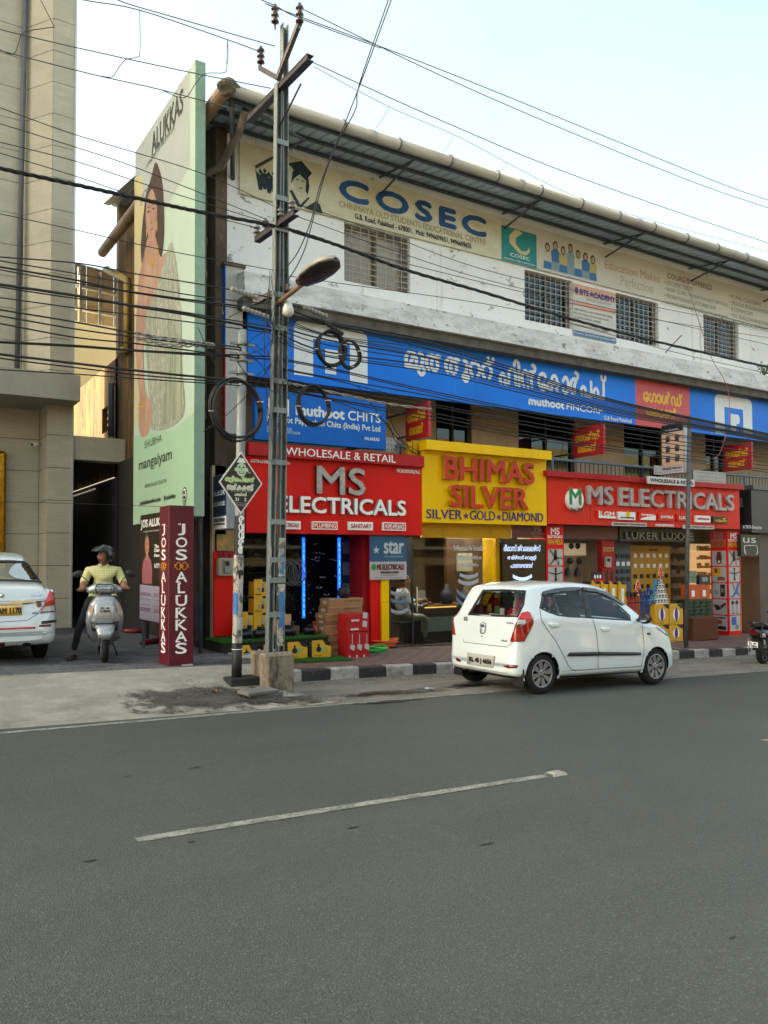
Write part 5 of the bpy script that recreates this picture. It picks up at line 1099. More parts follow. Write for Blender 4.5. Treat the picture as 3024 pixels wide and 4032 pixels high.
for k in range(6):
    cu,cv = .3 + (k % 2)*.42,.72 - (k // 2)*.2;
    shape(ell(na.y + L_*cu,nb.z + H_*cv,.07,.06,9),LG,mat('appliance_blue','#41648c',.4) if k in (2,4) else mat('appliance_grey','#50515a',.4),lb_,'print',lift=.006);shape([(na.y + L_*cu - .07,nb.z + H_*cv - .09),(na.y + L_*cu + .06,nb.z + H_*cv - .09),(na.y + L_*cu + .03,nb.z + H_*cv),(na.y + L_*cu - .03,nb.z + H_*cv)],LG,mat('appliance_dark','#2c2e35',.4),lb_,'print',lift=.008)
# lightbox on the left corner of the red sign
q = (onX(832,1860,5.0));Xk = 4.72;na = onX(932,1870,Xk);k0_ = onX(839,1862,Xk);k1_ = onX(893,1862,Xk);kb = onX(893,2082,Xk).z;kt = onX(893,1862,Xk).z
ya,yb2 = k1_.y,k0_.y
t = thing('lightbox','dark blue lightbox jutting out at the left end of the red sign','sign',(Xk,ya,kb));box('case',Xk,Xk + .3,ya,yb2,kb,kt,mat('case_grey','#7f8a93',.45),t,c=.008);KG = lambda u,v,w2: (Xk - w2,ya + yb2 - u,v);L_ = yb2 - ya;H_ = kt - kb
shape([(ya + .01,kb + H_*.24),(yb2 - .01,kb + H_*.24),(yb2 - .01,kt - .01),(ya + .01,kt - .01)],KG,mat('lux_navy','#1d2c48',.35),t,'face');shape([(ya + .01,kb + .01),(yb2 - .01,kb + .01),(yb2 - .01,kb + H_*.235),(ya + .01,kb + H_*.235)],KG,lw,t,'face')
for s,lo,hi,m_ in (('LUKER',.62,.7,lw),('LUXXE',.43,.5,lw),('MS ELECTRICALS',.14,.2,ink),('Ph: 9895902962',.08,.11,ink)): text(s,ya + L_*.1,kb + H_*lo,yb2 - L_*.1,kb + H_*hi,KG,m_,t,lift=.008,bold=.003)
# rubble slab and litter at the pole foot
b = MB();b.cbox(-.24,.24,-.12,.12,0,.045,.008);slab = b.build('paving_slab',mat('slab_grey','#6f6f6c',.85,var=.35,vscale=10,bump=.6));slab.location = (4.13,9.42,fore_z(4.13,9.42) + .03);slab.rotation_euler = (.05,.02,.25);tag(slab,'loose grey paving slab lying in front of the concrete block','slab')
s2 = slab.copy();COL.objects.link(s2);s2.location = (4.2,9.46,fore_z(4.2,9.46) - .02);s2.rotation_euler = (0,0,.12);s2['label'] = 'grey paving slab under the top slab by the pole foot'
def litter(name,lab,x,y,s,m_,seed):
    rd = random.Random(seed);b = MB();n = 7;c = (0,0,.012);b.add([c] + [(s*rd.uniform(.6,1.2)*math.cos(i*.9),s*.7*rd.uniform(.6,1.2)*math.sin(i*.9),rd.uniform(0,.03)) for i in range(n)],[(0,i + 1,(i + 1) % n + 1) for i in range(n)]);o = b.build(name,m_);o.location = (x,y,(fore_z(x,y) if x < 4.55 else road_z(x)) + .018);tag(o,lab,'litter');return o
litter('wrapper','crumpled orange wrapper beside the round pole base',3.62,9.6,.05,mat('litter_orange','#b9803c',.5),1);litter('wrapper','small red wrapper on the white edge line',5.02,8.9,.025,mat('litter_red','#b02a22',.5),2);litter('wrapper','tiny yellow wrapper near the paving slab',4.28,9.2,.025,mat('litter_yellow','#c7b23a',.5),3);litter('plastic_bag','flattened pale plastic scrap in the gutter',6.7,9.35,.09,mat('litter_blue','#8fa8bb',.4),4)
# ================================================================ cables
G1 = G2 = G3 = G4 = G5 = '-'
cab = mat('cable_black','#141416',.55);cab_t = mat('conductor_grey','#4d4f52',.5);cab_w = mat('armoured_cable','#8b8a86',.5)
ORD = ('first','second','third','fourth','fifth','sixth','seventh','eighth','ninth','tenth','eleventh','twelfth','thirteenth','fourteenth','fifteenth','sixteenth')
_cnt = {}
def wire(pts,Y,r,label,group,m=cab,name='overhead_cable',cat='cable',jit=0,sub=5):
    if group in (G1,G2,G3,G4,G5):
        k = _cnt[group] = _cnt.get(group,-1) + 1;label = label + ', %s from the top' % ORD[k]
    P_ = []
    for k,p in enumerate(pts):
        yy = p[2] if len(p) > 2 else Y;P_.append(onY(p[0],p[1],yy))
    o = tube(name,smooth_pts(P_,sub),r,m,None,5);tag(o,label,cat,group);return o
G1,L1_ = 'bare power conductors at the top','bare overhead power conductor strung from the top of the steel pole'
for pts in (((330,-90),(451,-5),(700,72),(1083,182)),((200,-40),(331,0),(550,40),(895,156),(1027,205)),((-60,95),(0,116),(308,189),(716,278),(1067,348)),((-60,180),(0,199),(361,292),(640,355),(980,446)),
            ((1083,28),(1112,40),(1800,300),(2781,700),(3024,788),(3300,880)),((1180,30),(1900,372),(2686,700),(3024,818),(3300,910)),((1220,240),(1750,480),(2286,700),(3024,957),(3300,1045)),((980,-20),(1083,22),(1180,72),(1500,190))):
    wire(pts,9.8,.0065,L1_,G1,cab_t)
wire(((1235,262),(1531,420),(1787,530),(1996,640),(2170,730),(2350,805),(2700,905),(3100,1010)),9.8,.004,'thin sagging wire with droppers below the roof gutter line',None,cab_t)
for x,y,x2,y2 in ((1531,420,1480,505),(1787,530,1745,600),(1996,640,1950,695),(895,156,892,270)): wire(((x,y),((x + x2)/2 + 5,(y + y2)/2),(x2,y2)),9.8,.0035,'short thin dropper wire hanging from an overhead conductor','dropper wires',cab_t,'dropper_wire')
wire(((550,40),(551,200),(540,225),(495,235),(465,270),(443,302),(400,300)),9.8,.005,'kinked jumper wire hanging left of the billboard top',None,cab,'jumper_wire')
wire(((895,156),(893,245),(885,285),(810,290),(770,330),(725,385),(640,356)),9.8,.005,'kinked jumper wire in front of the billboard top',None,cab,'jumper_wire')
wire(((155,-10),(210,100),(205,107),(120,120),(85,135),(55,212),(0,195)),9.8,.005,'kinked jumper wire in front of the stone building',None,cab,'jumper_wire')
G2,L2_ = 'service lines at the middle crossarm','thin black service line running to the middle crossarm'
for pts in (((-60,405),(0,424),(308,534),(796,683),(1104,825)),((-60,470),(0,487),(308,583),(544,663),(1045,862)),((-60,545),(0,560),(302,636),(564,723),(1028,869),(1045,872)),((-60,590),(0,603),(305,696),(557,779),(1012,898)),
            ((1148,796),(1500,915),(1900,1060),(2374,1167),(3024,1296),(3200,1330)),((1165,850),(1500,970),(1900,1098),(2400,1215),(3024,1357),(3200,1395)),((1104,830),(1158,917),(1900,1112),(2450,1235),(3024,1330)),((-60,830),(0,842),(308,908),(663,988),(1094,1067)),((1094,1080),(1290,1109),(1900,1195),(2200,1260),(2650,1385),(3024,1470),(3200,1505))):
    wire(pts,9.8,.0055,L2_,G2)
# thick twisted bundle
mainp = [onY(*p,9.75) for p in ((-80,648),(0,663),(305,729),(564,786),(776,832),(1110,897),(1330,966),(1596,1062),(1900,1150),(2245,1255),(2577,1343),(3024,1445),(3250,1490))]
sm = smooth_pts(mainp,26);tb = thing('twisted_cable','thick twisted black cable bundle crossing the whole facade','cable',mainp[5])
for k in range(3):
    P_ = [p + Vector((0,math.cos(i*.55 + k*2.09),math.sin(i*.55 + k*2.09)))*.013 for i,p in enumerate(sm)]
    MB().tube(P_,.0135,5).build('strand',cab,tb)
G3,L3_ = 'telecom cables left of the poles','black telecom cable running from the left edge to the poles'
D_ = lambda *P: tuple((x*.6028,1000 + y*.6028) for x,y in P)
for pts,r in ((D_((-90,10),(0,20),(520,62),(875,128),(1259,190),(1600,250),(1790,290)),.009),(D_((-90,30),(0,45),(530,135),(1250,270),(1790,330)),.008),(D_((-90,70),(0,85),(490,170),(870,250),(1600,345),(1790,370)),.012),(D_((-90,85),(0,104),(500,192),(1100,290),(1790,385)),.008),
               (D_((-90,186),(0,200),(490,272),(870,340),(1250,402),(1790,505)),.018),(D_((-90,200),(0,216),(490,290),(1100,365),(1790,480)),.009),(D_((-90,275),(0,285),(490,352),(1200,440),(1790,520)),.008),(D_((-90,352),(0,365),(490,445),(890,520),(1260,572),(1575,612)),.011),
               (D_((-90,392),(0,405),(490,490),(890,545),(1575,628)),.010),(D_((-90,440),(0,455),(490,545),(880,585),(1340,645),(1575,682)),.010),(D_((-90,568),(0,573),(490,598),(1000,636),(1790,672)),.011),(D_((-90,575),(0,580),(490,606),(900,636),(1790,690)),.009),(D_((-90,640),(0,655),(490,715),(870,760),(1260,800),(1790,850)),.016),
               (D_((-90,668),(0,682),(490,742),(1000,800),(1790,862)),.009),(D_((-90,748),(0,755),(490,785),(870,812),(1790,875)),.008),(D_((-90,1625),(0,1618),(800,1640),(1280,1660)),.003)):
    wire([(x,y,9.95 if x < 900 else 9.85) for x,y in pts],9.9,r,L3_ if r > .004 else 'very thin wire stretched low across the lane entrance',G3 if r > .004 else None)
# helical dead-end grips near the round pole
for y0_,y1_ in ((512,610),(545,628)):
    P_ = smooth_pts([onY(x*.6028,1000 + y*.6028,9.92) for x,y in ((880,y0_),(1100,y0_ + 50),(1300,y1_ - 30),(1400,y1_ - 15))],12);b = MB()
    for k in range(2): b.tube([p + Vector((0,math.cos(i*.9 + k*3.14),math.sin(i*.9 + k*3.14)))*.018 for i,p in enumerate(P_)],.01,5)
    o = b.build('cable_grip',cab_w);tag(o,'grey spiral grip on a telecom cable left of the round pole','cable grip','cable grips')
G4,L4_ = 'telecom cables crossing the blue sign','black telecom cable fanning out right across the blue sign'
rd = random.Random(11)
for k in range(11):
    f = k/10;sag = rd.uniform(-8,8)
    wire(((1100 + rd.uniform(-8,12),1195 + f*150),(1290,1262 + f*150 + rd.uniform(-14,14)),(1700,1352 + f*110 + sag),(2060,1462 + f*85 + sag*.5),(2424,1577 + f*56),(3024,1707 + f*30),(3250,1758 + f*30)),9.78,rd.choice((.006,.008,.010,.012)),L4_,G4)
G5,L5_ = 'lower telecom cables over the shop signs','black telecom cable sagging low over the balcony and shop signs'
for k,(ya,yb,yc,yd) in enumerate(((1412,1540,1675,1765),(1418,1548,1682,1772),(1450,1560,1700,1790),(1455,1590,1716,1803),(1490,1600,1733,1820),(1500,1625,1758,1834),(1530,1640,1770,1850),(1535,1655,1778,1860))):
    wire(((1105,ya),(1300,ya + 38),(1700,yb),(2060,(yb + yc)/2 + 6),(2424,yc),(3024,yd),(3250,yd + 32)),9.8,.008 if k % 2 else .010,L5_,G5)
# pale armoured joint
P_ = smooth_pts([onY(x,y,9.75) for x,y in ((1128,1508),(1230,1528),(1400,1565),(1540,1592),(1700,1612))],14);b = MB()
for k in range(2): b.tube([p + Vector((0,math.cos(i*.7 + k*3.14),math.sin(i*.7 + k*3.14)))*.012 for i,p in enumerate(P_)],.010,5)
o = b.build('armoured_cable',cab_w);tag(o,'pale spiral armoured cable leaving the steel pole rightwards','cable')
# cable clutter: small loops round the poles
G6 = 'loose drop wires on the steel pole'
for k in range(26):
    x0 = rd.uniform(1060,1140);y0 = rd.uniform(1060,1480);x1 = x0 + rd.uniform(-90,110);y1 = y0 + rd.uniform(40,330);sg = rd.uniform(20,120)
    wire(((x0,y0),((x0*.7 + x1*.3) + rd.uniform(-30,30),y0*.5 + y1*.5 + sg*.5),((x0 + x1)/2 + rd.uniform(-30,30),max(y0,y1) + sg*.4),(x1,y1)),9.72 - rd.uniform(0,.08),rd.choice((.003,.004,.005)),'loose thin drop wire tangled on the steel pole',G6,cab,'drop_wire')
for pts in (((780,1290),(850,1440),(940,1520),(1090,1415)),((1090,1180),(1050,1290),(1000,1330),(960,1365)),((960,1400),(1040,1370),(1090,1310)),((900,1250),(1000,1200),(1090,1150)),((930,1420),(1010,1500),(1090,1395)),((975,1390),(1030,1440),(1095,1560),(1075,1650)),((800,1700),(930,1600),(1085,1420)),((1040,1250),(1045,1500),(1070,1680),(1100,1660),(1125,1420))):
    wire(pts,9.82,.005,'loose black wire slung between the round pole and the steel pole','wires slung between the two poles',cab,'drop_wire')
for k,pts in enumerate((((1560,-60),(1540,0),(1430,300),(1350,505),(1304,612),(1257,738),(1224,870),(1171,996),(1115,1065)),((1545,-60),(1525,10),(1415,330),(1400,430),(1330,560),(1275,700),(1200,980),(1130,1110)))):
    wire([(x,y,9.2 + .5*(y > 0)*min(1,y/900)) for x,y in pts],9.5,.008,('black cable dropping steeply from the sky to the steel pole','second black cable dropping beside it with a loose bow')[k],None)
pk_c = mat('cable_pink','#a9625f',.5)
wire(((2688,1066),(2733,1208),(2800,1405),(2854,1500),(2872,1575),(2867,1675),(2855,1725),(2830,1790),(2790,1808),(2755,1795),(2728,1775)),11.6,.008,'pinkish cable looping down in front of the right emblem',None,pk_c)
for pts in (((1130,1520),(1500,1650),(1560,1740),(1640,1790)),((1410,1520),(1470,1600),(1560,1720),(1650,1780)),((1520,1620),(1560,1700),(1620,1775),(1660,1785))): wire([(x,y,10 + 2.7*min(1,max(0,(x - 1200)/400))) for x,y in pts],11,.008,'black cable slanting down to the yellow cornice','cables to the yellow cornice')
# coils
def coil(cx,cy,rx,Y,n,label,r=.011):
    c = onY(cx,cy,Y);rad = onY(cx + rx,cy,Y).x - c.x;b = MB();rd2 = random.Random(cx);t = thing('cable_coil',label,'cable coil',c)
    for k in range(n):
        ex = rad*rd2.uniform(.9,1.04);ez = rad*rd2.uniform(.92,1.08)*1.1;oy = rd2.uniform(-.03,.03);ox,oz = rd2.uniform(-.02,.02),rd2.uniform(-.02,.02)
        MB().tube([c + Vector((ox + ex*math.cos(a),oy + .01*math.sin(3*a),oz + ez*math.sin(a))) for a in [2*math.pi*i/36 for i in range(37)]],r,6).build('loop',cab,t)
    for a in (.35,3.3): MB().tube([c + Vector((rad*math.cos(a) + .04*math.cos(a + q),.04*math.sin(q) ,1.08*rad*math.sin(a))) for q in [i*.7 for i in range(10)]],.004,4).build('tie',lw,t)
coil(933,1612,98,9.72,8,'large black cable coil hung round the round pole',.012);coil(1302,1374,54,9.7,7,'left one of two linked black cable coils before the blue emblem');coil(1378,1396,42,9.66,6,'right smaller one of two linked black cable coils');coil(1235,1596,60,9.7,6,'black cable coil hanging over the chits sign')
# ceramic joint strips on the cables
for x,y,a,lab in ((965,1155,-8,'grey ribbed cable joint by the white corner pillar'),(1010,1232,-10,'grey ribbed cable joint left of the steel pole'),(1245,1228,-12,'grey ribbed cable joint right of the street lamp bulb'),(1310,1290,-24,'dark ribbed cable joint above the linked coils')):
    c = onY(x,y,9.68);b = MB();d_ = Vector((math.cos(R(a)),0,math.sin(R(a))))
    prof = [];pts = [];rr = []
    for k in range(22): pts.append(c + d_*(.018*(k - 11)));rr.append(.034 if k % 3 else .02)
    b.tube(pts,rr,8,smooth=False);o = b.build('cable_joint',cab if a == -24 else cab_w);tag(o,lab,'cable joint')
# ================================================================ left shop: electricals
def bx(name,x0,x1,ytop,ybot,Y,dep,m,label,cat='box',group=None,parent=None,c=.004,zb=None):
    """box standing at depth Y, front face between photo columns x0..x1"""
    a = onY(x0,ytop,Y);c1 = onY(x1,ytop,Y);z0 = onY(x0,ybot,Y).z if zb is None else zb
    t = thing(name,label,cat,((a.x + c1.x)/2,Y + dep/2,z0),group=group) if parent is None else parent
    o = box('carton' if parent is None else name,a.x,c1.x,Y,Y + dep,z0,a.z,m,t,c=c);return t,(a.x,z0,c1.x,a.z)
PB = (onY(932,2300,YW).x,onY(1456,2300,YW).x)
r1 = thing('shop_interior','dark interior of the left electrical shop','shop',(7,14.5,.05))
navy_in = mat('navy_display','#16202c',.5,var=.3,vscale=2)
box('floor',PB[0],PB[1] + .1,YW + .1,16,-.2,.1,mat('shop_floor','#3b3733',.3,var=.2),r1);box('back_wall',PB[0],PB[1] + .1,15.2,15.3,.1,zb_ - .26,navy_in,r1);box('side_wall',PB[0] - .1,PB[0],YW + .51,15.2,.1,zb_ - .26,navy_in,r1);box('side_wall',PB[1] + .1,PB[1] + .2,YW + .2,16,-.2,zb_ - .26,navy_in,r1);box('ceiling',PB[0],PB[1] + .1,YW + .1,15.2,2.3,2.34,dark_in,r1)
chrome = mat('chrome','#b9bec4',.12,metal=1)
rd = random.Random(5)
for r_ in range(6):
    z = .55 + r_*.28;box('shelf',PB[0] + .2,PB[1] - .8,14.8,15.15,z,z + .02,mat('shelf_dark','#20242a',.4),r1)
    b = MB()
    for k in range(11):
        x = PB[0] + .35 + k*.2 + rd.uniform(-.04,.04);h = rd.uniform(.08,.17)
        b.tube([(x,14.88,z + .02),(x,14.88,z + h),(x + .02,14.84,z + h + .03),(x + .03,14.78,z + h)],.014,5);b.lathe([(.025,0),(.025,.03),(.0,.03)],(x,14.88,z + .02),'z',7)
    b.build('taps',chrome,r1,kind='stuff')
for k in range(14):
    x = onY(1180 + rd.uniform(0,160),2300,13.9).x;z = rd.uniform(1.05,2.1);b = MB();b.tube([(x,13.9,z),(x + rd.uniform(-.03,.03),13.88,z - .08),(x + .05,13.82,z - .1),(x + .07,13.8,z - .06)],.011,5);b.build('hanging_tap',chrome,r1)
# slate panel with taps pictures
q = PX(1342,2117,1427,2400,13.9);o = box('slate_panel',q[0],q[2],13.9,13.95,.1,q[3],mat('slate_board','#33424f',.5),r1);fn = FACE(13.9);w_ = q[2] - q[0]
for k in range(3):
    for j in range(2): shape(rrect(q[0] + w_*(.08 + j*.48),q[3] - .62 - k*.42 + .3,q[0] + w_*(.46 + j*.48),q[3] - .36 - k*.42 + .3,.03),fn,mat('picture_pale','#8b9298',.4),o,'picture')
for j in range(2): shape(star(q[0] + w_*(.25 + j*.5),1.0,.06),fn,lw,o,'star');text('S',q[0] + w_*(.18 + j*.5),.74,q[0] + w_*(.32 + j*.5),.9,fn,lw,o,bold=.004)
for x,yb,lab in ((1197,2434,'left blue glowing light strip in the dark shop'),(1337,2358,'right blue glowing light strip in the dark shop')):
    q = PX(x - 4,2117,x + 4,yb,13.25);t = thing('light_strip',lab,'light strip',(q[0],13.25,q[1]));box('tube',q[0],q[2],13.25,13.29,q[1],q[3],mat('blue_led','#0a3a9a',.4,emit='#1060ff',es=.4),t)
    b = MB();rd2 = random.Random(x);z = q[1] + .05
    while z < q[3] - .08: h = rd2.uniform(.03,.1);b.box(q[0] + .008,q[2] - .008,13.244,13.2485,z,z + .008);b.box(q[0] + .008 + rd2.random()*.01,q[0] + .02,13.244,13.2485,z + .012,z + h);z += h + .05
    b.build('printed_name',mat('led_cyan','#6ad0ff',.4,emit='#7fd8ff',es=.25),t)
q = PX(940,2120,1188,2450,13.2);o = box('glass_pane',q[0],q[2],13.2,13.21,.33,q[3],glass('shop_glass','#ccd2d2',.992,fres=.22),r1)
# cable hanks hanging by the pole
t = thing('cable_hank','grey cable hank hanging inside the left shop','cable coil',onY(1140,2260,13.1))
for k in range(7): c = onY(1132 + k*4,2250 + (k % 3)*6,13.1);MB().tube([c + Vector((.13*math.cos(a) + .02*k,.02*math.sin(2*a),.2*math.sin(a))) for a in [i*.35 for i in range(19)]],.009,5).build('loop',mat('cable_grey','#55585c',.5),t)
# red jambs, pillar, left corner panel
fr1 = thing('red_cladding','red cladding around the left electrical shop entrance','cladding',(5.2,YW,0))
q = PX(843,2172,925,2506,YW - .03);box('left_panel',q[0],q[2],YW - .03,YW + .015,q[1],q[3],red,fr1)
q = PX(1458,2110,1500,2538,YW - .04);box('right_panel',q[0],q[2],YW - .04,YW + .015,path_z(8.2,13) - .02,q[3],red,fr1);q2 = PX(1428,2110,1456,2500,YW + .1);box('inner_jamb',q2[0],q2[2] + .05,YW + .1,YW + .6,0,q2[3] + .05,red_d,fr1)
q = PX(1502,2276,1531,2543,YW - .08);zz = onY(1515,2370,YW - .08).z
yp = thing('yellow_pillar','narrow yellow panelled pillar between the two shops','pillar',(q[0],YW,q[1]));box('panel',q[0],q[2],YW - .08,YW + .055,path_z(8.5,13) - .02,zz - .004,yel,yp);box('panel',q[0],q[2],YW - .08,YW + .055,zz + .004,q[3] + .6,yel,yp)
# meter box and sticker on the corner
q = PX(861,2197,925,2268,YW - .15);t = thing('meter_box','beige electricity meter box on the red corner panel','meter box',(q[0],YW,q[1]));box('case',q[0],q[2],YW - .15,YW - .032,q[1],q[3],mat('case_beige','#b3a894',.5,var=.15),t,c=.01);w_ = q[2] - q[0];h_ = q[3] - q[1]
box('meter',q[0] + w_*.3,q[0] + w_*.75,YW - .19,YW - .151,q[1] + h_*.15,q[1] + h_*.9,mat('meter_grey','#8f9190',.4),t,c=.008);shape(rrect(q[0] + w_*.36,q[1] + h_*.55,q[0] + w_*.6,q[1] + h_*.82,.01),FACE(YW - .19),mat('black_glass'),t,'dial');shape(rrect(q[0] + w_*.34,q[1] + h_*.22,q[0] + w_*.6,q[1] + h_*.42,.01),FACE(YW - .19),mat('picture_pale'),t,'notice')
q = PX(855,2104,922,2168,YW - .03);o = box('advert',q[0],q[2],YW - .03,YW + .015,q[1],q[3],mat('advert_green','#5f7a4e',.5,var=.5,vscale=9,col2='#c98f4a'),None);tag(o,'faded food advert on the corner above the meter box','poster');
q = PX(866,2168,922,2200,YW - .1);b = MB();rd2 = random.Random(3);n = 9
for k in range(n): b.add([(q[0] + (q[2] - q[0])*k/n,YW - .05 - rd2.random()*.06,q[1] + rd2.random()*.04),(q[0] + (q[2] - q[0])*(k + 1)/n,YW - .05 - rd2.random()*.06,q[1] + rd2.random()*.04),(q[0] + (q[2] - q[0])*(k + .8)/n,YW - .04,q[3]),(q[0] + (q[2] - q[0])*k/n,YW - .05,q[3] - .02)],[(0,1,2,3)])
o = b.build('red_cloth',mat('cloth_red','#8f1f28',.8));tag(o,'crumpled red cloth stuffed above the meter box','cloth')
# star banner
q = PX(1456,2110,1600,2283,YW - .12);t = thing('hanging_banner','blue and white bath fittings banner hanging between the shops','banner',(q[0],YW - .12,q[1]));zs_ = q[1] + (q[3] - q[1])*.41;fn = FACE(YW - .12);w_ = q[2] - q[0]
box('blue_part',q[0],q[2],YW - .12,YW - .105,zs_,q[3] + .05,mat('star_blue','#1d5a86',.5,var=.25,vscale=2),t);box('white_part',q[0],q[2],YW - .12,YW - .105,q[1],zs_ - .001,mat('star_white','#b6adb0',.5),t)
h_ = q[3] - zs_;text('star',q[0] + w_*.38,zs_ + h_*.32,q[0] + w_*.92,zs_ + h_*.8,fn,mat('sign_pale','#b9c3c9',.4),t,bold=.01);shape(star(q[0] + w_*.17,zs_ + h_*.45,.08),fn,mat('sign_pale'),t,'star');text('SANITARYWARE & BATHWARE',q[0] + w_*.38,zs_ + h_*.17,q[0] + w_*.9,zs_ + h_*.22,fn,mat('sign_pale'),t)
h2 = zs_ - q[1];text('MS ELECTRICALS',q[0] + w_*.19,q[1] + h2*.55,q[2] - w_*.08,q[1] + h2*.85,fn,mat('ink_maroon'),t,bold=.006);shape(ell(q[0] + w_*.1,q[1] + h2*.7,.055,.06),fn,grn,t,'logo');text('WHOLESALE & RETAIL',q[0] + w_*.28,q[1] + h2*.34,q[2] - w_*.22,q[1] + h2*.46,fn,ink,t,bold=.003);text('Ph:9895902962, 9895 87762',q[0] + w_*.3,q[1] + h2*.2,q[2] - w_*.25,q[1] + h2*.27,fn,ink,t);text('G.B Road Palakkad | Branch: Mankavil Road, Palakkad',q[0] + w_*.1,q[1] + h2*.07,q[2] - w_*.1,q[1] + h2*.13,fn,ink,t)
b = MB();b.add([(q[2] + .01,YW - .1,q[1] + .1),(q[2] + .22,YW + .02,q[1]),(q[2] + .24,YW + .04,q[3] + .05),(q[2] + .01,YW - .1,q[3] + .05)],[(0,1,2,3)]);b.build('canvas_fold',mat('canvas_dark','#2b2d31',.8,var=.3),t)
# ---- turf steps
turf = mat('turf_backing','#1f4a16',.95,var=.4,vscale=12)
pz = lambda X,Y: path_z(X,Y)
st_ = thing('turf_step','concrete display step covered in artificial turf outside the left shop','step',(6,12.6,.1))
xl,xr = onY(880,2540,12.2).x,onY(1290,2540,12.2).x
box('step',XW - .3,xl + .6,11.5,12.98,-.1,.19,concrete,st_,c=.02);box('riser',xl,xr,12.2,12.97,-.1,.325,mat('step_dark','#2c2a26',.9),st_)
box('turf',xl - .02,xr + .02,12.17,12.975,.326,.345,turf,st_);tm2 = thing('turf_mat','flat artificial turf mat on the footpath under the pump boxes','mat',(7,11.9,0));xm0,xm1 = onY(985,2600,11.8).x,onY(1370,2600,11.8).x
b = MB();b.add([(x,y,pz(x,y) + dz) for x,y,dz in ((xm0,11.62,.01),(xm1,11.62,.01),(xm1,12.16,.01),(xm0,12.16,.01))],[(0,1,2,3)]);b.build('backing',turf,tm2)
def blades(x0,x1,y0,y1,zf,n,par,seed):
    rd = random.Random(seed);b = MB();vs = [];fs = []
    for k in range(n):
        x,y = rd.uniform(x0,x1),rd.uniform(y0,y1);h = rd.uniform(.018,.035);a = rd.uniform(0,6.28);dx,dy = .006*math.cos(a),.006*math.sin(a);z = zf(x,y);lx,ly = rd.uniform(-.012,.012),rd.uniform(-.012,.012)
        i = len(vs);vs += [(x - dx,y - dy,z),(x + dx,y + dy,z),(x + lx,y + ly,z + h)];fs.append((i,i + 1,i + 2))
    b.add(vs,fs);b.build('turf_blades',mat('turf_green','#3f7a22',.8,var=.4,vscale=20,col2='#2a5a18'),par,kind='stuff')
blades(xm0,xm1,11.62,12.16,lambda x,y: pz(x,y) + .01,9000,tm2,1);blades(xl - .02,xr + .02,12.17,12.97,lambda x,y: .345,11000,st_,2)
# ---- yellow mixer cartons on the step
ybox = mat('carton_yellow','#d9a51c',.45,var=.1);ybk = mat('carton_black','#17150f',.45);peach = mat('carton_peach','#c79a78',.5)
def mixer(x0,x1,yt,yb,label,m=ybox,Y=12.75,kind=0,group='yellow mixer cartons on the turf step',z0=None):
    t,q = bx('appliance_carton',x0,x1,yt + (yb - yt)*.16,yb,Y,.24,m,label,'carton',group,zb=z0);u0,v0,u1,v1 = q;w_ = u1 - u0;h_ = v1 - v0;fn = FACE(Y)
    b = MB();b.prism([(u0,v1),(u0 + w_*.6,v1),(u0 + w_*.6 - .001,v1 + h_*.16),(u0,v1 + h_*.19)],lambda u,v,w2: (u,Y + .001 + w2,v + .001),.012);b.build('flap',m,t)
    if kind == 0:
        shape([(u0 + w_*.52,v0 + h_*.3),(u0 + w_*.72,v0 + h_*.3),(u0 + w_*.68,v0 + h_*.6),(u0 + w_*.55,v0 + h_*.6)],fn,ybk,t,'picture');shape([(u0 + w_*.55,v0 + h_*.62),(u0 + w_*.69,v0 + h_*.62),(u0 + w_*.72,v0 + h_*.95),(u0 + w_*.55,v0 + h_*.95)],fn,mat('picture_pale'),t,'picture')
        for a in (.26,.82): shape([(u0 + w_*a,v0 + h_*.3),(u0 + w_*(a + .13),v0 + h_*.3),(u0 + w_*(a + .15),v0 + h_*.52),(u0 + w_*(a - .02),v0 + h_*.52)],fn,mat('picture_pale'),t,'picture');shape([(u0 + w_*a,v0 + h_*.52),(u0 + w_*(a + .13),v0 + h_*.52),(u0 + w_*(a + .13),v0 + h_*.56),(u0 + w_*a,v0 + h_*.56)],fn,ybk,t,'picture')
        text('INVIDIA',u0 + w_*.1,v0 + h_*.1,u0 + w_*.52,v0 + h_*.18,fn,ink,t,bold=.002)
    return t,q
mixer(1001,1056,2281,2349,'topmost of three stacked yellow mixer cartons');mixer(1000,1055,2347,2415,'middle one of three stacked yellow mixer cartons');mixer(999,1054,2413,2484,'lowest of three stacked yellow mixer cartons',z0=.346)
mixer(945,997,2414,2484,'single yellow mixer carton left of the stack behind the round pole',z0=.346);mixer(1077,1147,2410,2487,'peach coloured lamp carton behind the steel pole',m=peach,kind=1,z0=.346)
t,q = bx('carton',1147,1180,2466,2488,12.8,.2,mat('brown_carton','#8a5f3f',.8,var=.2),'small brown carton on the turf behind the pumps','carton',zb=.346)
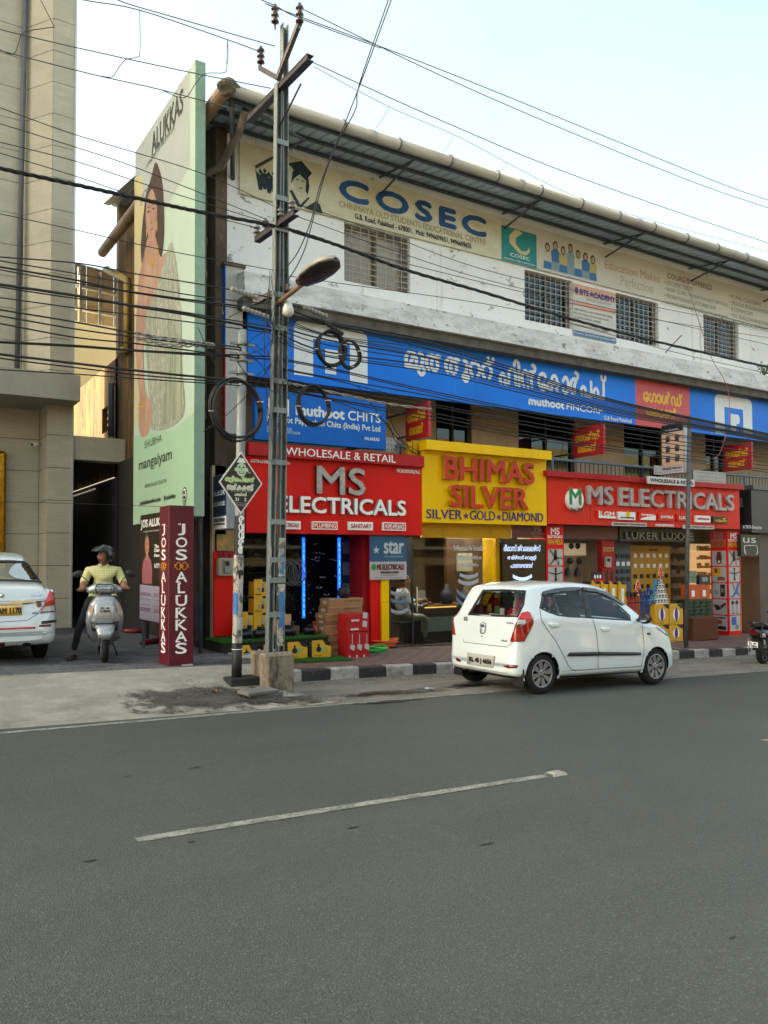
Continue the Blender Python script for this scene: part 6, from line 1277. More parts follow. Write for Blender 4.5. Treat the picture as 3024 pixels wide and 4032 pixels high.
# ---- water pumps
def pump(x,yb,Y,label,ca,s=1):
    p = onY(x,yb,Y);z = .346;t = thing('water_pump',label,'pump',(p.x,Y,z),group='water pumps on the turf step',local=True);t.location = (p.x,Y,z);t.rotation_euler = (0,0,.3);t.scale = (s,s,s)
    bk = mat('pump_black','#15161a',.35);b = MB();b.lathe([(.001,-.13),(.05,-.13),(.06,-.11),(.062,.04),(.07,.05),(.07,.065),(.001,.065)],(0,0,.09),'x',16);b.build('motor',bk,t)
    b = MB()
    for k in range(12): a = k*math.pi/6;b.add([(-.1,.06*math.cos(a),.09 + .06*math.sin(a)),(.03,.06*math.cos(a),.09 + .06*math.sin(a)),(.03,.07*math.cos(a),.09 + .07*math.sin(a)),(-.1,.07*math.cos(a),.09 + .07*math.sin(a))],[(0,1,2,3)])
    b.build('fins',bk,t);b = MB();b.lathe([(.001,.066),(.075,.066),(.08,.08),(.08,.11),(.05,.13),(.03,.14),(.03,.16),(.001,.16)],(0,0,.09),'x',16);b.build('pump_head',ca,t);b = MB();b.lathe([(.028,0),(.028,.05),(.036,.05),(.036,.07),(.001,.07)],(.1,0,.165),'z',12);b.build('outlet',ca,t)
    b = MB();b.cbox(-.1,.1,-.05,.05,0,.03,.006);b.build('foot',bk,t);b = MB();b.cbox(-.06,.03,-.04,.04,.148,.19,.008);b.build('terminal_box',bk,t)
pump(966,2500,12.42,'black water pump with round pale plate beside the round pole',mat('pump_grey','#30333a',.4));pump(1030,2506,12.4,'water pump with green striped head left of the steel pole',mat('pump_green','#5d8a52',.4),1.1);pump(1133,2490,12.45,'black water pump right of the steel pole',mat('pump_grey'),1.1);pump(1222,2487,12.5,'water pump with orange head at the right of the step',mat('pump_orange','#b5502a',.4))
# ---- yellow pump boxes on the footpath
def pbox(x0,x1,yt,yb,label,Y=11.98):
    a = onY(x0,yt,Y);c = onY(x1,yt,Y);z0 = pz(a.x,Y) + .014;t = thing('pump_carton',label,'carton',(a.x,Y,z0),group='yellow pump cartons on the turf mat');w_ = c.x - a.x;h_ = a.z - z0;fn = FACE(Y)
    box('carton',a.x,a.x + w_*.995,Y + .005,Y + .26,z0,z0 + h_*.86,ybk,t,c=.004);b = MB();b.prism([(a.x + w_*.12,z0),(c.x,z0),(c.x,z0 + h_*.62),(a.x + w_*.75,z0 + h_*.72),(a.x + w_*.6,z0 + h_),(a.x + w_*.12,z0 + h_)],lambda u,v,w2: (u,Y - .008 + w2,v),.012);b.build('front',ybox,t);fn = FACE(Y - .008)
    b = MB();b.add([fn(u,v,.004) for u,v in ell(a.x + w_*.42,z0 + h_*.48,.05,.045,12)],[list(range(12))]);b.add([fn(u,v,.004) for u,v in rrect(a.x + w_*.38,z0 + h_*.6,a.x + w_*.46,z0 + h_*.8,.006)],[list(range(20))]);b.build('picture',ink,t);shape(ell(a.x + w_*.62,z0 + h_*.5,.04,.05,10),fn,mat('picture_green','#86b487',.5),t,'picture',lift=.003);text('PULA-KING',a.x + w_*.2,z0 + h_*.1,a.x + w_*.56,z0 + h_*.18,fn,ink,t)
    box('side_label',a.x - .002,a.x - .0005,Y + .06,Y + .16,z0 + h_*.2,z0 + h_*.7,lw,t)
pbox(945,1003,2542,2602,'yellow pump carton nearest the round pole',11.9);pbox(1032,1085,2540,2600,'yellow pump carton half hidden behind the concrete block',12.05);pbox(1122,1210,2530,2588,'yellow pump carton right of the concrete block');pbox(1218,1302,2523,2582,'yellow pump carton next to the cardboard stack',12.0)
# ---- cardboard and red cartons
brn_c = [mat('brown_carton_%d' % k,c,.8,var=.2,vscale=5) for k,c in enumerate(('#9a6f4c','#8c6344','#a37a56'))]
def carton(x0,x1,yt,yb,Y,dep,m,label,txt=None,group='brown cartons stacked by the red cartons',zb=None,mt=None):
    t,q = bx('carton',x0,x1,yt,yb,Y,dep,m,label,'carton',group,zb=zb);u0,v0,u1,v1 = q;fn = FACE(Y)
    shape([(u0,v1 - .002 - (v1 - v0)*.0 - .018),(u1,v1 - .02),(u1,v1 - .004),(u0,v1 - .004)],fn,mat('parcel_tape','#a5855c',.3),t,'tape',lift=.002) if txt is not None and mt is None else None
    if txt: text(txt,u0 + (u1 - u0)*.45,v0 + (v1 - v0)*.55,u0 + (u1 - u0)*.9,v0 + (v1 - v0)*.75,fn,mt or ink,t)
    b = MB();b.add([(u0 - .003,Y + dep*f,v0 + (v1 - v0)*g) for f,g in ((.3,.3),(.7,.3),(.7,.7),(.3,.7))],[(0,1,2,3)]);b.build('side_label',mat('label_paper','#b9b4a8',.6),t) if dep > .2 else None
    return q
ys_ = (2418,2440,2463,2493,2520,2546,2580)
for k in range(6): carton(1286 if k else 1284,1334,ys_[k],ys_[k + 1],12.3,.4,brn_c[k % 3],('uppermost','second','third','fourth','fifth','lowest')[k] + ' brown carton in the narrow stack left of the red cartons','LUKER',zb=None if k < 5 else pz(7.6,12.3))
carton(1291,1427,2389,2419,12.45,.35,brn_c[0],'lower long flat brown carton on top of the stack','MAXIM');carton(1297,1429,2358,2389,12.45,.35,brn_c[2],'upper long flat brown carton on top of the stack','LUKER');
redc = mat('carton_red','#b5191d',.4,var=.1)
def rcart(x0,x1,yt,yb,label,Y=11.95,zb=None,vert=False):
    t,q = bx('switch_carton',x0,x1,yt,yb,Y,.42,redc,label,'carton','red switch cartons in a block',zb=zb);u0,v0,u1,v1 = q;w_ = u1 - u0;h_ = v1 - v0;fn = FACE(Y)
    a = (.3,.3) if vert else (.68,.4);shape([(u0 + w_*a[0],v0 + h_*(a[1] + .1)),(u0 + w_*a[0] + .09,v0 + h_*a[1]),(u0 + w_*a[0] + .1,v0 + h_*a[1] + .1),(u0 + w_*a[0] + .01,v0 + h_*a[1] + .1 + .02)],fn,mat('switch_pale','#c0bab8',.3),t,'picture');text('D' if vert else 'DEXTRON',u0 + w_*.15,v0 + h_*(.05 if vert else .15),u0 + w_*(.35 if vert else .5),v0 + h_*(.15 if vert else .35),fn,lw,t,bold=.003)
    shape([(u0 + w_*.62,v0 + h_*.55),(u0 + w_*.7,v0 + h_*.55),(u0 + w_*.7,v0 + h_*.92),(u0 + w_*.62,v0 + h_*.92)],fn,mat('sign_pale'),t,'stripe',lift=.002) if vert else None
zr_ = pz(8,11.95)
for k in range(3): rcart(1369 + k*28.5,1369 + (k + 1)*28.5 - 1,2489,2587,('leftmost','middle','rightmost')[k] + ' upright red switch carton in the bottom row',vert=True,zb=zr_)
rcart(1368,1453,2453,2488,'lower flat red switch carton lying on the upright ones');rcart(1371,1454,2419,2453,'topmost flat red switch carton')
b = MB();bm = bmesh.new();bmesh.ops.create_icosphere(bm,subdivisions=3,radius=.12)
for v in bm.verts: v.co.y *= .8;v.co.z *= 1.15 if v.co.z > 0 else .9;v.co *= 1 + .05*math.sin(v.co.x*40)
p = onY(1355,2345,12.55);b.bm(bm,0,True,Matrix.Translation((p.x,12.55,onY(1355,2358,12.45).z + .1)));o = b.build('black_bag',mat('bag_black','#0c0c0e',.6));tag(o,'round black bag on the top brown carton','bag')
# white buckets behind
for k,x in enumerate((1245,1278)):
    p = onY(x,2440,13.35);b = MB();b.lathe([(.001,0),(.11,0),(.13,.32),(.14,.32),(.14,.34),(.001,.34)],(p.x,13.4,.1),'z',18);o = b.build('cistern_bucket',mat('bucket_grey','#6f6b66',.5));tag(o,('left','right')[k] + ' of two grey plastic buckets inside the left shop','bucket')
# ---- hose coils on the footpath
def hose(cx,cy,rx,ry,m,label,n,r,seed,lift=0):
    p = onZ(cx,cy,pz(8.8,11.7));rd = random.Random(seed);t = thing('hose_coil',label,'hose',(p.x,p.y,pz(p.x,p.y)))
    for k in range(n):
        ex,ey = rx*rd.uniform(.75,1.05),ry*rd.uniform(.7,1.1);ox,oy = rd.uniform(-.03,.03),rd.uniform(-.03,.03);z = pz(p.x,p.y) + r + lift + k*r*.85
        MB().tube([(p.x + ox + ex*math.cos(a),p.y + oy + ey*math.sin(a),z + .015*math.sin(2*a + k) + (.05 if lift else .0)*(1 - math.cos(a))*0) for a in [i*2*math.pi/26 for i in range(27)]],r,6).build('loop',m,t)
hose(1475,2580,.24,.13,mat('hose_green','#2fae3a',.35,coat=.3),'bright green hose coil on the footpath by the red cartons',8,.014,3);hose(1508,2563,.3,.13,mat('hose_orange','#e0581a',.4),'orange hose coil lying over the green one',9,.014,4,lift=.04)
for k,(x,y) in enumerate(((1622,2565),(1672,2563),(1722,2561))):
    p = onZ(x,y,pz(10,12.3));a = path_z(p.x,p.y) + .006;b = MB();b.add([(p.x - .1 + dx,p.y + dy,path_z(p.x + dx,p.y + dy) + .007) for dx,dy in ((-.13,.1),(.06,-.1),(.2,-.1),(.02,.1))],[(0,1,2,3)]);o = b.build('floor_grate',mat('grate_dark','#22211f',.6));tag(o,('left','middle','right')[k] + ' of three dark grates set in the footpath','grate')
# ================================================================ jeweller
XJ0,XJ1 = onY(1533,2300,YW).x,onY(2148,2300,YW).x
wood = layered('wood_laminate','#4d3626',[('#38261a',3,(4,1,.3),.42,.6,.8),('#6a4c36',6,(6,1,.3),.55,.7,.6)],rough=.4,bump=0)
jr = thing('shop_interior','dim wood lined interior of the jewellery shop','shop',(11,14.5,0))
fl_m = mat('polished_floor','#4a443d',.25,var=.2)
def floorz(X): return path_z(X,13.1)
b = MB();b.add([(XJ0,13.0,floorz(XJ0) + .012),(XJ1,13.0,floorz(XJ1) + .012),(XJ1,16,floorz(XJ1) + .012),(XJ0,16,floorz(XJ0) + .012)],[(0,1,2,3)]);b.build('floor',fl_m,jr)
box('back_wall',XJ0,XJ1,15.6,15.7,-.5,zb_ - .26,wood,jr);box('ceiling',XJ0,XJ1,13.25,15.6,2.3,2.34,mat('ceiling_grey','#6b6862',.8),jr)
for x in (.4,1.3,2.2,3.0): box('downlight_and_fill',XJ0 + x,XJ0 + x + .4,13.7,14.1,2.28,2.298,mat('downlight_and_fill','#ffffff',.5,emit='#fff0d8',es=11),jr)
for x in (.3,1.6): box('downlight_and_fill',XJ0 + x,XJ0 + x + .5,13.3,13.55,2.28,2.298,mat('downlight_and_fill'),jr)  # extra panels added near the glass to brighten the seated man and counter
for k in range(5): box('shelf',XJ0 + .1,XJ0 + 1.9,15.3,15.6,.7 + k*.33,.72 + k*.33,mat('shelf_dark'),jr)
q = PX(1757,2110,1945,2400,14.4);box('wood_partition',q[0],q[2] + .6,14.4,14.5,-.4,2.3,wood,jr)
q = PX(1799,2178,1858,2250,14.38);o = box('picture_frame',q[0],q[2],14.36,14.398,q[1],q[3],mat('frame_cream','#8f8a78',.5),jr)
# counter
ct = thing('shop_counter','wooden jewellery counter with pale glass front panel','counter',(10.6,13.9,0));cy = 13.55;c0,c1 = onY(1637,2400,cy),onY(1812,2400,cy)
box('body',c0.x,c1.x + .9,cy,cy + .6,floorz(c0.x),onY(1640,2392,cy).z,wood,ct);box('top',c0.x - .03,c1.x + .92,cy - .03,cy + .62,onY(1640,2392,cy).z + .001,onY(1640,2392,cy).z + .03,mat('counter_top','#6f5a45',.25),ct)
q = PX(1659,2432,1788,2490,cy - .02);box('front_panel',q[0],q[2],cy - .03,cy - .002,q[1],q[3],mat('panel_pale','#a9b0a3',.2),ct);box('light_edge',c0.x + .2,c0.x + 1.0,cy - .045,cy - .031,onY(1640,2396,cy).z,onY(1640,2392,cy).z,mat('warm_edge','#ffd08a',.4,emit='#ffbb55',es=.5),ct)
zt = onY(1640,2392,cy).z + .03
def bust(x,lab,m,s=1):
    p = onY(x,2380,cy + .2);t = thing('necklace_bust',lab,'display bust',(p.x,cy + .2,zt));b = MB();b.lathe([(.07*s,0),(.11*s,.02),(.13*s,.16*s),(.1*s,.24*s),(.045*s,.29*s),(.04*s,.36*s),(.001,.365*s)],(p.x,cy + .2,zt),'z',16);b.build('bust',m,t)
    MB().tube([(p.x + .085*s*math.cos(a),cy + .2 - .1*s + .06*abs(math.cos(a))*s,zt + .25*s + .09*s*math.sin(a)) for a in [math.pi + i*math.pi/12 for i in range(13)]],.009,6).build('necklace',chrome,t)
bust(1760,'navy necklace bust on the jewellery counter',mat('bust_navy','#161c2c',.7),1.15);bust(1830,'smaller navy necklace bust near the white car roof',mat('bust_navy'),1.0)
t = thing('cash_monitor','small pale monitor at the end of the counter','monitor',onY(1655,2335,cy + .3));p = onY(1655,2335,cy + .3);box('screen',p.x - .1,p.x + .12,cy + .28,cy + .31,zt + .12,zt + .3,mat('picture_pale'),t);box('stand',p.x - .02,p.x + .03,cy + .29,cy + .33,zt,zt + .12,ink,t)
# glass front with decals
gw_ = thing('glass_front','glass shop front with white anklet decals and mirrored lettering','window',(XJ0 + 1.5,13.2,0));q = PX(1533,2118,1946,2545,13.2);box('pane',q[0],q[2],13.2,13.212,floorz(q[0]),q[3],glass('shop_glass'),gw_)
for x in (1533,1622,1946): xx = onY(x,2300,13.2).x;box('frame',xx - .015,xx + .015,13.17,13.199,floorz(xx),q[3],mat('dark_frame'),gw_)
xx = onY(1637,2350,13.18);box('door_handle',xx.x - .012,xx.x + .012,13.13,13.165,xx.z - .3,xx.z + .2,chrome,gw_)
dec = mat('decal_white','#b9c3d0',.5);decb = mat('decal_blue','#6f8fb5',.5)
def anklet(cx,cy_,wd,dep,Y,par,m,th=.03,bead=True,fringe=True):
    c = onY(cx,cy_,Y);b = MB();n = 22;fn = FACE(Y);P_ = []
    for i in range(n + 1):
        s_ = i/n*2 - 1;P_.append((c.x + wd*s_,c.z + dep*s_*s_))
    for (a,c2) in zip(P_[:-1],P_[1:]): b.add([fn(a[0],a[1],.004),fn(c2[0],c2[1],.004),fn(c2[0],c2[1] + th,.004),fn(a[0],a[1] + th,.004)],[(0,1,2,3)])
    if fringe:
        for (a,c2) in zip(P_[:-1],P_[1:]): mx_ = (a[0] + c2[0])/2;mz = (a[1] + c2[1])/2;b.add([fn(mx_ + .018*math.cos(k*1.05),mz - .02 + .02*math.sin(k*1.05),.004) for k in range(6)],[tuple(range(6))])
    return b.build('decal',m,par)
for k,(cx,cy_,wd,dep) in enumerate(((1846,2272,.24,.06),(1844,2298,.26,.07),(1842,2352,.29,.16),(1842,2385,.3,.17))): anklet(cx,cy_,wd,dep,13.195,gw_,decb if k > 1 else dec,.035)
for k,(cx,cy_) in enumerate(((1570,2340),(1572,2372),(1572,2412))): anklet(cx,cy_,.2,.06,13.195,gw_,decb if k % 2 else dec,.03)
for s,x0,y0,x1,y1 in (('ഭീമാസ് ജ്വേലലഴ്സ്',1785,2146,1900,2168),('തമിഴ്നാട് െവളളി',1800,2187,1893,2206),('പാദസരങങൾ',1809,2214,1882,2230)):
    q = PX(x0,y0,x1,y1,13.195);text(s,q[0],q[1],q[2],q[3],lambda u,v,w2,q=q: (q[0] + q[2] - u,13.195 - w2,v),dec,gw_,bold=.004)
# yellow jamb, black glowing board
q = PX(1948,2118,1975,2560,13.1);box('jamb',q[0],q[2],13.08,13.5,-.5,q[3],yel_d,gw_)
t = thing('glowing_board','black board with glowing white Malayalam lettering beside the jeweller','sign',onY(2060,2540,13.0));q = PX(1977,2121,2150,2300,13.0);box('board',q[0],q[2] - .01,13.0,13.1,floorz(q[0]),q[3],mat('board_black','#08080a',.2),t);fn = FACE(13.0)
glow = mat('letter_glow','#dfeaff',.5,emit='#bcd6ff',es=.12)
for s,x0,y0,x1,y1 in (('ഭീമാസ് ജ്വേലലഴ്സ്',1983,2144,2128,2170),('തമിഴ്നാട് െവളളി',1998,2186,2110,2206),('പാദസരങങൾ',2010,2216,2098,2236)):
    r_ = PX(x0,y0,x1,y1,13.0);text(s,r_[0],r_[1],r_[2],r_[3],fn,glow,t,bold=.003)
anklet(2057,2280,.27,.07,13.0,t,glow,.035);anklet(2050,2312,.3,.1,13.0,t,glow,.04)
# dark red side panel above it
q = PX(2016,2066,2150,2117,13.06);t = thing('name_board','dark red panel with electrical shop name above the glowing board','sign',(q[0],13.06,q[1]));box('panel',q[0],q[2],13.06,13.09,q[1],q[3] + .06,mat('dark_red_panel','#5a1a1f',.4),t);fn = FACE(13.06);w_ = q[2] - q[0]
text('MS',q[2] - w_*.34,q[1] + .15,q[2] - w_*.16,q[1] + .27,fn,mat('text_dim','#94797a',.5),t,bold=.006);text('ELECTRICALS',q[2] - w_*.45,q[1] + .07,q[2] - w_*.03,q[1] + .13,fn,mat('text_dim'),t,bold=.002);text('DISCOUNT',q[2] - w_*.4,q[1] + .0,q[2] - w_*.08,q[1] + .05,fn,mat('text_gold','#a5843a',.5),t,bold=.003)
tube('spot_lamp',[onY(1966,2128,12.98),onY(1985,2136,12.9)],[.03,.06],mat('black_iron'),None,12,label='small black spotlight above the glowing board',cat='spotlight')
# ================================================================ right shop
rs = thing('shop_interior','lit interior of the right electrical shop with yellow switch board','shop',(16,14.5,-.2));X0,X1 = onY(2222,2300,13.1).x,onY(2800,2300,13.1).x
fz2 = lambda X,Y=13: path_z(X,Y) + .01
b = MB();b.add([(X0,13.0,fz2(X0)),(X1 + .6,13.0,fz2(X1 + .6)),(X1 + .6,17,fz2(X1 + .6)),(X0,17,fz2(X0))],[(0,1,2,3)]);b.build('floor',fl_m,rs)
dred = mat('dark_red_panel');zt3 = onY(2222,2077,13.3).z
box('back_wall',X0 - .3,X1 + .6,16.2,16.3,-1,2.5,mat('back_grey','#3b3a38',.7),rs);box('ceiling',X0 - .3,X1 + .6,13.0,16.2,2.52,2.56,mat('ceiling_dark','#2a2725',.8),rs)
for k in range(4): box('tube_light',X0 + 1.0 + k*1.4,X0 + 1.9 + k*1.4,14.6,14.68,2.46,2.5,mat('tube_light','#ffffff',.5,emit='#fff2dd',es=3),rs)
q = PX(2222,2078,2436,2122,13.25);box('header',q[0] - .5,q[2],13.25,13.3,q[1],2.52,dred,rs);q = PX(2436,2088,2728,2130,13.25);bd = box('header',q[0] + .001,q[2],13.22,13.3,q[1],2.52,mat('header_black','#1b1718',.4),rs)
q = PX(2462,2091,2724,2122,13.2);letters('LUKER LUXXE',q[0],q[1],q[2],q[3] - .02,FACE(13.2),mat('dim_letter','#77706c',.35,metal=.3),rs,ext=.02,off=.008)
# left showcase with lamps
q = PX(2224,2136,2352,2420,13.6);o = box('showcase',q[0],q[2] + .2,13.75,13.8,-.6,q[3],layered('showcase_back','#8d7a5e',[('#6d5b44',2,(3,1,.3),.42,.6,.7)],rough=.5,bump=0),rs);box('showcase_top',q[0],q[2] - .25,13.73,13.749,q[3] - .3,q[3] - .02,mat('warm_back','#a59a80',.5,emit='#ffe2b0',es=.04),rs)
for k,(x,y) in enumerate(((2250,2150),(2275,2150),(2247,2208),(2285,2208),(2236,2245),(2274,2245))):
    p = onY(x,y,13.7);b = MB()
    if k < 4: b.lathe([(.001,-.03),(.06,-.03),(.075,0),(.06,.03),(.001,.03)],p,'y',14)
    else: b.lathe([(.09,-.12),(.05,0),(.02,.06),(.001,.06)],p,'z',14);b.tube([p + Vector((0,0,.06)),p + Vector((.02,0,.2)),p + Vector((.06,0,.26))],.01,6)
    b.build('wall_lamp',mat('lamp_dark','#2f2b28',.4),rs)
q = PX(2370,2128,2419,2420,13.35);o = box('red_post',q[0],q[2],13.35,13.5,-.7,q[3],red_d,rs);fn = FACE(13.35);w_ = q[2] - q[0];text('SUNDAYS',q[0] + w_*.08,onY(2372,2172,13.35).z,q[2] - w_*.08,onY(2372,2162,13.35).z,fn,mat('text_gold2','#d3a13a',.5),o,bold=.004);text('WE ARE OPEN ON',q[0] + w_*.08,onY(2372,2160,13.35).z,q[2] - w_*.08,onY(2372,2155,13.35).z,fn,lw,o)
q = PX(2384,2192,2406,2235,13.3);mm = box('meter',q[0],q[2],13.28,13.349,q[1],q[3],mat('case_beige'),rs,c=.01);shape(rrect(q[0] + .03,q[1] + (q[3] - q[1])*.55,q[2] - .05,q[3] - .04,.01),FACE(13.28),ink,mm,'dial')
for k,(x,y) in enumerate(((2389,2257),(2408,2257),(2389,2278),(2408,2278))): p = onY(x,y,13.35);b = MB();b.add([FACE(13.35)(u,v,.004) for u,v in ell(p.x,p.z,.065,.075,12)],[list(range(12))]);b.build('round_sticker',ink,rs)
q = PX(2420,2130,2482,2420,13.7);o = box('blue_switch_board',q[0],q[2],13.7,13.74,-.7,q[3],mat('board_bluegrey','#4b5864',.5),rs)
def plates(par,q,cols,rows,m,Y,mrows=None,sz=(.11,.1)):
    w_,h_ = q[2] - q[0],q[3] - q[1]
    for r_ in range(rows):
        for c_ in range(cols):
            cx = q[0] + w_*(c_ + .5)/cols;cz = q[3] - h_*(r_ + .5)/rows;box('switch_plate',cx - sz[0]/2,cx + sz[0]/2,Y - .02,Y - .002,cz - sz[1]/2,cz + sz[1]/2,(mrows or {}).get(r_,m),par)
plates(o,PX(2420,2175,2482,2295,13.7),3,4,ink,13.7,{1: lw})
q = PX(2484,2148,2637,2420,14.0);o = box('yellow_switch_board',q[0],q[2],14.0,14.05,-.8,q[3],mat('board_yellow','#c28f1f',.45,var=.1),rs);plates(o,PX(2486,2168,2634,2330,14.0),6,4,lw,14.0,{2: ink,3: ink});text('MATTEO',*PX(2556,2162,2590,2170,14.0),FACE(14.0),ink,o,bold=.004)
for k in range(6): text('modular switches',*PX(2488,2160 + k*4,2540,2162 + k*4,14.0),FACE(14.0),ink,o) if k < 3 else None
# shelves in the dark doorway and at the right
q = PX(2640,2140,2700,2420,14.6)
for k in range(6):
    z = q[3] - .3 - k*.32;box('shelf',q[0],q[2],14.6,14.9,z,z + .02,mat('shelf_dark'),rs);b = MB();rd = random.Random(k)
    for j in range(7): x = q[0] + .05 + j*(q[2] - q[0] - .1)/7;b.box(x,x + .07,14.58,14.7,z + .021,z + rd.uniform(.1,.22))
    b.build('small_packs',[mat('pack_grey','#7a776f',.5)],rs,kind='stuff')
q = PX(2748,2140,2800,2400,14.1)
for k in range(7):
    z = q[3] - .22 - k*.24;box('lit_shelf',q[0],q[2] + .3,14.1,14.4,z,z + .018,mat('warm_lit_shelf'),rs);b = MB();rd = random.Random(k + 20)
    for j in range(5): x = q[0] + .04 + j*(q[2] - q[0])/5;b.box(x,x + .08,14.09,14.18,z + .019,z + rd.uniform(.08,.17))
    b.build('small_packs',[mat('pack_warm','#9c8560',.5)],rs,kind='stuff')
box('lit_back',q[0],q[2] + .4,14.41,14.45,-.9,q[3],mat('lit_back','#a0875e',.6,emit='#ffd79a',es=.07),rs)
# columns with product pictures
pic = mat('picture_panel','#b3b2b4',.4);
def product(par,fn,u0,v0,u1,v1,kind):
    sh = shape(rrect(u0,v0,u1,v1,.03),fn,pic,par,'picture',lift=.003);w_,h_ = u1 - u0,v1 - v0;D = mat('product_dark','#2b2020',.4);B = mat('product_blue','#2f62ad',.4);RD = mat('product_maroon','#5e2428',.4);BR = mat('product_brown','#7a5a44',.4)
    Q = lambda pts: [(u0 + w_*a,v0 + h_*c) for a,c in pts]
    def s_(pts,m,l=.007): shape(Q(pts),fn,m,par,'picture',lift=l)
    if kind == 0: s_([(.38,.3),(.62,.3),(.58,.97),(.42,.97)],D);s_([(.02,.98),(.2,.98),(.55,.48),(.45,.42)],BR);s_([(.5,.4),(.98,.38),(.98,.48),(.5,.5)],BR);s_([(.02,.02),(.18,.02),(.5,.38),(.42,.46)],BR);s_([(.62,.05),(.74,.05),(.7,.3),(.64,.3)],D)
    elif kind == 1: s_([(.42,.95),(.58,.95),(.55,.55),(.6,.1),(.4,.1),(.45,.55)],D);s_([(.0,.7),(.04,.62),(.5,.48),(.5,.58)],D,.008);s_([(1,.7),(.96,.62),(.5,.48),(.5,.58)],D,.008)
    elif kind == 2: s_([(.34,.15),(.66,.15),(.7,.5),(.64,.93),(.36,.93),(.3,.5)],RD);s_([(.44,.22),(.56,.22),(.56,.34),(.44,.34)],lw,.009)
    elif kind == 3: s_([(.05,.4),(.6,.4),(.6,.95),(.05,.95)],mat('carton_yellow'));s_([(.18,.6),(.38,.6),(.34,.9),(.22,.9)],RD,.009);s_([(.35,.1),(.9,.1),(.9,.32),(.55,.38),(.35,.3)],BR)
    elif kind == 4: s_([(.55,.12),(.88,.12),(.88,.92),(.55,.92)],D);s_([(.16,.5),(.42,.5),(.36,.28),(.22,.28)],mat('picture_pale'),.008);s_([(.64,.4),(.8,.4),(.84,.66),(.6,.66)],mat('product_cyan','#8fb3c9',.4),.009)
    elif kind == 5: s_([(.05,.66),(.4,.62),(.6,.36),(.25,.26)],D);s_([(.5,.56),(.9,.82),(.95,.7),(.62,.4)],RD)
    elif kind == 6: s_([(.1,.08),(.9,.08),(.9,.3),(.1,.35)],D);s_([(.1,.5),(.6,.45),(.6,.7),(.1,.7)],mat('product_red','#b5352a',.4));s_([(.12,.9),(.88,.9),(.88,.82),(.12,.82)],D)
    elif kind == 7: s_([(.0,.1),(.3,.2),(.6,.6),(.75,1),(1,1),(.8,.5),(1,.1),(.6,.3),(.35,.05)],B);s_([(.2,1),(.4,1),(.55,.6),(.45,.5)],mat('product_cyan'),.009)
    elif kind == 8:
        for a in (.28,.68): shape(ell(u0 + w_*a,v0 + h_*.8,w_*.15,h_*.14,10),fn,D,par,'picture',lift=.007);s_([(a - .02,.12),(a + .02,.12),(a + .02,.7),(a - .02,.7)],D);s_([(a - .12,.06),(a + .12,.06),(a + .12,.11),(a - .12,.11)],D,.008)
    else: s_([(.15,.4),(.6,.4),(.6,.92),(.15,.92)],B);shape(ell(u0 + w_*.66,v0 + h_*.25,w_*.18,h_*.16,10),fn,mat('product_cyan'),par,'picture',lift=.008)
def column(name,label,x0,x1,ztop,front,side=None,X=None):
    z0 = path_z(x0,13) - .03;t = thing(name,label,'column',(x0,13,z0));box('core',x0,x1,12.98,13.48,z0,ztop,red,t)
    def face(fn,u0,u1,kinds,title,sub,mt):
        w_ = u1 - u0;text('MS',u0 + w_*.26,ztop - .2,u1 - w_*.26,ztop - .06,fn,mt,t,bold=.008);text('ELETRICALS',u0 + w_*.08,ztop - .28,u1 - w_*.08,ztop - .22,fn,mt,t,bold=.003);text(title,u0 + w_*.08,ztop - .42,u1 - w_*.08,ztop - .31,fn,sub,t,bold=.004)
        h_ = (ztop - .52 - z0 - .1)/5
        for k,kd in enumerate(kinds): product(t,fn,u0 + w_*.08,ztop - .52 - h_*(k + 1) + .03,u1 - w_*.08,ztop - .52 - h_*k,kd)
    face(FACE(12.98),x0,x1,front,'FAN MELA',mat('text_yellow','#e0b52c',.5),lw)
    if side: face(lambda u,v,w2: (x0 - w2,12.98 + 13.48 - u,v),12.98,13.48,side,'DISCOUNT FEST',mat('text_gold'),mat('text_dim2','#a98e8e',.5))
zcol = onY(2160,2064,12.98).z
column('picture_column','red product picture column beside the glowing board',onY(2152,2300,12.98).x + .01,onY(2222,2300,12.98).x,zcol - .02,(0,1,7,8,9))
column('picture_column','red product picture column at the right end of the sign',onY(2867,2300,12.98).x,onY(2916,2300,12.98).x,onY(2880,2090,12.98).z,(0,1,7,8,9),(2,3,4,5,6))
# ---- goods outside
pz = path_z
def stack_box(x0,x1,yt,yb,Y,dep,m,label,cat='carton',group=None,name='carton',ground=False):
    zb = pz(onY(x0,yb,Y).x,Y) if ground else None
    return bx(name,x0,x1,yt,yb,Y,dep,m,label,cat,group,zb=zb)
pur = mat('product_purple','#4d2470',.4)
for k,(x0,x1,yt,yb,g,lab) in enumerate(((2579,2633,2464,2520,1,'lower left yellow heater carton behind the car bonnet'),(2636,2689,2462,2520,1,'lower right yellow heater carton with purple heater'),(2579,2633,2380,2462,0,'upper left yellow heater carton with purple heater'),(2636,2689,2380,2461,0,'upper right yellow heater carton with purple heater'))):
    t,q = stack_box(x0,x1,yt,yb,12.2,.3,ybox,lab,'carton','yellow heater cartons outside the right shop','heater_carton',bool(g));u0,v0,u1,v1 = q;w_ = u1 - u0;h_ = v1 - v0;fn = FACE(12.2)
    shape([(u0 + w_*.55,v1),(u1,v1),(u1,v1 - h_*.25),(u0 + w_*.8,v1 - h_*.2)],fn,ybk,t,'picture',lift=.003);shape(ell(u0 + w_*.48,v0 + h_*.5,w_*.25,h_*.3,16),fn,lw,t,'picture',lift=.005);shape(ell(u0 + w_*.48,v0 + h_*.5,w_*.12,h_*.33,14),fn,pur,t,'picture',lift=.008);text('atomberg',u0 + w_*.08,v0 + h_*.06,u0 + w_*.6,v0 + h_*.12,fn,ink,t)
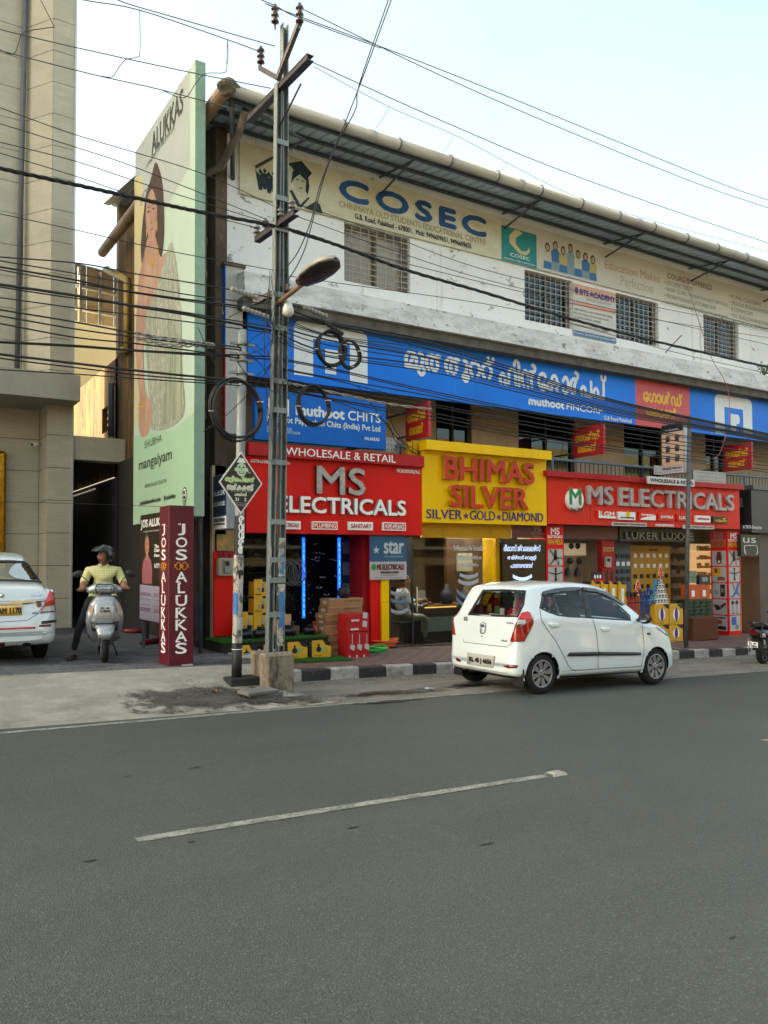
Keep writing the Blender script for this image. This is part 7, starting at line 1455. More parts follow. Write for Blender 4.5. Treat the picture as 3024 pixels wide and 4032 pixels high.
# pyramid of bulb packs on the heater cartons
zp = onY(2580,2380,12.2).z;bulb_m = mat('bulb_pack','#1b2126',.4);n = 0;xc = onY(2600,2380,12.25).x;ordn = ('bottom','second','third','fourth','top')
for r_ in range(5):
    cnt = 6 - r_
    for c_ in range(cnt):
        x = xc + (c_ - (cnt - 1)/2)*.1;z = zp + r_*.112;t = thing('bulb_pack',('%s of %d bulb packs in the %s row of the pyramid' % (('leftmost','second','third','fourth','fifth','sixth')[c_],cnt,ordn[r_])),'bulb pack',(x,12.25,z),group='bulb packs in a pyramid')
        box('pack',x - .045,x + .045,12.25,12.35,z,z + .11,lw if c_ else mat('pack_cyan','#4a8fb0',.4),t);shape([(x - .035,z + .02),(x + .035,z + .02),(x + .035,z + .1),(x - .035,z + .1)],FACE(12.25),bulb_m,t,'face',lift=.002);shape(ell(x,z + .05,.016,.02,8),FACE(12.25),lw,t,'bulb_picture',lift=.004)
def tagsign(x,yt,yb,Y,label):
    a,c = onY(x,yt,Y),onY(x,yb,Y);h_ = a.z - c.z;t = thing('price_tag',label,'price tag',c);fn = FACE(Y);cz = c.z + h_*.52
    out = [(a.x,a.z),(a.x + h_*.1,c.z + h_*.85),(a.x + h_*.25,cz),(a.x + h_*.18,c.z + h_*.36),(a.x + h_*.06,c.z + h_*.3),(a.x + h_*.08,c.z),(a.x - h_*.08,c.z),(a.x - h_*.06,c.z + h_*.3),(a.x - h_*.18,c.z + h_*.36),(a.x - h_*.25,cz),(a.x - h_*.1,c.z + h_*.85)]
    shape(out,fn,lw,t,'card',lift=0,t=.004);shape([(a.x + (u - a.x)*.84,cz + (v - cz)*.88) for u,v in out],fn,red,t,'print',lift=.006);text('3 @ 90/-',a.x - h_*.17,cz - h_*.06,a.x + h_*.17,cz + h_*.06,fn,mat('text_yellow'),t,lift=.009,bold=.003);text('MRP 130',a.x - h_*.1,cz + h_*.1,a.x + h_*.1,cz + h_*.15,fn,mat('text_yellow'),t,lift=.009)
tagsign(2601,2226,2288,12.24,'larger red drop shaped price tag on top of the bulb pyramid');tagsign(2511,2280,2345,12.3,'smaller red drop shaped price tag over the red brooms')
# brooms in a rack
for x0,x1,yt,m_,lab,nn in ((2471,2523,2330,mat('broom_red','#b5281f',.5),'bundle of red handled brooms standing in a rack',7),(2527,2570,2328,mat('broom_blue','#25478f',.5),'bundle of blue handled brooms standing in a rack',7)):
    Y = 12.3;a = onY(x0,yt,Y);c = onY(x1,yt,Y);zg = pz(a.x,Y);t = thing('broom_bundle',lab,'broom',((a.x + c.x)/2,Y,zg),group='broom bundles')
    for k in range(nn):
        x = a.x + (c.x - a.x)*(k + .5)/nn;dx = rd.uniform(-.05,.05);hz = a.z - rd.uniform(0,.1)
        MB().tube([(x + dx,Y + rd.uniform(0,.1),zg + .02),(x,Y + .05,hz)],.017,6).build('handle',m_,t)
        if k % 2 == 0: box('head',x - .04,x + .04,Y - .01,Y + .03,hz - .02,hz + .08,ybk if 'red' in lab else m_,t)
t = thing('broom_rack','black wire rack holding the brooms','rack',onY(2520,2500,12.26));a,c = onY(2468,2375,12.26),onY(2574,2375,12.26)
for z in (a.z,a.z - .5): tube('rail',[(a.x,12.22,z),(c.x,12.22,z)],.012,ink,t,6);tube('rail',[(a.x,12.48,z),(c.x,12.48,z)],.012,ink,t,6)
for x in (a.x,(a.x + c.x)/2,c.x):
    for y in (12.22,12.48): tube('upright',[(x,y,pz(x,y)),(x,y,a.z + .02)],.012,ink,t,6)
# yellow fan cartons behind the car
for k,(x0,x1) in enumerate(((2331,2362),(2367,2395),(2401,2429),(2436,2466))):
    t,q = stack_box(x0,x1,2300 + k,2500,12.35,.28,ybox,('first','second','third','fourth')[k] + ' yellow kettle carton from the left behind the car roof','carton','yellow kettle cartons in a row','kettle_carton',True);u0,v0,u1,v1 = q;w_ = u1 - u0;fn = FACE(12.35)
    b = MB();b.prism([(u0,v1),(u0 + w_*.5,v1),(u0 + w_*.1,v1 + .08),(u0,v1 + .08)],lambda u,v,w2: (u,12.352 + w2,v + .001),.01);b.build('flap',ybox,t);box('lid',u0,u1,12.42,12.62,v1 + .001,v1 + .05,ybk,t);shape(rrect(u0 + w_*.3,v1 - .42,u0 + w_*.68,v1 - .08,.02),fn,lw,t,'picture',lift=.004)
q = PX(2331,2252,2373,2290,12.6);t = thing('counter_display','small black and red display card above the yellow kettle cartons','display',(q[0],12.6,q[1]));box('card',q[0],q[2],12.6,12.62,q[1],q[3],ybk,t);shape([(q[0],q[1]),(q[2],q[1]),(q[2],q[1] + .04),(q[0],q[1] + .04)],FACE(12.6),red,t,'print');
for a in (.25,.5,.75): shape(ell(q[0] + (q[2] - q[0])*a,(q[1] + q[3])/2,.03,.045,10),FACE(12.6),lw,t,'print',lift=.006)
box('stem',(q[0] + q[2])/2 - .01,(q[0] + q[2])/2 + .01,12.605,12.615,pz(q[0],12.6),q[1] - .001,ybk,t)
# green crates, orange cartons, coir box
gcr = mat('crate_green','#12391f',.4,var=.25,vscale=9);a = onY(2706,2362,12.75);zg = pz(a.x,12.75);top = a.z;hh = (top - zg)/5;xe = onY(2806,2400,12.75).x;ww = (xe - a.x)/4
for r_ in range(5):
    for c_ in range(4):
        x = a.x + c_*ww;z = zg + r_*hh;t = thing('tool_case','%s green case in the %s row of the stack' % (('leftmost','second','third','rightmost')[c_],('bottom','second','third','fourth','top')[r_]),'case',(x,12.75,z),group='green cases stacked by the column')
        box('case',x + .004,x + ww - .004,12.75,13.1,z + .002,z + hh - .002,gcr,t,c=.012);box('handle',x + ww*.3,x + ww*.7,12.725,12.749,z + hh*.55,z + hh*.68,mat('crate_dark','#0b2413',.4),t);box('latch',x + ww*.1,x + ww*.2,12.735,12.749,z + hh*.3,z + hh*.7,mat('crate_dark'),t)
orc = mat('carton_orange','#c9501b',.45,var=.1)
for k,(x0,x1,lab) in enumerate(((2714,2757,'left orange carton on top of the green cases'),(2758,2796,'right orange carton on top of the green cases'))): t,q = bx('carton',x0,x1,2303 + k*3,2362,12.85,.25,orc,lab,'carton','orange cartons',zb=top);shape(rrect(q[0] + .08,q[1] + .06,q[0] + .2,q[1] + .22,.02),FACE(12.85),lw,t,'picture')
q = PX(2754,2265,2796,2300,13.2);t = thing('tablet_box','dark boxed gadget on the shelf above the orange cartons','box',(q[0],13.2,q[1]));box('pack',q[0],q[2],13.2,13.3,q[1],q[3],mat('gadget_dark','#1f2b33',.4),t);shape(rrect(q[0] + .1,q[1] + .06,q[2] - .1,q[3] - .05,.02),FACE(13.2),mat('picture_pale'),t,'picture')
q = PX(2712,2248,2742,2296,13.25);t = thing('product_poster','pale green product poster above the orange cartons','poster',(q[0],13.25,q[1]));box('card',q[0],q[2],13.25,13.26,q[1],q[3],mat('poster_greenpale','#93a08a',.5,var=.4,vscale=8,col2='#4c6b47'),t)
coir = mat('coir_brown','#6b3d1f',.95,var=.45,vscale=30,bump=1,bscale=60);t = thing('coir_block','square brown coir covered block on the footpath','block',onY(2780,2510,12.3));a = onY(2731,2434,12.2);c = onY(2829,2434,12.2);box('block',a.x,c.x,12.2,12.7,pz(a.x,12.2) - .01,a.z,coir,t,c=.02)
# ================================================================ vehicles: shells with panels laid on their surface
def interp(tab,x):
    """smooth table lookup (monotone-ish Catmull-Rom)"""
    n = len(tab)
    if x <= tab[0][0]: return tab[0][1]
    for i in range(n - 1):
        x0,y0 = tab[i];x1,y1 = tab[i + 1]
        if x <= x1:
            h = x1 - x0;t = (x - x0)/h
            m0 = (y1 - tab[i - 1][1])/(x1 - tab[i - 1][0])*h if i > 0 else y1 - y0
            m1 = (tab[i + 2][1] - y0)/(tab[i + 2][0] - x0)*h if i < n - 2 else y1 - y0
            d = y1 - y0
            if abs(d) < 1e-9: m0 = m1 = 0
            else: m0 = max(0,min(3,m0/d))*d;m1 = max(0,min(3,m1/d))*d
            return (2*t ** 3 - 3*t ** 2 + 1)*y0 + (t ** 3 - 2*t ** 2 + t)*m0 + (-2*t ** 3 + 3*t ** 2)*y1 + (t ** 3 - t ** 2)*m1
    return tab[-1][1]
def pip(p,poly):
    x,y = p;c = False;n = len(poly)
    for i in range(n):
        x0,y0 = poly[i];x1,y1 = poly[(i + 1) % n]
        if (y0 > y) != (y1 > y) and x < (x1 - x0)*(y - y0)/(y1 - y0) + x0: c = not c
    return c
def inset(poly,k):
    """move each corner inwards by k along the bisector"""
    n = len(poly);A = sum(poly[i][0]*poly[(i + 1) % n][1] - poly[(i + 1) % n][0]*poly[i][1] for i in range(n));sg = 1 if A > 0 else -1;out = []
    for i in range(n):
        p0,p1,p2 = Vector(poly[i - 1]),Vector(poly[i]),Vector(poly[(i + 1) % n]);a = (p1 - p0).normalized();b_ = (p2 - p1).normalized()
        na,nb = Vector((-a.y,a.x))*sg,Vector((-b_.y,b_.x))*sg;m = (na + nb);L = m.length
        m = m/L if L > 1e-6 else na;c = max(.4,m.dot(na));q = p1 + m*(k/c);out.append((q.x,q.y))
    return out
def densify(poly,d,closed=True):
    out = [];n = len(poly)
    for i in range(n if closed else n - 1):
        a,b_ = Vector(poly[i]),Vector(poly[(i + 1) % n]);k = max(1,int((b_ - a).length/d + .5))
        for j in range(k): q = a.lerp(b_,j/k);out.append((q.x,q.y))
    if not closed: out.append(tuple(poly[-1]))
    return out
class Shell:
    def __init__(s,tabs,L,zbelt,ns=150,nr=None):
        T = tabs;s.L = L;V = [];xs = []
        for i in range(ns + 1):
            t = i/ns;xs.append(L*(.5 - .5*math.cos(math.pi*t))*.55 + L*t*.45)
        def half(x):
            zb,zt,wl,wb,wr = (interp(T[k],x) for k in ('zb','zt','wl','wb','wr'));zbl = interp(zbelt,x) if isinstance(zbelt,list) else zbelt
            g = max(0,min(1,(zt - zbl)/.42));zs = min(zbl,zt - .05);wr2 = (wb - .07)*(1 - g) + wr*g;wb2 = min(wb,wl)
            zm = zb + (zs - zb)*.45
            P = [(0,zb),(wl*.7,zb),(wl*.93,zb + .012),(wl*.985,zb + .05),(wl,zb + .12),(wl*1.003,zm),(wb2*.5 + wl*.5,zm + (zs - zm)*.6),(wb2,zs),(wb2 - .012 - .0*g,zs + (zt - .05 - zs)*.06)]
            top = zt - .045
            for f in (.3,.55,.8,1.0): P.append((wb2 - .012 + (wr2 - wb2 + .012)*(f ** 1.15),zs + (top - zs)*f))
            P += [(wr2 - .035,zt - .016),(wr2 - .1,zt - .002),(wr2*.5,zt + .012),(0,zt + .018)]
            return P
        def dense(P):
            out = []
            for a,b_ in zip(P[:-1],P[1:]):
                k = max(1,int(math.hypot(b_[0] - a[0],b_[1] - a[1])/.035 + .5)) if False else 3
                for j in range(k): out.append((a[0] + (b_[0] - a[0])*j/k,a[1] + (b_[1] - a[1])*j/k))
            return out + [P[-1]]
        rings = []
        for x in xs:
            h = dense(half(x));rings.append([(x,-y,z) for y,z in h] + [(x,y,z) for y,z in h[-2:0:-1]])
        n = len(rings[0]);V = [p for r in rings for p in r];F = []
        for i in range(ns):
            for j in range(n): k = (j + 1) % n;F.append((i*n + j,i*n + k,(i + 1)*n + k,(i + 1)*n + j))
        F.append(tuple(range(n))[::-1]);F.append(tuple(ns*n + j for j in range(n)))
        s.V = [Vector(v) for v in V];s.F = F;s.bvh = BVHTree.FromPolygons(s.V,F)
    def hit(s,o,d):
        r = s.bvh.ray_cast(o,d)
        if r[0] is None:
            # nearest place on the shell to the ray
            best = None
            for k in range(24):
                p = o + d*(s.far*(.8 + k*.02));q = s.bvh.find_nearest(p)
                if q[0] is not None and (best is None or q[3] < best[3]): best = q
            return best[0],best[1]
        nn = r[1];
        if nn.dot(d) > 0: nn = -nn
        return r[0],nn
class Car:
    """panels are traced on the shell along sight lines, then thickened and mirrored where the car is symmetric"""
    def __init__(s,name,label,cat,loc,rot,shell,jx,jy,js):
        s.t = thing(name,label,cat,loc,local=True);s.t.rotation_euler = rot;s.M = Matrix.Translation(loc) @ s.t.rotation_euler.to_matrix().to_4x4();s.I = s.M.inverted();s.sh = shell;s.j = (jx,jy,js);s.eye = s.I @ EYE;shell.far = s.eye.length;s.holes = []
    def sight(s,u,v):
        d = (s.I.to_3x3() @ _ray(s.j[0] + u*s.j[2],s.j[1] + v*s.j[2])).normalized();return s.sh.hit(s.eye,d)
    def put(s,poly,m,name,off=.004,step=16,mirror=False,parent=None,smooth=True,back=.012):
        """panel from an outline given as photo points"""
        bm = bmesh.new();vs = [bm.verts.new((p[0],p[1],0)) for p in poly];bm.faces.new(vs)
        x0,x1 = min(p[0] for p in poly),max(p[0] for p in poly);y0,y1 = min(p[1] for p in poly),max(p[1] for p in poly)
        k = x0 + step
        while k < x1: bmesh.ops.bisect_plane(bm,geom=bm.verts[:] + bm.edges[:] + bm.faces[:],plane_co=(k,0,0),plane_no=(1,0,0));k += step
        k = y0 + step
        while k < y1: bmesh.ops.bisect_plane(bm,geom=bm.verts[:] + bm.edges[:] + bm.faces[:],plane_co=(0,k,0),plane_no=(0,1,0));k += step
        bm.verts.index_update();P = [];B = []
        for v in bm.verts: h,n_ = s.sight(v.co.x,v.co.y);P.append(h + n_*off);B.append(h - n_*back)
        F = [[v.index for v in f.verts] for f in bm.faces];E = [(e.verts[0].index,e.verts[1].index) for e in bm.edges if len(e.link_faces) == 1];bm.free()
        out = []
        for sg in ((1,-1) if mirror else (1,)):
            b = MB();q = [Vector((p.x,p.y*sg,p.z)) for p in P];b.add(q,F,0,smooth)
            r = [Vector((p.x,p.y*sg,p.z)) for p in B];i0 = len(b.v);b.v += [tuple(p) for p in r]
            for a,c in E: b.f.append([a,c,i0 + c,i0 + a]);b.m.append(0);b.sm.append(False)
            out.append(b.build(name,m,parent or s.t))
        return out[0]
    def ring(s,poly,k,m,name,off=.006,mirror=False,d=14,parent=None):
        """border strip of width k (photo units) just inside an outline"""
        o = densify(poly,d);i_ = inset(o,k);b0 = [s.sight(*p) for p in o];b1 = [s.sight(*p) for p in i_];n = len(o)
        for sg in ((1,-1) if mirror else (1,)):
            b = MB();A = [h + nn*off for h,nn in b0];C = [h + nn*off for h,nn in b1];D = [h - nn*.012 for h,nn in b0]
            b.add([(p.x,p.y*sg,p.z) for p in A + C + D],[(q,(q + 1) % n,n + (q + 1) % n,n + q) for q in range(n)] + [(q,(q + 1) % n,2*n + (q + 1) % n,2*n + q) for q in range(n)],0,False);b.build(name,m,parent or s.t)
    def line(s,pts,wd,m,name,off=.003,mirror=False,closed=False):
        """narrow shut line"""
        P = [s.sight(*p) for p in densify(pts,10,closed)]
        for sg in ((1,-1) if mirror else (1,)):
            b = MB();vs = [];Q = [(h,nn) for h,nn in P]
            for i,(h,nn) in enumerate(Q):
                t_ = (Q[min(i + 1,len(Q) - 1)][0] - Q[max(i - 1,0)][0]).normalized();sd = t_.cross(nn).normalized()*wd/2
                for e in (-1,1): p = h + nn*off + sd*e;vs.append((p.x,p.y*sg,p.z))
            b.add(vs,[(2*i,2*i + 1,2*i + 3,2*i + 2) for i in range(len(Q) - 1)]);b.build(name,m,s.t)
    def cut(s,poly,mirror=False):
        """remember an opening: shell faces inside it are left out"""
        s.holes.append((poly,mirror))
    def body(s,m,arches=(),r=.33):
        keep = [];drop = set();inv = s.M.to_3x3()
        def to_px(p):
            w_ = s.M @ p - EYE;z = w_.dot(_fw);return ((PPX + F_PX*w_.dot(_rt)/z - s.j[0])/s.j[2],(PPY - F_PX*w_.dot(_up)/z - s.j[1])/s.j[2])
        for k,f in enumerate(s.sh.F[:-2]):
            c = sum((s.sh.V[i] for i in f),Vector())/len(f);nn = (s.sh.V[f[1]] - s.sh.V[f[0]]).cross(s.sh.V[f[2]] - s.sh.V[f[0]])
            for xa,za in arches:
                if abs(c.y) > .45 and (c.x - xa) ** 2 + (c.z - za) ** 2 < r*r and c.z < za + r: drop.add(k)
            for poly,mir in s.holes:
                for sg in ((1,-1) if mir else (1,)):
                    cc = Vector((c.x,c.y*sg,c.z));
                    if pip(to_px(cc),poly):
                        o = s.eye;d = (cc - o);L = d.length;h = s.sh.bvh.ray_cast(o,d.normalized())
                        if h[0] is not None and (h[0] - cc).length < .06: drop.add(k)
        b = MB();b.add(s.sh.V,[f for k,f in enumerate(s.sh.F[:-2]) if k not in drop],0,True)
        for f in s.sh.F[-2:]: b.add([s.sh.V[i] for i in f],[list(range(len(f)))],0,False)
        o = b.build('body',m,s.t);return o
def alloy_wheel(par,x,y,z,R_,wd,sgn,spokes=8,mt=None,name='wheel',rim_m=None,hub=True):
    """sgn: -1 outer face towards -y"""
    rub = mat('tyre_rubber','#151515',.85,var=.3,vscale=12);rim_m = rim_m or mat('rim_silver','#8f9298',.35,metal=.6)
    w_ = bpy.data.objects.new(name,None);COL.objects.link(w_);w_.parent = par;w_.location = (x,y,z);w_.empty_display_size = .05
    ri = R_*.66;b = MB();b.lathe([(ri,-wd/2),(R_*.8,-wd/2 - .004),(R_*.95,-wd/2 + .012),(R_,-wd/2 + .035),(R_,wd/2 - .035),(R_*.95,wd/2 - .012),(R_*.8,wd/2 + .004),(ri,wd/2),(ri,-wd/2)],(0,0,0),'y',36);b.build('tyre',rub,w_)
    b = MB();f = sgn*wd/2;b.lathe([(ri + .004,f),(ri - .012,f - sgn*.004),(ri - .02,f - sgn*.03),(ri - .03,f - sgn*.07),(.001,f - sgn*.075)],(0,0,0),'y',32);b.build('dish',mat('rim_shadow','#25272a',.5),w_)
    for k in range(spokes):
        a = 2*math.pi*k/spokes + .2;b = MB()
        for q,(da,wdt) in enumerate(((-.13,.5),(.13,.5))):
            c0,s0 = math.cos(a + da*.5),math.sin(a + da*.5);c1,s1 = math.cos(a + da),math.sin(a + da);pw = .013*R_/.28
            P = []
            for rr,yy,ww,cc,ss in ((R_*.13,f - sgn*.012,pw*1.1,c0,s0),(ri*.97,f - sgn*.003,pw*1.35,c1,s1)):
                tx,tz = -ss,cc;P += [(cc*rr + tx*ww,yy,ss*rr + tz*ww),(cc*rr - tx*ww,yy,ss*rr - tz*ww),(cc*rr - tx*ww,yy - sgn*.02,ss*rr - tz*ww),(cc*rr + tx*ww,yy - sgn*.02,ss*rr + tz*ww)]
            b.add(P,[(0,1,5,4),(1,2,6,5),(2,3,7,6),(3,0,4,7),(0,3,2,1),(4,5,6,7)])
        b.build('spoke',rim_m,w_)
    b = MB();b.lathe([(R_*.22,f - sgn*.02),(R_*.2,f - sgn*.004),(R_*.08,f + sgn*.002),(.001,f + sgn*.003)],(0,0,0),'y',20);b.build('hub_cap',rim_m,w_)
    b = MB();b.lathe([(ri + .006,f - sgn*.002),(ri + .006,f + sgn*.004),(ri - .012,f + sgn*.003),(ri - .014,f - sgn*.01)],(0,0,0),'y',36);b.build('rim',rim_m,w_)
    for k in range(5): a = 2*math.pi*k/5;b = MB();b.lathe([(.011,f - sgn*.01),(.011,f + sgn*.004),(.001,f + sgn*.004)],(math.cos(a)*R_*.15,0,math.sin(a)*R_*.15),'y',8);b.build('bolt',mat('bolt_dark','#2a2a2c',.4),w_)
    return w_
car_white = mat('car_paint_white','#d3dfe4',.3,coat=1.0);blk_pl = mat('black_plastic','#17181a',.5);shut = mat('shut_line','#2b2e31',.8);gl_car = glass('car_glass','#dde4e4',.99,fres=.5);gl_rear = glass('car_rear_glass','#c3c9ca',.985,fres=.5)
lamp_red = mat('lamp_red','#a50f14',.12,coat=.7,var=.3,vscale=14,col2='#6e0a10');lamp_clear = mat('lamp_clear','#b9bcc0',.12,coat=.7,var=.4,vscale=18);
# ---------------- white hatchback
tabs = dict(zt=[(0,.50),(.012,.58),(.03,.66),(.045,.80),(.06,1.0),(.075,1.05),(.20,1.36),(.27,1.455),(.36,1.49),(.6,1.53),(1.0,1.555),(1.4,1.555),(1.75,1.525),(2.0,1.46),(2.3,1.30),(2.72,1.04),(2.85,.985),(3.1,.90),(3.3,.80),(3.43,.69),(3.52,.56),(3.565,.44)],
            zb=[(0,.30),(.06,.25),(.3,.23),(.8,.215),(2.6,.205),(3.2,.2),(3.5,.21),(3.565,.26)],
            wl=[(0,.62),(.02,.68),(.06,.73),(.14,.765),(.3,.79),(.6,.797),(2.9,.797),(3.15,.775),(3.35,.71),(3.48,.58),(3.565,.40)],
            wb=[(0,.60),(.05,.69),(.1,.715),(.3,.745),(.8,.765),(2.6,.765),(2.9,.755),(3.15,.72),(3.35,.65),(3.5,.5),(3.565,.38)],
            wr=[(0,.5),(.2,.54),(.5,.575),(1.5,.58),(2.0,.565),(2.7,.62),(3.5,.5)])
loc = Vector((7.43,8.35 + .797,road_z(7.43) - .0))
C = Car('white_hatchback','white hatchback parked at the kerb facing right','car',loc,(0,.03,0),Shell(tabs,3.565,[(0,.98),(.6,1.06),(1.6,1.0),(2.8,.93),(3.5,.8)]),1700,2200,.6028)
rearwin = [(240,366),(335,206),(470,203),(612,210),(600,300),(562,382),(420,376)]
qwin = [(706,322),(722,240),(750,232),(782,230),(818,368),(770,352)];rdoor = [(788,230),(880,218),(965,214),(1008,384),(900,380),(822,370)];fdoor = [(985,214),(1075,222),(1160,262),(1235,318),(1292,372),(1296,402),(1180,396),(1032,386)]
side_all = [(704,326),(722,218),(800,198),(880,190),(965,188),(1060,194),(1130,218),(1200,254),(1260,300),(1302,352),(1306,408),(1180,402),(1030,392),(900,384),(820,374),(765,357)]
C.cut(inset(rearwin,10));C.cut(inset(qwin,6),True);C.cut(inset(rdoor,8),True);C.cut(inset(fdoor,8),True)
C.body(car_white,[(.49,.285),(2.87,.285)],.315)
# black pillars between the glasses
def framed(poly,k,nm='window',mir=True,gm=gl_car):
    C.put(inset(poly,-2),gm,nm,off=.001,mirror=mir,back=-.0005);C.ring(inset(poly,-3),k,blk_pl,'window_seal',.0045,mir)
framed(rdoor,9);framed(fdoor,9);framed(qwin,9);framed(rearwin,14,'rear_window',False,gl_rear)
C.put([(966,190),(1000,192),(1046,390),(1010,388)],blk_pl,'pillar',.005,mirror=True);C.put([(783,228),(790,228),(824,372),(816,372)],blk_pl,'pillar',.0052,mirror=True)
visor = mat('smoke_visor','#2c3033',.15,coat=.6)
C.put([(712,238),(722,216),(800,196),(880,189),(964,187),(966,210),(880,214),(800,226),(735,238)],visor,'wind_visor',.018,step=12,mirror=True);C.put([(978,188),(1060,195),(1130,219),(1200,256),(1258,302),(1240,308),(1170,262),(1090,226),(990,210)],visor,'wind_visor',.018,step=12,mirror=True)
# shut lines, trim, handles
C.line([(705,330),(716,400),(760,470),(805,530),(852,615),(890,695),(918,727),(985,727),(1085,720),(1087,600),(1075,480),(1050,392)],.009,shut,'door_gap',mirror=True);C.line([(1085,720),(1366,703),(1384,640),(1386,560),(1370,402)],.009,shut,'door_gap',mirror=True)
C.line([(1366,703),(850,735)],.005,shut,'sill_gap',mirror=True);C.line([(205,525),(212,545),(490,577),(530,545)],.008,shut,'tailgate_gap')
C.put([(883,636),(900,612),(1082,608),(1082,632)],blk_pl,'side_moulding',.02,mirror=True);C.put([(1089,608),(1360,611),(1362,628),(1089,632)],blk_pl,'side_moulding',.02,mirror=True)
C.put([(764,430),(785,420),(820,424),(831,438),(815,447),(780,446)],car_white,'door_handle',.028,10,mirror=True);C.put([(1100,458),(1118,448),(1150,452),(1160,464),(1146,473),(1112,470)],car_white,'door_handle',.028,10,mirror=True)
C.put([(1406,484),(1428,484),(1428,496),(1406,496)],blk_pl,'side_repeater',.008,mirror=True)
# tail lamps
lampo = [(560,400),(585,355),(622,345),(640,352),(663,402),(660,430),(640,470),(604,540),(515,542),(530,490)]
tl_ = C.put(lampo,lamp_red,'tail_lamp',.012,9,mirror=True);C.put([(562,404),(610,400),(614,425),(556,450),(548,455)],lamp_clear,'reversing_lamp',.016,8,mirror=True);C.put([(552,426),(586,428),(552,452),(545,452)],mat('lamp_dark_red','#5c0d12',.15,coat=.6),'lamp_inner',.019,8,mirror=True)
C.put([(572,392),(590,364),(620,354),(645,372),(655,400),(612,398)],mat('lamp_bright_red','#c2161a',.12,coat=.7),'lamp_lens',.015,8,mirror=True)
# rear details
C.put([(236,612),(416,636),(404,712),(236,686)],mat('plate_frame','#a9a9a5',.5),'number_plate',.016,40)
pa,pb2,pc_ = C.sight(236,612)[0],C.sight(416,636)[0],C.sight(236,686)[0]
def plate_text(car,s_,P0,P1,P2,P3,m,name='plate_number',off=.0,bold=.004):
    """P0 top-left, P1 top-right, P2 bottom-left of the writing, as photo points on the shell"""
    A,B_,D_ = car.sight(*P0),car.sight(*P1),car.sight(*P2);ux = (B_[0] - A[0]);uz = (A[0] - D_[0]);nn = A[1];nn = ux.cross(uz).normalized();nn = nn if nn.dot(A[1]) > 0 else -nn;ln_,hn = ux.length,uz.length;ux.normalize();uz.normalize();o = D_[0] + nn*off
    return text(s_,0,0,ln_,hn,lambda u,v,w_: tuple(o + ux*u + uz*v + nn*w_),m,car.t,name=name,bold=bold,lift=.002)
plate_text(C,'KL 45 J 4656',(252,640),(396,661),(252,676),None,ink,off=.019,bold=.006)
C.put([(470,700),(500,694),(566,695),(555,714),(500,716)],mat('lamp_dark_red'),'reflector',.006,10);C.put([(154,642),(175,650),(192,665),(190,674),(165,668)],mat('lamp_dark_red'),'reflector',.006,10)
C.put([(316,428),(324,418),(345,416),(355,424),(352,478),(342,490),(325,490),(316,480)],mat('badge_dark','#4c5054',.3),'badge',.004,20);C.put([(320,432),(327,422),(343,420),(350,428),(347,476),(339,485),(327,485),(320,477)],car_white,'badge_plate',.008,20);C.put([(323,440),(330,428),(344,428),(350,436),(345,446),(330,448)],mat('chrome'),'badge_ring',.012,20);C.put([(328,438),(333,432),(343,432),(346,437),(341,443),(331,444)],mat('badge_dark'),'badge_letter',.014,20)
C.put([(325,503),(331,503),(331,510),(325,510)],ink,'lock',.006,20)
plate_text(C,'ABS',(487,412),(535,416),(487,424),None,mat('badge_dark'),off=.005,bold=.001);plate_text(C,'GLS',(457,528),(494,533),(457,538),None,mat('badge_dark'),off=.005,bold=.002);plate_text(C,'10',(214,378),(236,380),(214,405),None,ink,off=.005,bold=.003)
plate_text(C,'www.myclassmate.org',(318,366),(388,370),(318,372),None,lw,off=.01,bold=.001)
mat('bumper_shade','#a9adb0',.6)
# wiper, mirrors, lamps, arches, wheels
M_ = lambda x,y,z: (x,y,z)
for sg in (-1,1):
    b = MB();bm = bmesh.new();bmesh.ops.create_icosphere(bm,subdivisions=3,radius=1)
    for v in bm.verts: v.co = Vector((v.co.x*.075*(1 if v.co.x > 0 else .55),v.co.y*.12,v.co.z*.085))
    b.bm(bm,0,True,Matrix.Translation((2.46,sg*.90,1.035)));mo = b.build('mirror',blk_pl,C.t);b = MB();b.tube([(2.5,sg*.74,1.0),(2.47,sg*.82,1.01)],.03,8);b.build('mirror_arm',blk_pl,mo);b = MB();b.add([(2.418,sg*.9 + .08*math.cos(a),1.035 + .055*math.sin(a)) for a in [i*.6 for i in range(10)]],[tuple(range(10))]);b.build('mirror_glass',mat('mirror_glass','#cfd5d8',.03,metal=1),mo)
    for xa in (.49,2.87):
        b = MB();P = [];n = 40;ro,ri_ = .352,.305
        for i in range(n + 1):
            a = R(-14 + 208*i/n)
            for rr in (ro,ri_):
                x,z = xa + rr*math.cos(a),.285 + rr*math.sin(a);h = C.sh.bvh.ray_cast(Vector((x,sg*2,max(z,.235))),Vector((0,-sg,0)));y = h[0].y if h[0] is not None else sg*.79;P.append((x,y + sg*.007,z))
            P.append((P[-1][0],P[-1][1] - sg*.16,P[-1][2]))
        b.add(P,[(3*i,3*i + 1,3*i + 4,3*i + 3) for i in range(n)],0,True);b.add(P,[(3*i + 1,3*i + 2,3*i + 5,3*i + 4) for i in range(n)],1,True);b.build('wheel_arch',[car_white,blk_pl],C.t)
        alloy_wheel(C.t,xa,sg*.70,.283,.283,.16,sg,8)
    b = MB();b.add([(3.18,sg*.76,.86),(3.34,sg*.68,.80),(3.44,sg*.6,.68),(3.4,sg*.66,.62),(3.28,sg*.73,.68)],[(0,1,2,3,4)]);
C.put([(1462,444),(1500,446),(1545,486),(1562,516),(1530,500),(1480,462)],lamp_clear,'head_lamp',.008,10,mirror=True)
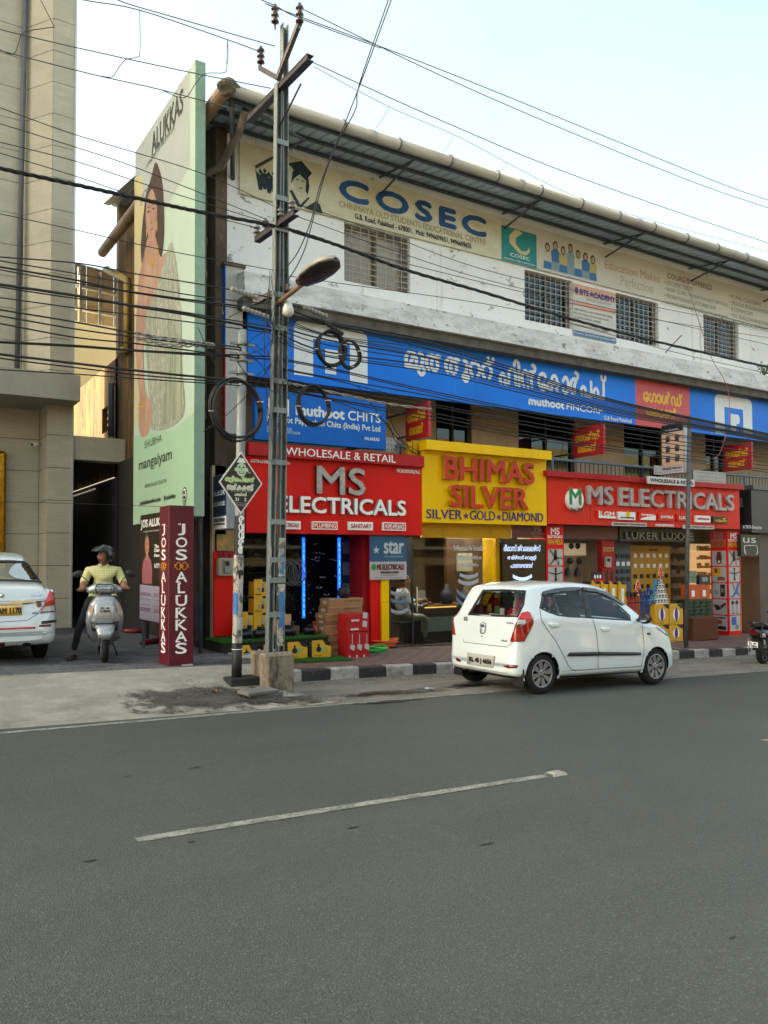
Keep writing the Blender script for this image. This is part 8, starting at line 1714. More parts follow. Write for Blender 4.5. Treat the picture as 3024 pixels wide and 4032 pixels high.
# dark inner tub, seats with red covers, steering wheel
box('inner_tub',.12,3.3,-.66,.66,.24,.62,mat('well_black','#0b0b0c',.9),C.t);box('underbody',.3,3.3,-.6,.6,.18,.239,mat('well_black'),C.t)
redseat = mat('seat_red','#c01525',.8,var=.3,vscale=9);greyseat = mat('seat_grey','#6d6f70',.8)
def seat(x,y,m,w_=.25):
    b = MB();b.cbox(x - .08,x + .08,y - w_,y + w_,.55,1.17,.06);o = b.build('seat_back',m,C.t);b = MB();b.cbox(x - .05,x + .05,y - .12,y + .12,1.16,1.3,.045);b.build('head_rest',m,o)
seat(.52,-.31,redseat,.28);seat(.52,.31,redseat,.28);seat(1.55,-.36,greyseat,.24);seat(1.55,.36,greyseat,.24);box('dashboard',2.5,2.85,-.66,.66,.62,.96,mat('dash_grey','#33363a',.7),C.t,c=.04);None
for k,(y,z,m) in enumerate(((.42,1.12,mat('tag_white','#c9cac6',.6)),(.22,1.15,mat('tag_ochre','#b98a2f',.6)),(.05,1.13,mat('tag_green','#3f6b3a',.6)),(-.05,1.1,mat('tag_white')),(.32,1.08,redseat))): box('dashboard_trinket',.34 + k*.01,.352 + k*.01,y - .05,y + .05,z - .05,z + .06,m,C.t)
for z in (.3,): tube('exhaust_pipe',[(.06,.28,.24),(.4,.28,.25)],.025,mat('exhaust','#3a3430',.5,metal=.5),C.t,8)
tube('rear_axle',[(.49,-.6,.28),(.49,.6,.28)],.04,mat('well_black'),C.t,8)
for sg in (-1,1): box('mud_flap',.14,.155,sg*.68 - .1,sg*.68 + .1,.12,.36,blk_pl,C.t)
# ---------------- white sedan at the left edge, seen from behind
tabs2 = dict(zt=[(0,.52),(.015,.60),(.04,.68),(.07,.80),(.10,.98),(.13,1.03),(.3,1.075),(.55,1.11),(.85,1.28),(1.12,1.42),(1.3,1.47),(1.8,1.525),(2.2,1.51),(2.5,1.42),(3.15,1.03),(3.3,.98),(3.8,.84),(4.0,.7),(4.1,.55)],
             zb=[(0,.33),(.08,.27),(.4,.24),(3.6,.22),(4.1,.26)],
             wl=[(0,.64),(.03,.72),(.08,.78),(.18,.82),(.4,.84),(3.4,.845),(3.8,.78),(4.0,.62),(4.1,.45)],
             wb=[(0,.62),(.06,.74),(.15,.78),(.4,.80),(1,.81),(3.3,.80),(3.8,.7),(4.1,.42)],
             wr=[(0,.5),(.5,.56),(1.1,.56),(1.5,.585),(2.2,.585),(3,.62),(4.1,.4)])
fa = R(89);fv = Vector((math.cos(fa),math.sin(fa),0));rv = Vector((math.sin(fa),-math.cos(fa),0));cor = Vector((2.21,11.7,0));org = cor - rv*.84;org.z = fore_z(2.2,12) + .0
S = Car('white_sedan','white taxi sedan with yellow number plate cut by the left edge','car',org,(0,0,fa),Shell(tabs2,4.1,[(0,1.0),(1.5,.98),(3.2,.93),(4,.8)],120),0,1800,.5425)
rw = [(-330,906),(-240,770),(-100,752),(60,752),(160,757),(214,772),(262,840),(300,908),(150,902),(-100,898)]
S.cut(inset(rw,12));S.body(car_white,[(.93,.29),(3.32,.29)],.33)
S.put(rw,gl_car,'rear_window',.001,20,back=-.0005);S.ring(inset(rw,-3),14,blk_pl,'window_seal',.005)
S.put([(358,968),(398,1000),(414,1060),(416,1112),(405,1120),(288,1134),(318,1070),(340,1020)],lamp_red,'tail_lamp',.014,9,mirror=True);S.put([(318,1090),(408,1072),(412,1110),(398,1116),(302,1126)],lamp_clear,'lamp_clear_part',.018,8,mirror=True);S.put([(345,1000),(362,975),(392,1003),(402,1040),(335,1058)],mat('lamp_bright_red'),'lamp_lens',.017,8,mirror=True)
S.put([(-300,1052),(-100,1046),(150,1040),(300,1028),(334,1028),(322,1048),(150,1072),(-100,1080),(-300,1082)],mat('chrome'),'chrome_bar',.012,14)
S.put([(-150,1096),(160,1083),(158,1144),(-150,1158)],mat('plate_yellow','#d9a516',.4),'number_plate',.02,40);plate_text(S,'KL 49 AM 1170',(-140,1104),(150,1094),(-140,1148),None,ink,off=.024,bold=.005)
S.put([(300,1192),(428,1176),(426,1194),(300,1212)],blk_pl,'bumper_strip',.012,10,mirror=True);S.put([(282,1218),(370,1213),(366,1228),(282,1232)],mat('lamp_dark_red'),'reflector',.008,12,mirror=True);S.put([(-200,1246),(0,1242),(258,1230),(254,1243),(0,1253),(-200,1256)],mat('lamp_bright_red'),'red_strip',.006,16)
S.put([(-80,1346),(36,1344),(34,1368),(-80,1372)],mat('lamp_dark_red'),'lower_reflector',.006,16)
S.put([(165,1352),(190,1345),(225,1350),(240,1388),(160,1388)],mat('well_black'),'exhaust_recess',.004,16)
S.put([(0,985),(22,990),(34,1004),(18,1012),(30,1022),(8,1020),(-10,1006),(6,1000)],mat('chrome'),'emblem',.008,12);plate_text(S,'SWIFT',(218,994),(308,990),(218,1012),None,mat('chrome'),off=.008,bold=.002);plate_text(S,'VDI',(230,1128),(270,1124),(230,1140),None,mat('badge_dark'),off=.008,bold=.002)
S.put([(283 + 20*math.cos(a),1070 + 21*math.sin(a)) for a in [i*.524 for i in range(12)]],mat('sticker_brown','#6d5432',.5),'sticker',.005,12)
S.line([(-250,1200),(0,1198),(200,1184),(270,1140),(318,1072)],.007,shut,'boot_gap');S.line([(-300,912),(0,916),(180,918),(306,916)],.006,shut,'boot_gap');S.line([(-200,1300),(0,1300),(250,1288),(405,1270)],.005,mat('bumper_shade'),'bumper_crease')
for sg in (-1,1):
    for xa in (.93,3.32): alloy_wheel(S.t,xa,sg*.73,.29,.29,.17,sg,7)
box('inner_tub',.2,3.6,-.7,.7,.25,.7,mat('well_black'),S.t);box('parcel_shelf',.6,1.2,-.6,.6,.98,1.0,mat('dash_grey'),S.t)
for y in (-.35,.35): b = MB();b.cbox(1.25,1.4,y - .26,y + .26,.6,1.12,.05);b.build('seat_back',mat('seat_grey2','#55565a',.8),S.t)
# ================================================================ riders and scooters
def skin_mesh(name,verts,edges,radii,m,parent,sub=2,label=None,cat=None):
    me = bpy.data.meshes.new(name);me.from_pydata([tuple(v) for v in verts],edges,[]);o = bpy.data.objects.new(name,me);COL.objects.link(o)
    o.modifiers.new('skin','SKIN');
    lay = me.skin_vertices[0] if me.skin_vertices else None
    for i,r in enumerate(radii): lay.data[i].radius = r if isinstance(r,tuple) else (r,r);lay.data[i].use_root = (i == 0)
    sd = o.modifiers.new('sub','SUBSURF');sd.levels = sub;sd.render_levels = sub
    dg = bpy.context.evaluated_depsgraph_get();me2 = bpy.data.meshes.new_from_object(o.evaluated_get(dg));bpy.data.objects.remove(o)
    for p in me2.polygons: p.use_smooth = True
    ms = m if isinstance(m,(list,tuple)) else [m]
    me2.materials.clear()
    for q in ms: me2.materials.append(q)
    return me2
def chain(*groups):
    """groups: lists of (point, radius); each later group may start with an index into the points made so far"""
    V,E,Rr = [],[],[]
    for g in groups:
        prev = None
        for it in g:
            if isinstance(it,int): prev = it;continue
            V.append(Vector(it[0]));Rr.append(it[1]);k = len(V) - 1
            if prev is not None: E.append((prev,k))
            prev = k
    return V,E,Rr
skin_d = mat('skin_brown','#8d5f47',.55,var=.12,vscale=6)
silver_p = mat('scooter_silver','#a3a8ad',.3,metal=.55,coat=.6)
sx,sy = 2.82,11.75;sz0 = fore_z(sx,sy);hd = math.atan2(-sy,-sx) + R(2)
sc = thing('silver_scooter','silver scooter facing the street at the lane entrance','scooter',(sx,sy,sz0),local=True);sc.rotation_euler = (0,0,hd)
# local axes: x forward, y left, z up; front axle at x=.12
xf = .12
alloy_wheel(sc,xf,0,.235,.235,.095,-1,6,name='front_wheel');alloy_wheel(sc,xf - 1.26,0,.225,.225,.1,-1,6,name='rear_wheel')
def loft(secs,n,m,name,par,closed=True,smooth=True):
    """secs: list of (centre, half width, half depth dir vectors) -> ellipse-ish rings"""
    b = MB();vs = []
    for c,ax,ay,p in secs:
        c = Vector(c);ax = Vector(ax);ay = Vector(ay)
        for k in range(n):
            a = 2*math.pi*k/n;ca,sa = math.cos(a),math.sin(a);vs.append(c + ax*(abs(ca) ** p*(1 if ca >= 0 else -1)) + ay*(abs(sa) ** p*(1 if sa >= 0 else -1)))
    fs = [(i*n + k,i*n + (k + 1) % n,(i + 1)*n + (k + 1) % n,(i + 1)*n + k) for i in range(len(secs) - 1) for k in range(n)]
    if closed: fs += [tuple(range(n))[::-1],tuple((len(secs) - 1)*n + k for k in range(n))]
    return b.add(vs,fs,0,smooth).build(name,m,par)
Yv = lambda w_: (0,w_*1.12,0);Xv = lambda d_: (d_,0,0)
fen = loft([((xf + .27,0,.34),Yv(.05),Xv(.02),.8),((xf + .25,0,.42),Yv(.095),Xv(.05),.8),((xf + .14,0,.50),Yv(.115),Xv(.1),.8),((xf - .02,0,.53),Yv(.12),Xv(.13),.8),((xf - .14,0,.56),Yv(.10),Xv(.1),.8)],18,silver_p,'front_fender',sc)
loft([((xf + .02,0,.44),Yv(.15),Xv(.1),.7),((xf - .02,0,.56),Yv(.17),Xv(.1),.7)],18,blk_pl,'fender_liner',sc)
apr = loft([((xf - .16,0,.28),Yv(.15),Xv(.05),.7),((xf - .12,0,.42),Yv(.205),Xv(.07),.7),((xf - .08,0,.56),Yv(.225),Xv(.1),.7),((xf - .06,0,.70),Yv(.215),Xv(.12),.7),((xf - .1,0,.82),Yv(.175),Xv(.11),.75),((xf - .14,0,.90),Yv(.12),Xv(.08),.8),((xf - .17,0,.94),Yv(.07),Xv(.05),.8)],24,silver_p,'front_apron',sc)
loft([((xf + .055,0,.52),Yv(.1),Xv(.02),.8),((xf + .075,0,.62),Yv(.12),Xv(.03),.8),((xf + .055,0,.76),Yv(.13),Xv(.03),.8),((xf + .01,0,.86),Yv(.1),Xv(.02),.8)],16,silver_p,'centre_panel',apr)
for sg in (-1,1):
    b = MB();b.add([(xf + .065,sg*.15,.80),(xf + .045,sg*.205,.79),(xf + .035,sg*.215,.70),(xf + .06,sg*.165,.66)],[(0,1,2,3)]);b.build('indicator',mat('lamp_amber_clear','#b9a08c',.15,coat=.6),apr);b = MB();b.add([(xf + .075,sg*.135,.74),(xf + .06,sg*.165,.655),(xf + .05,sg*.175,.58),(xf + .06,sg*.12,.56),(xf + .085,sg*.1,.64)],[(0,1,2,3,4)]);b.build('indicator_lens',lamp_clear,apr)
hbz = 1.0;xh = xf - .22
loft([((xh - .02,-.24,hbz),(0,0,.035),Xv(.05),.8),((xh,-.15,hbz + .01),(0,0,.065),Xv(.075),.8),((xh + .02,0,hbz + .02),(0,0,.095),Xv(.1),.8),((xh,.15,hbz + .01),(0,0,.065),Xv(.075),.8),((xh - .02,.24,hbz),(0,0,.035),Xv(.05),.8)],18,silver_p,'handlebar_cowl',sc)
hl = loft([((xh + .10,0,hbz - .05),Yv(.085),Xv(.01),.7),((xh + .125,0,hbz - .02),Yv(.115),Xv(.015),.7),((xh + .125,0,hbz + .04),Yv(.125),Xv(.015),.7),((xh + .10,0,hbz + .075),Yv(.10),Xv(.01),.7)],18,mat('scooter_lamp','#c5cbd0',.1,metal=.5,coat=.8,var=.5,vscale=30,col2='#5f666c'),'head_lamp',sc)
MB().tube([(xh + .13,y,z) for y,z in ((-.1,hbz - .045),(-.125,hbz + .03),(-.1,hbz + .08),(.1,hbz + .08),(.125,hbz + .03),(.1,hbz - .045),(-.1,hbz - .045))],.008,6).build('lamp_rim',blk_pl,sc)
for sg in (-1,1):
    MB().tube([(xh - .02,sg*.22,hbz),(xh - .06,sg*.37,hbz + .0)],.02,10).build('grip',blk_pl,sc);MB().tube([(xh + .03,sg*.22,hbz + .0),(xh + .03,sg*.36,hbz - .005)],.007,6).build('brake_lever',ink,sc)
    MB().tube([(xh - .02,sg*.19,hbz + .04),(xh - .03,sg*.24,hbz + .14),(xh - .02,sg*.31,hbz + .20)],.008,6).build('mirror_stem',blk_pl,sc);b = MB();bm = bmesh.new();bmesh.ops.create_icosphere(bm,subdivisions=3,radius=1)
    for v in bm.verts: v.co = Vector((v.co.x*.022,v.co.y*.075,v.co.z*.048))
    b.bm(bm,0,True,Matrix.Translation((xh - .02,sg*.355,hbz + .225)) @ Matrix.Rotation(sg*-.35,4,'X'));b.build('mirror',blk_pl,sc)
box('number_plate',xf + .092,xf + .10,-.1,.1,.695,.775,mat('plate_white','#bcc0c2',.4),sc,c=.004)
SF = lambda u,v,w_: (xf + .10 + w_,u,v);text('KL 49',-.055,.742,.055,.768,SF,ink,sc,bold=.002);text('H 0850',-.065,.702,.065,.73,SF,ink,sc,bold=.002)
text('S',-.02,.845,.02,.87,lambda u,v,w_: (xf + .0 + w_ + .01,u,v),mat('chrome'),sc)
loft([((xf - .18,0,.30),Yv(.16),(0,0,.02),.7),((xf - .5,0,.30),Yv(.16),(0,0,.02),.7),((xf - .56,0,.34),Yv(.15),(0,0,.06),.7)],16,blk_pl,'floor_board',sc)
loft([((xf - .56,0,.45),(0,.14,0),(0,0,.16),.8),((xf - .8,0,.52),(0,.19,0),(0,0,.2),.8),((xf - 1.2,0,.58),(0,.2,0),(0,0,.17),.8),((xf - 1.5,0,.66),(0,.12,0),(0,0,.09),.8)],20,silver_p,'rear_body',sc)
loft([((xf - .52,0,.73),(0,.1,0),(0,0,.035),.8),((xf - .7,0,.76),(0,.15,0),(0,0,.05),.8),((xf - 1.15,0,.79),(0,.15,0),(0,0,.05),.8),((xf - 1.42,0,.81),(0,.1,0),(0,0,.04),.8)],18,mat('seat_black','#141415',.6),'seat',sc)
for sg in (-1,1): MB().tube([(xf,sg*.075,.235),(xf - .06,sg*.075,.52)],.02,8).build('fork_leg',mat('fork_grey','#7b7d80',.4,metal=.5),sc)
MB().tube([(xf - .1,0,.5),(xh,0,hbz - .05)],.03,8).build('steering_column',blk_pl,sc);MB().tube([(xf - 1.1,-.16,.28),(xf - 1.5,-.17,.36)],.04,10).build('silencer',ink,sc)
MB().tube([(xf - .5,.12,.24),(xf - .62,.2,.02)],.012,6).build('stand',ink,sc)
# rider
shirt = mat('checked_shirt','#b7b56b',.8)
def checked(m,c1,c2,sc_):
    n = m.node_tree;L = n.links;b_ = n.nodes['Principled BSDF'];tc = n.nodes.new('ShaderNodeTexCoord');w1 = n.nodes.new('ShaderNodeTexWave');w2 = n.nodes.new('ShaderNodeTexWave');w1.bands_direction = 'Y';w2.bands_direction = 'Z'
    for w_ in (w1,w2): w_.inputs['Scale'].default_value = sc_;L.new(tc.outputs['Object'],w_.inputs[0])
    mx = n.nodes.new('ShaderNodeMath');mx.operation = 'MAXIMUM';L.new(w1.outputs['Fac'],mx.inputs[0]);L.new(w2.outputs['Fac'],mx.inputs[1]);rp = n.nodes.new('ShaderNodeValToRGB');rp.color_ramp.elements[0].position = .72;rp.color_ramp.elements[1].position = .95;rp.color_ramp.elements[0].color = lin(c1);rp.color_ramp.elements[1].color = lin(c2);L.new(mx.outputs[0],rp.inputs[0]);L.new(rp.outputs[0],b_.inputs['Base Color'])
checked(shirt,'#d2cf9c','#b0ae6e',13)
trous = mat('dark_trousers','#1b1c22',.8,var=.2,vscale=8)
def person_mesh(name,V,E,Rr,mats,pick,parent,**k):
    me = skin_mesh(name,V,E,Rr,mats,parent)
    for p in me.polygons: p.material_index = pick(p.center)
    return link(name,me,parent,**k)
xs_ = xf - .78   # hips
rider = thing('person','man in yellow checked shirt and open helmet riding the silver scooter','person',(sx,sy,sz0),local=True);rider.rotation_euler = (0,0,hd)
ZS = lambda z: .92 + (z - .92)*.78 if z > .92 else z
V,E,Rr = chain([((xs_,0,.92),(.16,.185)),((xs_ + .02,0,1.08),(.15,.19)),((xs_ + .05,0,1.26),(.14,.205)),((xs_ + .07,0,1.38),(.11,.17)),((xs_ + .085,.005,1.47),.058),((xs_ + .10,.01,1.53),.06)],
    [3,((xs_ + .07,.20,1.36),.078),((xs_ + .13,.265,1.17),.064),((xs_ + .36,.29,1.02),.042),((xh - .10,.30,hbz + .03),.032)],
    [3,((xs_ + .07,-.20,1.36),.078),((xs_ + .13,-.265,1.17),.064),((xs_ + .36,-.29,1.02),.042),((xh - .10,-.30,hbz + .03),.032)],
    [0,((xs_ + .1,-.12,.86),.1),((xs_ + .42,-.2,.80),.078),((xs_ + .40,-.34,.42),.055),((xs_ + .33,-.40,.13),.042)],
    [0,((xs_ + .1,.12,.86),.1),((xs_ + .42,.17,.78),.078),((xs_ + .36,.17,.44),.056),((xs_ + .40,.17,.33),.042)])
for v in V[:6] + V[6:8] + V[10:12]: v.z = ZS(v.z)
def pk_r(c):
    if c.z > ZS(1.455): return 2
    if c.z > .90 and not (c.x > xs_ + .3 and c.z < .92): return 0 if not (abs(c.y) > .2 and c.x > xs_ + .24) else 2
    return 1 if c.z > .145 else 2
body = person_mesh('body',V,E,Rr,[shirt,trous,skin_d],pk_r,rider)
# head turned to the rider's right (left of the picture)
def head(par,c,yaw,m,s=1,hairm_=None):
    bm = bmesh.new();bmesh.ops.create_icosphere(bm,subdivisions=4,radius=1);Rt = Matrix.Translation(c) @ Matrix.Rotation(yaw,4,'Z')
    for v in bm.verts:
        p = v.co.copy();x,y,z = p.x*.098,p.y*.075,p.z*.12
        if z < 0: x *= 1 - .12*(-z/.12);y *= 1 - .28*(-z/.12) ** 1.3
        if x > 0: x *= 1 - .1*abs(z)/.12
        g = math.exp(-((p.y)/.16) ** 2 - ((p.z + .12)/.24) ** 2);x += .024*g*(p.x > .5)          # nose
        e = math.exp(-((abs(p.y) - .38)/.16) ** 2 - ((p.z - .1)/.13) ** 2);x -= .012*e*(p.x > .4)   # eye sockets
        l = math.exp(-((p.y)/.3) ** 2 - ((p.z + .5)/.09) ** 2);x += .006*l*(p.x > .4)
        ch = math.exp(-((p.y)/.3) ** 2 - ((p.z + .82)/.16) ** 2);x += .012*ch*(p.x > .2)
        v.co = Vector((x,y,z))*s
    b = MB();b.bm(bm,0,True,Rt);h = b.build('head',m,par)
    for sg in (-1,1):
        b = MB();b.lathe([(.001,.004),(.011,.002),(.013,-.004)],(0,0,0),'x',10);b.v = [tuple(Rt @ (Vector(p)*s + Vector((.083,sg*.03,.012))*s)) for p in b.v];b.build('eye',mat('eye_dark','#1a1210',.2),h)
        b = MB();b.tube([Rt @ (Vector(q)*s) for q in ((.088,sg*.018,.035),(.087,sg*.035,.038),(.078,sg*.05,.032))],.005*s,5);b.build('eyebrow',mat('hair_black','#100d0c',.7),h)
        b = MB();bm2 = bmesh.new();bmesh.ops.create_icosphere(bm2,subdivisions=2,radius=1)
        for v in bm2.verts: v.co = Vector((v.co.x*.022,v.co.y*.009,v.co.z*.032))*s
        b.bm(bm2,0,True,Rt @ Matrix.Translation(Vector((-.005,sg*.078,-.005))*s));b.build('ear',m,h)
    b = MB();b.tube([Rt @ (Vector(q)*s) for q in ((.083,-.025,-.062),(.092,0,-.06),(.083,.025,-.062))],[.004,.007,.004],6);b.build('mouth',mat('lip_brown','#5c332a',.5),h)
    return h,Rt
hc_ = Vector((xs_ + .115,.012,1.475));hd_,Rt = head(rider,hc_,R(-62),skin_d)
b = MB();b.tube([Rt @ Vector(q) for q in ((.09,-.035,-.048),(.102,0,-.044),(.09,.035,-.048))],[.004,.008,.004],6);b.build('moustache',mat('hair_black'),hd_)
# helmet with raised visor
hm = thing('helmet','dark open face helmet with raised clear visor on the rider','helmet',(sx,sy,sz0),local=True);hm.rotation_euler = (0,0,hd)
bm = bmesh.new();bmesh.ops.create_icosphere(bm,subdivisions=4,radius=1);dele = []
for v in bm.verts: v.co = Vector((v.co.x*.142,v.co.y*.122,v.co.z*.145 + .03))
bmesh.ops.delete(bm,geom=[f for f in bm.faces if (lambda c: (c.x > .035 and c.z < .075) or c.z < -.075)(f.calc_center_median())],context='FACES')
b = MB();b.bm(bm,0,True,Rt);so = b.build('shell',mat('helmet_dark','#15171b',.25,coat=.5),hm)
vb = MB();vs = [];n = 14
for i in range(5):
    for k in range(n + 1): a = R(-62 + 124*k/n);el_ = R(18 + 34*i/4);rr = .158 + .012*(4 - i);vs.append(Rt @ Vector((rr*math.cos(a)*math.cos(el_) + .012,.132*math.sin(a),.03 + .15*math.sin(el_) + .0)))
vb.add(vs,[(i*(n + 1) + k,i*(n + 1) + k + 1,(i + 1)*(n + 1) + k + 1,(i + 1)*(n + 1) + k) for i in range(4) for k in range(n)],0,True);vb.build('visor',mat('visor_smoke','#14181d',.12,coat=.4),hm)
b = MB();b.tube([Rt @ Vector(q) for q in ((.02,.1,-.04),(.03,.07,-.1),(.03,0,-.128),(.03,-.07,-.1),(.02,-.1,-.04))],.008,6);b.build('strap',ink,hm)
# hands round the grips
def hand(par,wrist,grip,sg,m,s=1):
    """palm behind the grip, four fingers curled over it, thumb under"""
    w_ = Vector(wrist);g = Vector(grip);V,E,Rr = chain([(w_,.03*s),(w_.lerp(g,.55) + Vector((0,0,.012)),(.034*s,.022*s)),(g + Vector((-.012,0,.026)),(.03*s,.018*s))])
    base = 2;ch = []
    for k in range(4):
        o = Vector((0,(k - 1.5)*.02*sg,0));l = (1,1.1,1.05,.85)[k]
        ch.append([1,(g + o + Vector((-.008,0,.03)),.0095),(g + o + Vector((.022*l,0,.02)),.009),(g + o + Vector((.03*l,0,-.008)),.0085),(g + o + Vector((.008,0,-.026)),.0075)])
    ch.append([1,(g + Vector((-.03,-.03*sg,.0)),.011),(g + Vector((-.02,-.036*sg,-.022)),.0095),(g + Vector((.0,-.034*sg,-.028)),.008)])
    for c in ch: v2,e2,r2 = [],[],[]
    V,E,Rr = chain([(w_,.03*s),(w_.lerp(g,.6) + Vector((0,0,.01)),(.036*s,.02*s))],*ch)
    return link('hand',skin_mesh('hand',V,E,Rr,m,par,1),par)
for sg in (-1,1): hand(rider,(xh - .13,sg*.30,hbz + .035),(xh - .05,sg*.305,hbz),sg,skin_d)
# shirt collar, placket, pocket phone
for sg in (-1,1): b = MB();b.add([(xs_ + .17,sg*.01,1.29),(xs_ + .16,sg*.075,1.335),(xs_ + .08,sg*.075,1.37),(xs_ + .15,sg*.03,1.355)],[(0,1,2,3)]);b.build('collar',shirt,rider)
b = MB();b.tube([(xs_ + .185,0,1.27),(xs_ + .19,0,1.14),(xs_ + .165,0,.98)],.008,6);b.build('placket',mat('shirt_seam','#a9a75c',.8),rider);box('phone',xs_ + .172,xs_ + .19,.05,.12,1.19,1.215,ink,rider)
# shoe with foot on the ground
def shoe(par,p,yaw,m,s=1):
    M2 = Matrix.Translation(p) @ Matrix.Rotation(yaw,4,'Z');V = []
    b = MB();secs = ((-.09,.03,.055),(-.06,.04,.07),(0,.042,.075),(.08,.05,.055),(.14,.048,.045),(.17,.03,.03));n = 12;vs = []
    for x,w_,h in secs:
        for k in range(n): a = 2*math.pi*k/n;vs.append(M2 @ Vector((x,w_*math.cos(a),max(0,h/2 + h/2*math.sin(a)*1.1)))) 
    b.add(vs,[(i*n + k,i*n + (k + 1) % n,(i + 1)*n + (k + 1) % n,(i + 1)*n + k) for i in range(len(secs) - 1) for k in range(n)] + [tuple(range(n))[::-1],tuple((len(secs) - 1)*n + k for k in range(n))],0,True);return b.build('shoe',m,par)
shoe(rider,(xs_ + .36,-.41,.012),-.35,mat('leather_brown','#2a1c14',.4));shoe(rider,(xs_ + .45,.17,.305),0,mat('leather_brown'))
# ---------------- man seated in the jeweller's
px_m = onY(1600,2480,13.62);mzf = floorz(px_m.x) + .012
mn = thing('person','man in white striped shirt and khaki trousers seated inside the jewellery shop','person',(px_m.x,13.62,mzf),local=True);mn.rotation_euler = (0,0,R(-12));LOCAL.add(mn.name)
shirt2 = mat('striped_shirt','#b9c0cc',.8);checked(shirt2,'#c4c9d2','#8d9bb3',14);khaki = mat('khaki_trousers','#9d9276',.85,var=.2,vscale=7)
V,E,Rr = chain([((-.08,0,.54),(.14,.16)),((-.1,0,.72),(.12,.16)),((-.08,0,.92),(.12,.18)),((-.06,0,1.03),(.095,.14)),((-.04,0,1.12),.055),((-.03,0,1.17),.055)],
    [3,((-.06,-.19,1.02),.06),((-.02,-.24,.8),.05),((.22,-.22,.74),.04),((.4,-.2,.8),.032)],[3,((-.06,.19,1.02),.06),((.02,.24,.82),.05),((.26,.2,.84),.04),((.44,.14,.86),.032)],
    [0,((.05,-.1,.52),.095),((.36,-.13,.52),.075),((.38,-.13,.28),.056),((.34,-.13,.1),.042)],[0,((.05,.1,.52),.095),((.4,.14,.53),.075),((.5,.15,.28),.056),((.5,.15,.1),.042)])
person_mesh('body',V,E,Rr,[shirt2,khaki,skin_d],lambda c: 2 if c.z > 1.1 or (abs(c.y) > .12 and c.x > .27 and c.z > .68) else (0 if c.z > .58 else (1 if c.z > .11 else 2)),mn)
h2,_ = head(mn,Vector((-.015,0,1.25)),R(-10),skin_d)
b = MB();bm = bmesh.new();bmesh.ops.create_icosphere(bm,subdivisions=3,radius=1)
for v in bm.verts: v.co = Vector((v.co.x*.105,v.co.y*.083,v.co.z*.1))
bmesh.ops.delete(bm,geom=[f for f in bm.faces if f.calc_center_median().x > .05 and f.calc_center_median().z < .05 or f.calc_center_median().z < -.05],context='FACES');b.bm(bm,0,True,Matrix.Translation((-.025,0,1.285)));b.build('hair',mat('hair_black'),mn)
for y,x in ((-.13,.38),(.15,.54)): shoe(mn,(x,y,.0),0,mat('leather_brown'))
for sg,w_,g in ((-1,(.4,-.2,.8),(.46,-.18,.8)),(1,(.44,.14,.86),(.5,.12,.86))): hand(mn,w_,g,sg,skin_d)
stl = thing('stool','dark metal stool under the seated man','stool',(px_m.x - .08,13.62,mzf));cx,cyy = px_m.x - .08,13.63
b = MB();b.cbox(cx - .2,cx + .2,cyy - .2,cyy + .2,mzf + .40,mzf + .45,.015);b.build('seat',mat('seat_black'),stl)
for a in (-1,1):
    for c in (-1,1): MB().tube([(cx + a*.16,cyy + c*.16,mzf + .4),(cx + a*.19,cyy + c*.19,mzf)],.012,6).build('leg',mat('dark_steel'),stl)
# ---------------- black scooter cut by the right edge
kx = onZ(2995,2622,road_z(14.2));bx0 = onY(2995,2600,9.6).x;bz = road_z(bx0 + .3)
k2 = thing('black_scooter','black scooter parked at the right edge of the picture','scooter',(bx0 + .1,9.62,bz),local=True);k2.rotation_euler = (0,.03,R(6));bpaint = mat('scooter_black','#101216',.2,coat=.9)
alloy_wheel(k2,0,0,.225,.225,.1,-1,5,name='rear_wheel',rim_m=mat('rim_dark','#2a2a2c',.4));alloy_wheel(k2,1.25,0,.225,.225,.095,-1,5,name='front_wheel')
loft([((-.34,0,.62),(0,.09,0),(0,0,.07),.8),((-.2,0,.60),(0,.16,0),(0,0,.12),.8),((.15,0,.54),(0,.2,0),(0,0,.18),.8),((.5,0,.48),(0,.15,0),(0,0,.17),.8)],20,bpaint,'rear_body',k2)
loft([((-.28,0,.76),(0,.1,0),(0,0,.035),.8),((0,0,.76),(0,.15,0),(0,0,.055),.8),((.45,0,.74),(0,.14,0),(0,0,.05),.8),((.62,0,.7),(0,.09,0),(0,0,.03),.8)],18,mat('seat_black'),'seat',k2)
MB().tube([(.05,-.17,.72),(-.2,-.17,.80),(-.36,-.13,.82),(-.4,0,.82),(-.36,.13,.82),(-.2,.17,.80),(.05,.17,.72)],.016,8).build('grab_rail',bpaint,k2)
MB().tube([(-.38,-.2,.84),(-.44,-.2,.6),(-.42,-.2,.42),(-.3,-.22,.36),(-.2,-.2,.5)],.014,8).build('sari_guard',ink,k2)
b = MB();b.cbox(-.385,-.345,-.09,.09,.58,.67,.012);b.build('tail_lamp',mat('lamp_dark_red'),k2);
b = MB();b.cbox(-.36,-.25,-.19,-.13,.54,.62,.015);b.build('indicator',lamp_clear,k2)
b = MB();b.prism([(-.3,.28),(-.36,.52),(-.2,.52),(-.1,.3)],lambda u,v,w_: (u,-.05 + w_,v),.1);b.build('mud_guard',blk_pl,k2)
o = box('number_plate',-.395,-.385,-.1,.1,.34,.45,lw,k2,c=.003);KF = lambda u,v,w_: (-.395 - w_,-u,v);text('KL 9F',-.07,.40,.07,.435,KF,ink,k2,bold=.003);text('D 5856',-.08,.35,.08,.385,KF,ink,k2,bold=.003)
b = MB();b.tube([(.2,-.2,.28),(-.2,-.22,.33),(-.4,-.23,.36)],[.03,.05,.05],12);b.build('silencer',mat('silencer_grey','#3c3d40',.4,metal=.5),k2)
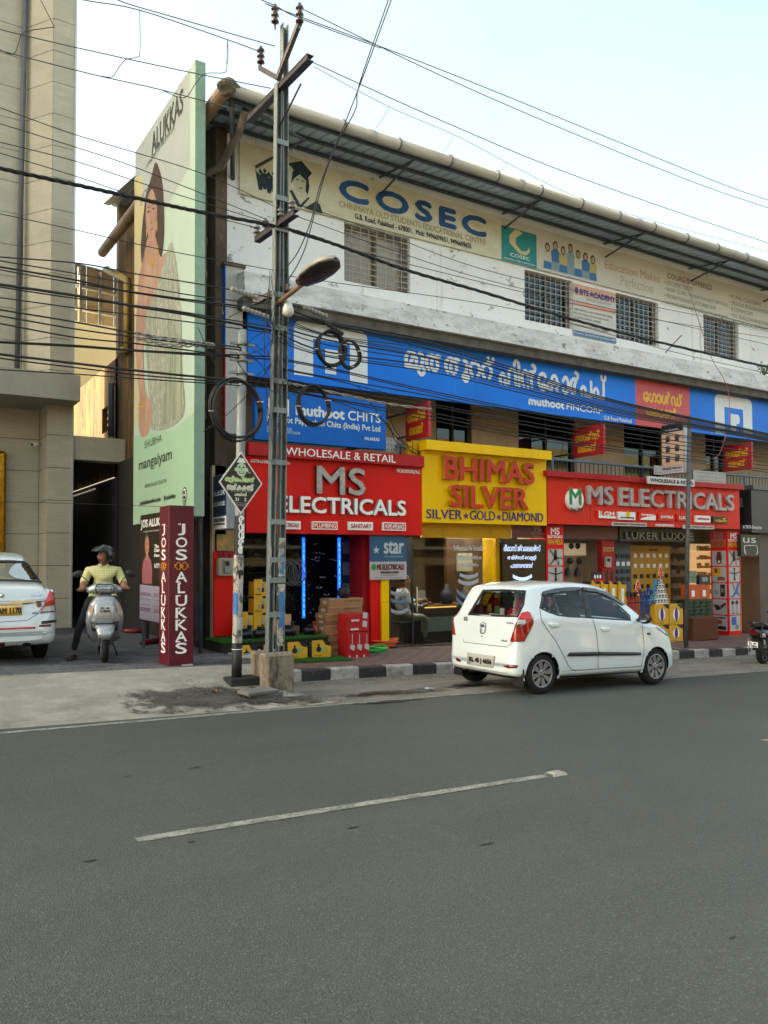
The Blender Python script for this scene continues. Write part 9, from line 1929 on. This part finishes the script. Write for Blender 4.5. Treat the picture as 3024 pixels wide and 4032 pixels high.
loft([((1.05,0,.3),Yv(.15),Xv(.05),.7),((1.1,0,.55),Yv(.21),Xv(.09),.7),((1.05,0,.8),Yv(.18),Xv(.1),.7),((.98,0,.93),Yv(.08),Xv(.05),.8)],20,bpaint,'front_apron',k2);loft([((.6,0,.28),Yv(.15),(0,0,.03),.7),((1.05,0,.28),Yv(.15),(0,0,.03),.7)],14,blk_pl,'floor_board',k2)
for sg in (-1,1): MB().tube([(.95,sg*.02,.98),(.9,sg*.35,1.0)],.02,8).build('handlebar',blk_pl,k2)
MB().tube([(.92,-.2,1.0),(.8,-.3,1.1)],.007,6).build('mirror_stem',blk_pl,k2)
pm_ = onY(2985,2415,9.5);lm = k2;b = MB();b.lathe([(.001,-.012),(.05,-.012),(.062,0),(.05,.012),(.001,.012)],(.02,-.32,.98),'x',18);b.build('mirror',mat('mirror_glass'),k2);MB().tube([(.02,-.32,.98),(.3,-.3,.95),(.9,-.22,1.0)],.007,6).build('mirror_stem',blk_pl,k2)
for sg in (-1,1): MB().tube([(-.2,sg*.16,.24),(-.25,sg*.16,.5)],.02,8).build('shock_absorber',mat('fork_grey'),k2)
MB().tube([(.35,.1,.3),(.3,.2,.01)],.012,6).build('stand',ink,k2)
# ---------------- yellow arcade across the street (out of view, added for bounce light and glass reflections)
op = thing('arcade_building','unseen yellow building across the street added for bounce light and reflections','building',(5,-14,0))
oc = layered('sunlit_yellow_plaster','#a8966c',[('#938259',.8,(1,1,1),.4,.62,.7)],bump=.1);od = mat('arcade_shadow','#4c3f2f',.8)
for k in range(3):
    z = -.8 + k*3.1;box('storey_wall',-45,60,-12.4,-12.0,z + 2.2,z + 3.1,oc,op);box('slab',-45,60,-12.9,-11.5,z + 3.1,z + 3.25,mat('slab_pale','#b5ad9a',.7),op);box('recess',-45,60,-13.4,-13.2,z,z + 2.2,od,op)
    for j in range(24): x = -44 + j*4.4;box('pier',x,x + .9,-12.8,-12.05,z,z + 2.199,oc,op)
box('back',-45,60,-20,-13.5,-2,9.6,oc,op)

# ================================================================ small things on the ledge
t = thing('ledge_plant','small green weed growing on the white ledge at the right edge','plant',onY(3010,1462,LED_Y + .1));c = Vector((onY(3008,1462,LED_Y + .12).x,LED_Y + .12,zl1));rd = random.Random(4);b = MB();s_ = MB()
for k in range(16):
    a = rd.uniform(-1.2,1.2);h = rd.uniform(.12,.34);tip = c + Vector((math.sin(a)*h*.9,rd.uniform(-.1,.1),h));s_.tube([c,c.lerp(tip,.5) + Vector((0,0,.03)),tip],.004,4)
    for j in range(7):
        p = c.lerp(tip,.35 + .65*j/6) + Vector((rd.uniform(-.05,.05),rd.uniform(-.04,.04),rd.uniform(-.02,.04)));w_ = rd.uniform(.012,.026);q = rd.uniform(0,6.28);ux = Vector((math.cos(q),.3,math.sin(q))).normalized()*w_*1.6;uy = ux.cross(Vector((.2,1,.1))).normalized()*w_*.7;b.add([p - ux,p + uy,p + ux,p - uy],[(0,1,2,3)])
b.build('leaves',mat('weed_green','#3c5a22',.7,var=.4,vscale=20),t,kind='stuff');s_.build('stems',mat('weed_stem','#5b5a36',.8),t,kind='stuff')
o = tube('steel_rod',[onY(2620,1388,LED_Y + .1),onY(2684,1320,LED_Y - .1)],.014,steel_b,None,6);tag(o,'short steel rod sticking up from the white ledge','rod')
# grit and pebbles along the gutter
rd = random.Random(9);b = MB()
for k in range(900):
    x = 4.6 + rd.random() ** 1.3*13;y = 10.88 - abs(rd.gauss(0,.28));z = road_z(x) + .002;s = rd.uniform(.004,.014);a = rd.uniform(0,6)
    b.add([(x + s*math.cos(a + q),y + s*math.sin(a + q),z) for q in (0,1.6,3.1,4.7)] + [(x + s*.3,y,z + s*.8)],[(0,1,4),(1,2,4),(2,3,4),(3,0,4)])
for k in range(500):
    x = rd.uniform(3.3,4.9);y = rd.gauss(9.45,.28);z = (fore_z(x,y) if x < 4.55 else road_z(x) + .01) + .008;s = rd.uniform(.004,.016);a = rd.uniform(0,6)
    if y > 8.95: b.add([(x + s*math.cos(a + q),y + s*math.sin(a + q),z) for q in (0,1.6,3.1,4.7)] + [(x + s*.3,y,z + s*.8)],[(0,1,4),(1,2,4),(2,3,4),(3,0,4)])
b.build('gravel',mat('grit','#6d675c',.9,var=.5,vscale=30),None,label='loose grit gathered along the kerb and pole foot',cat='gravel',kind='stuff')
for k,(x,y,s,c_) in enumerate(((12.9,10.5,.07,'#a9a79f'),(13.4,10.3,.05,'#b8b5a8'),(15.6,9.9,.09,'#b3b0a6'),(9.9,10.7,.06,'#8f9aa3'),(5.9,10.75,.035,'#c9c6bd'))):
    litter('litter_scrap',('crumpled pale paper in the gutter ahead of the hatchback','smaller pale scrap in the gutter ahead of the hatchback','pale curl of plastic near the black scooter','bluish scrap at the kerb under the hatchback','white flake at the foot of the kerb by the block')[k],x,y,s,mat('scrap_%d' % k,c_,.6),30 + k)

# old tar and oil spots on the road
rd = random.Random(21);b = MB()
for k in range(46):
    x = rd.uniform(-.5,13);y = rd.uniform(2.2,8.4);r_ = rd.uniform(.008,.034);n = 11;z = .0035
    b.add([(x + r_*rd.uniform(.6,1.5)*1.5*math.cos(6.283*i/n),y + r_*rd.uniform(.5,1.1)*.6*math.sin(6.283*i/n),road_z(x) + z) for i in range(n)],[tuple(range(n))])
b.build('tar_spots',mat('tar_black','#1a1b1b',.5,var=.3,vscale=40),None,label='small dark tar spots scattered over the road',cat='tar spots',kind='stuff')
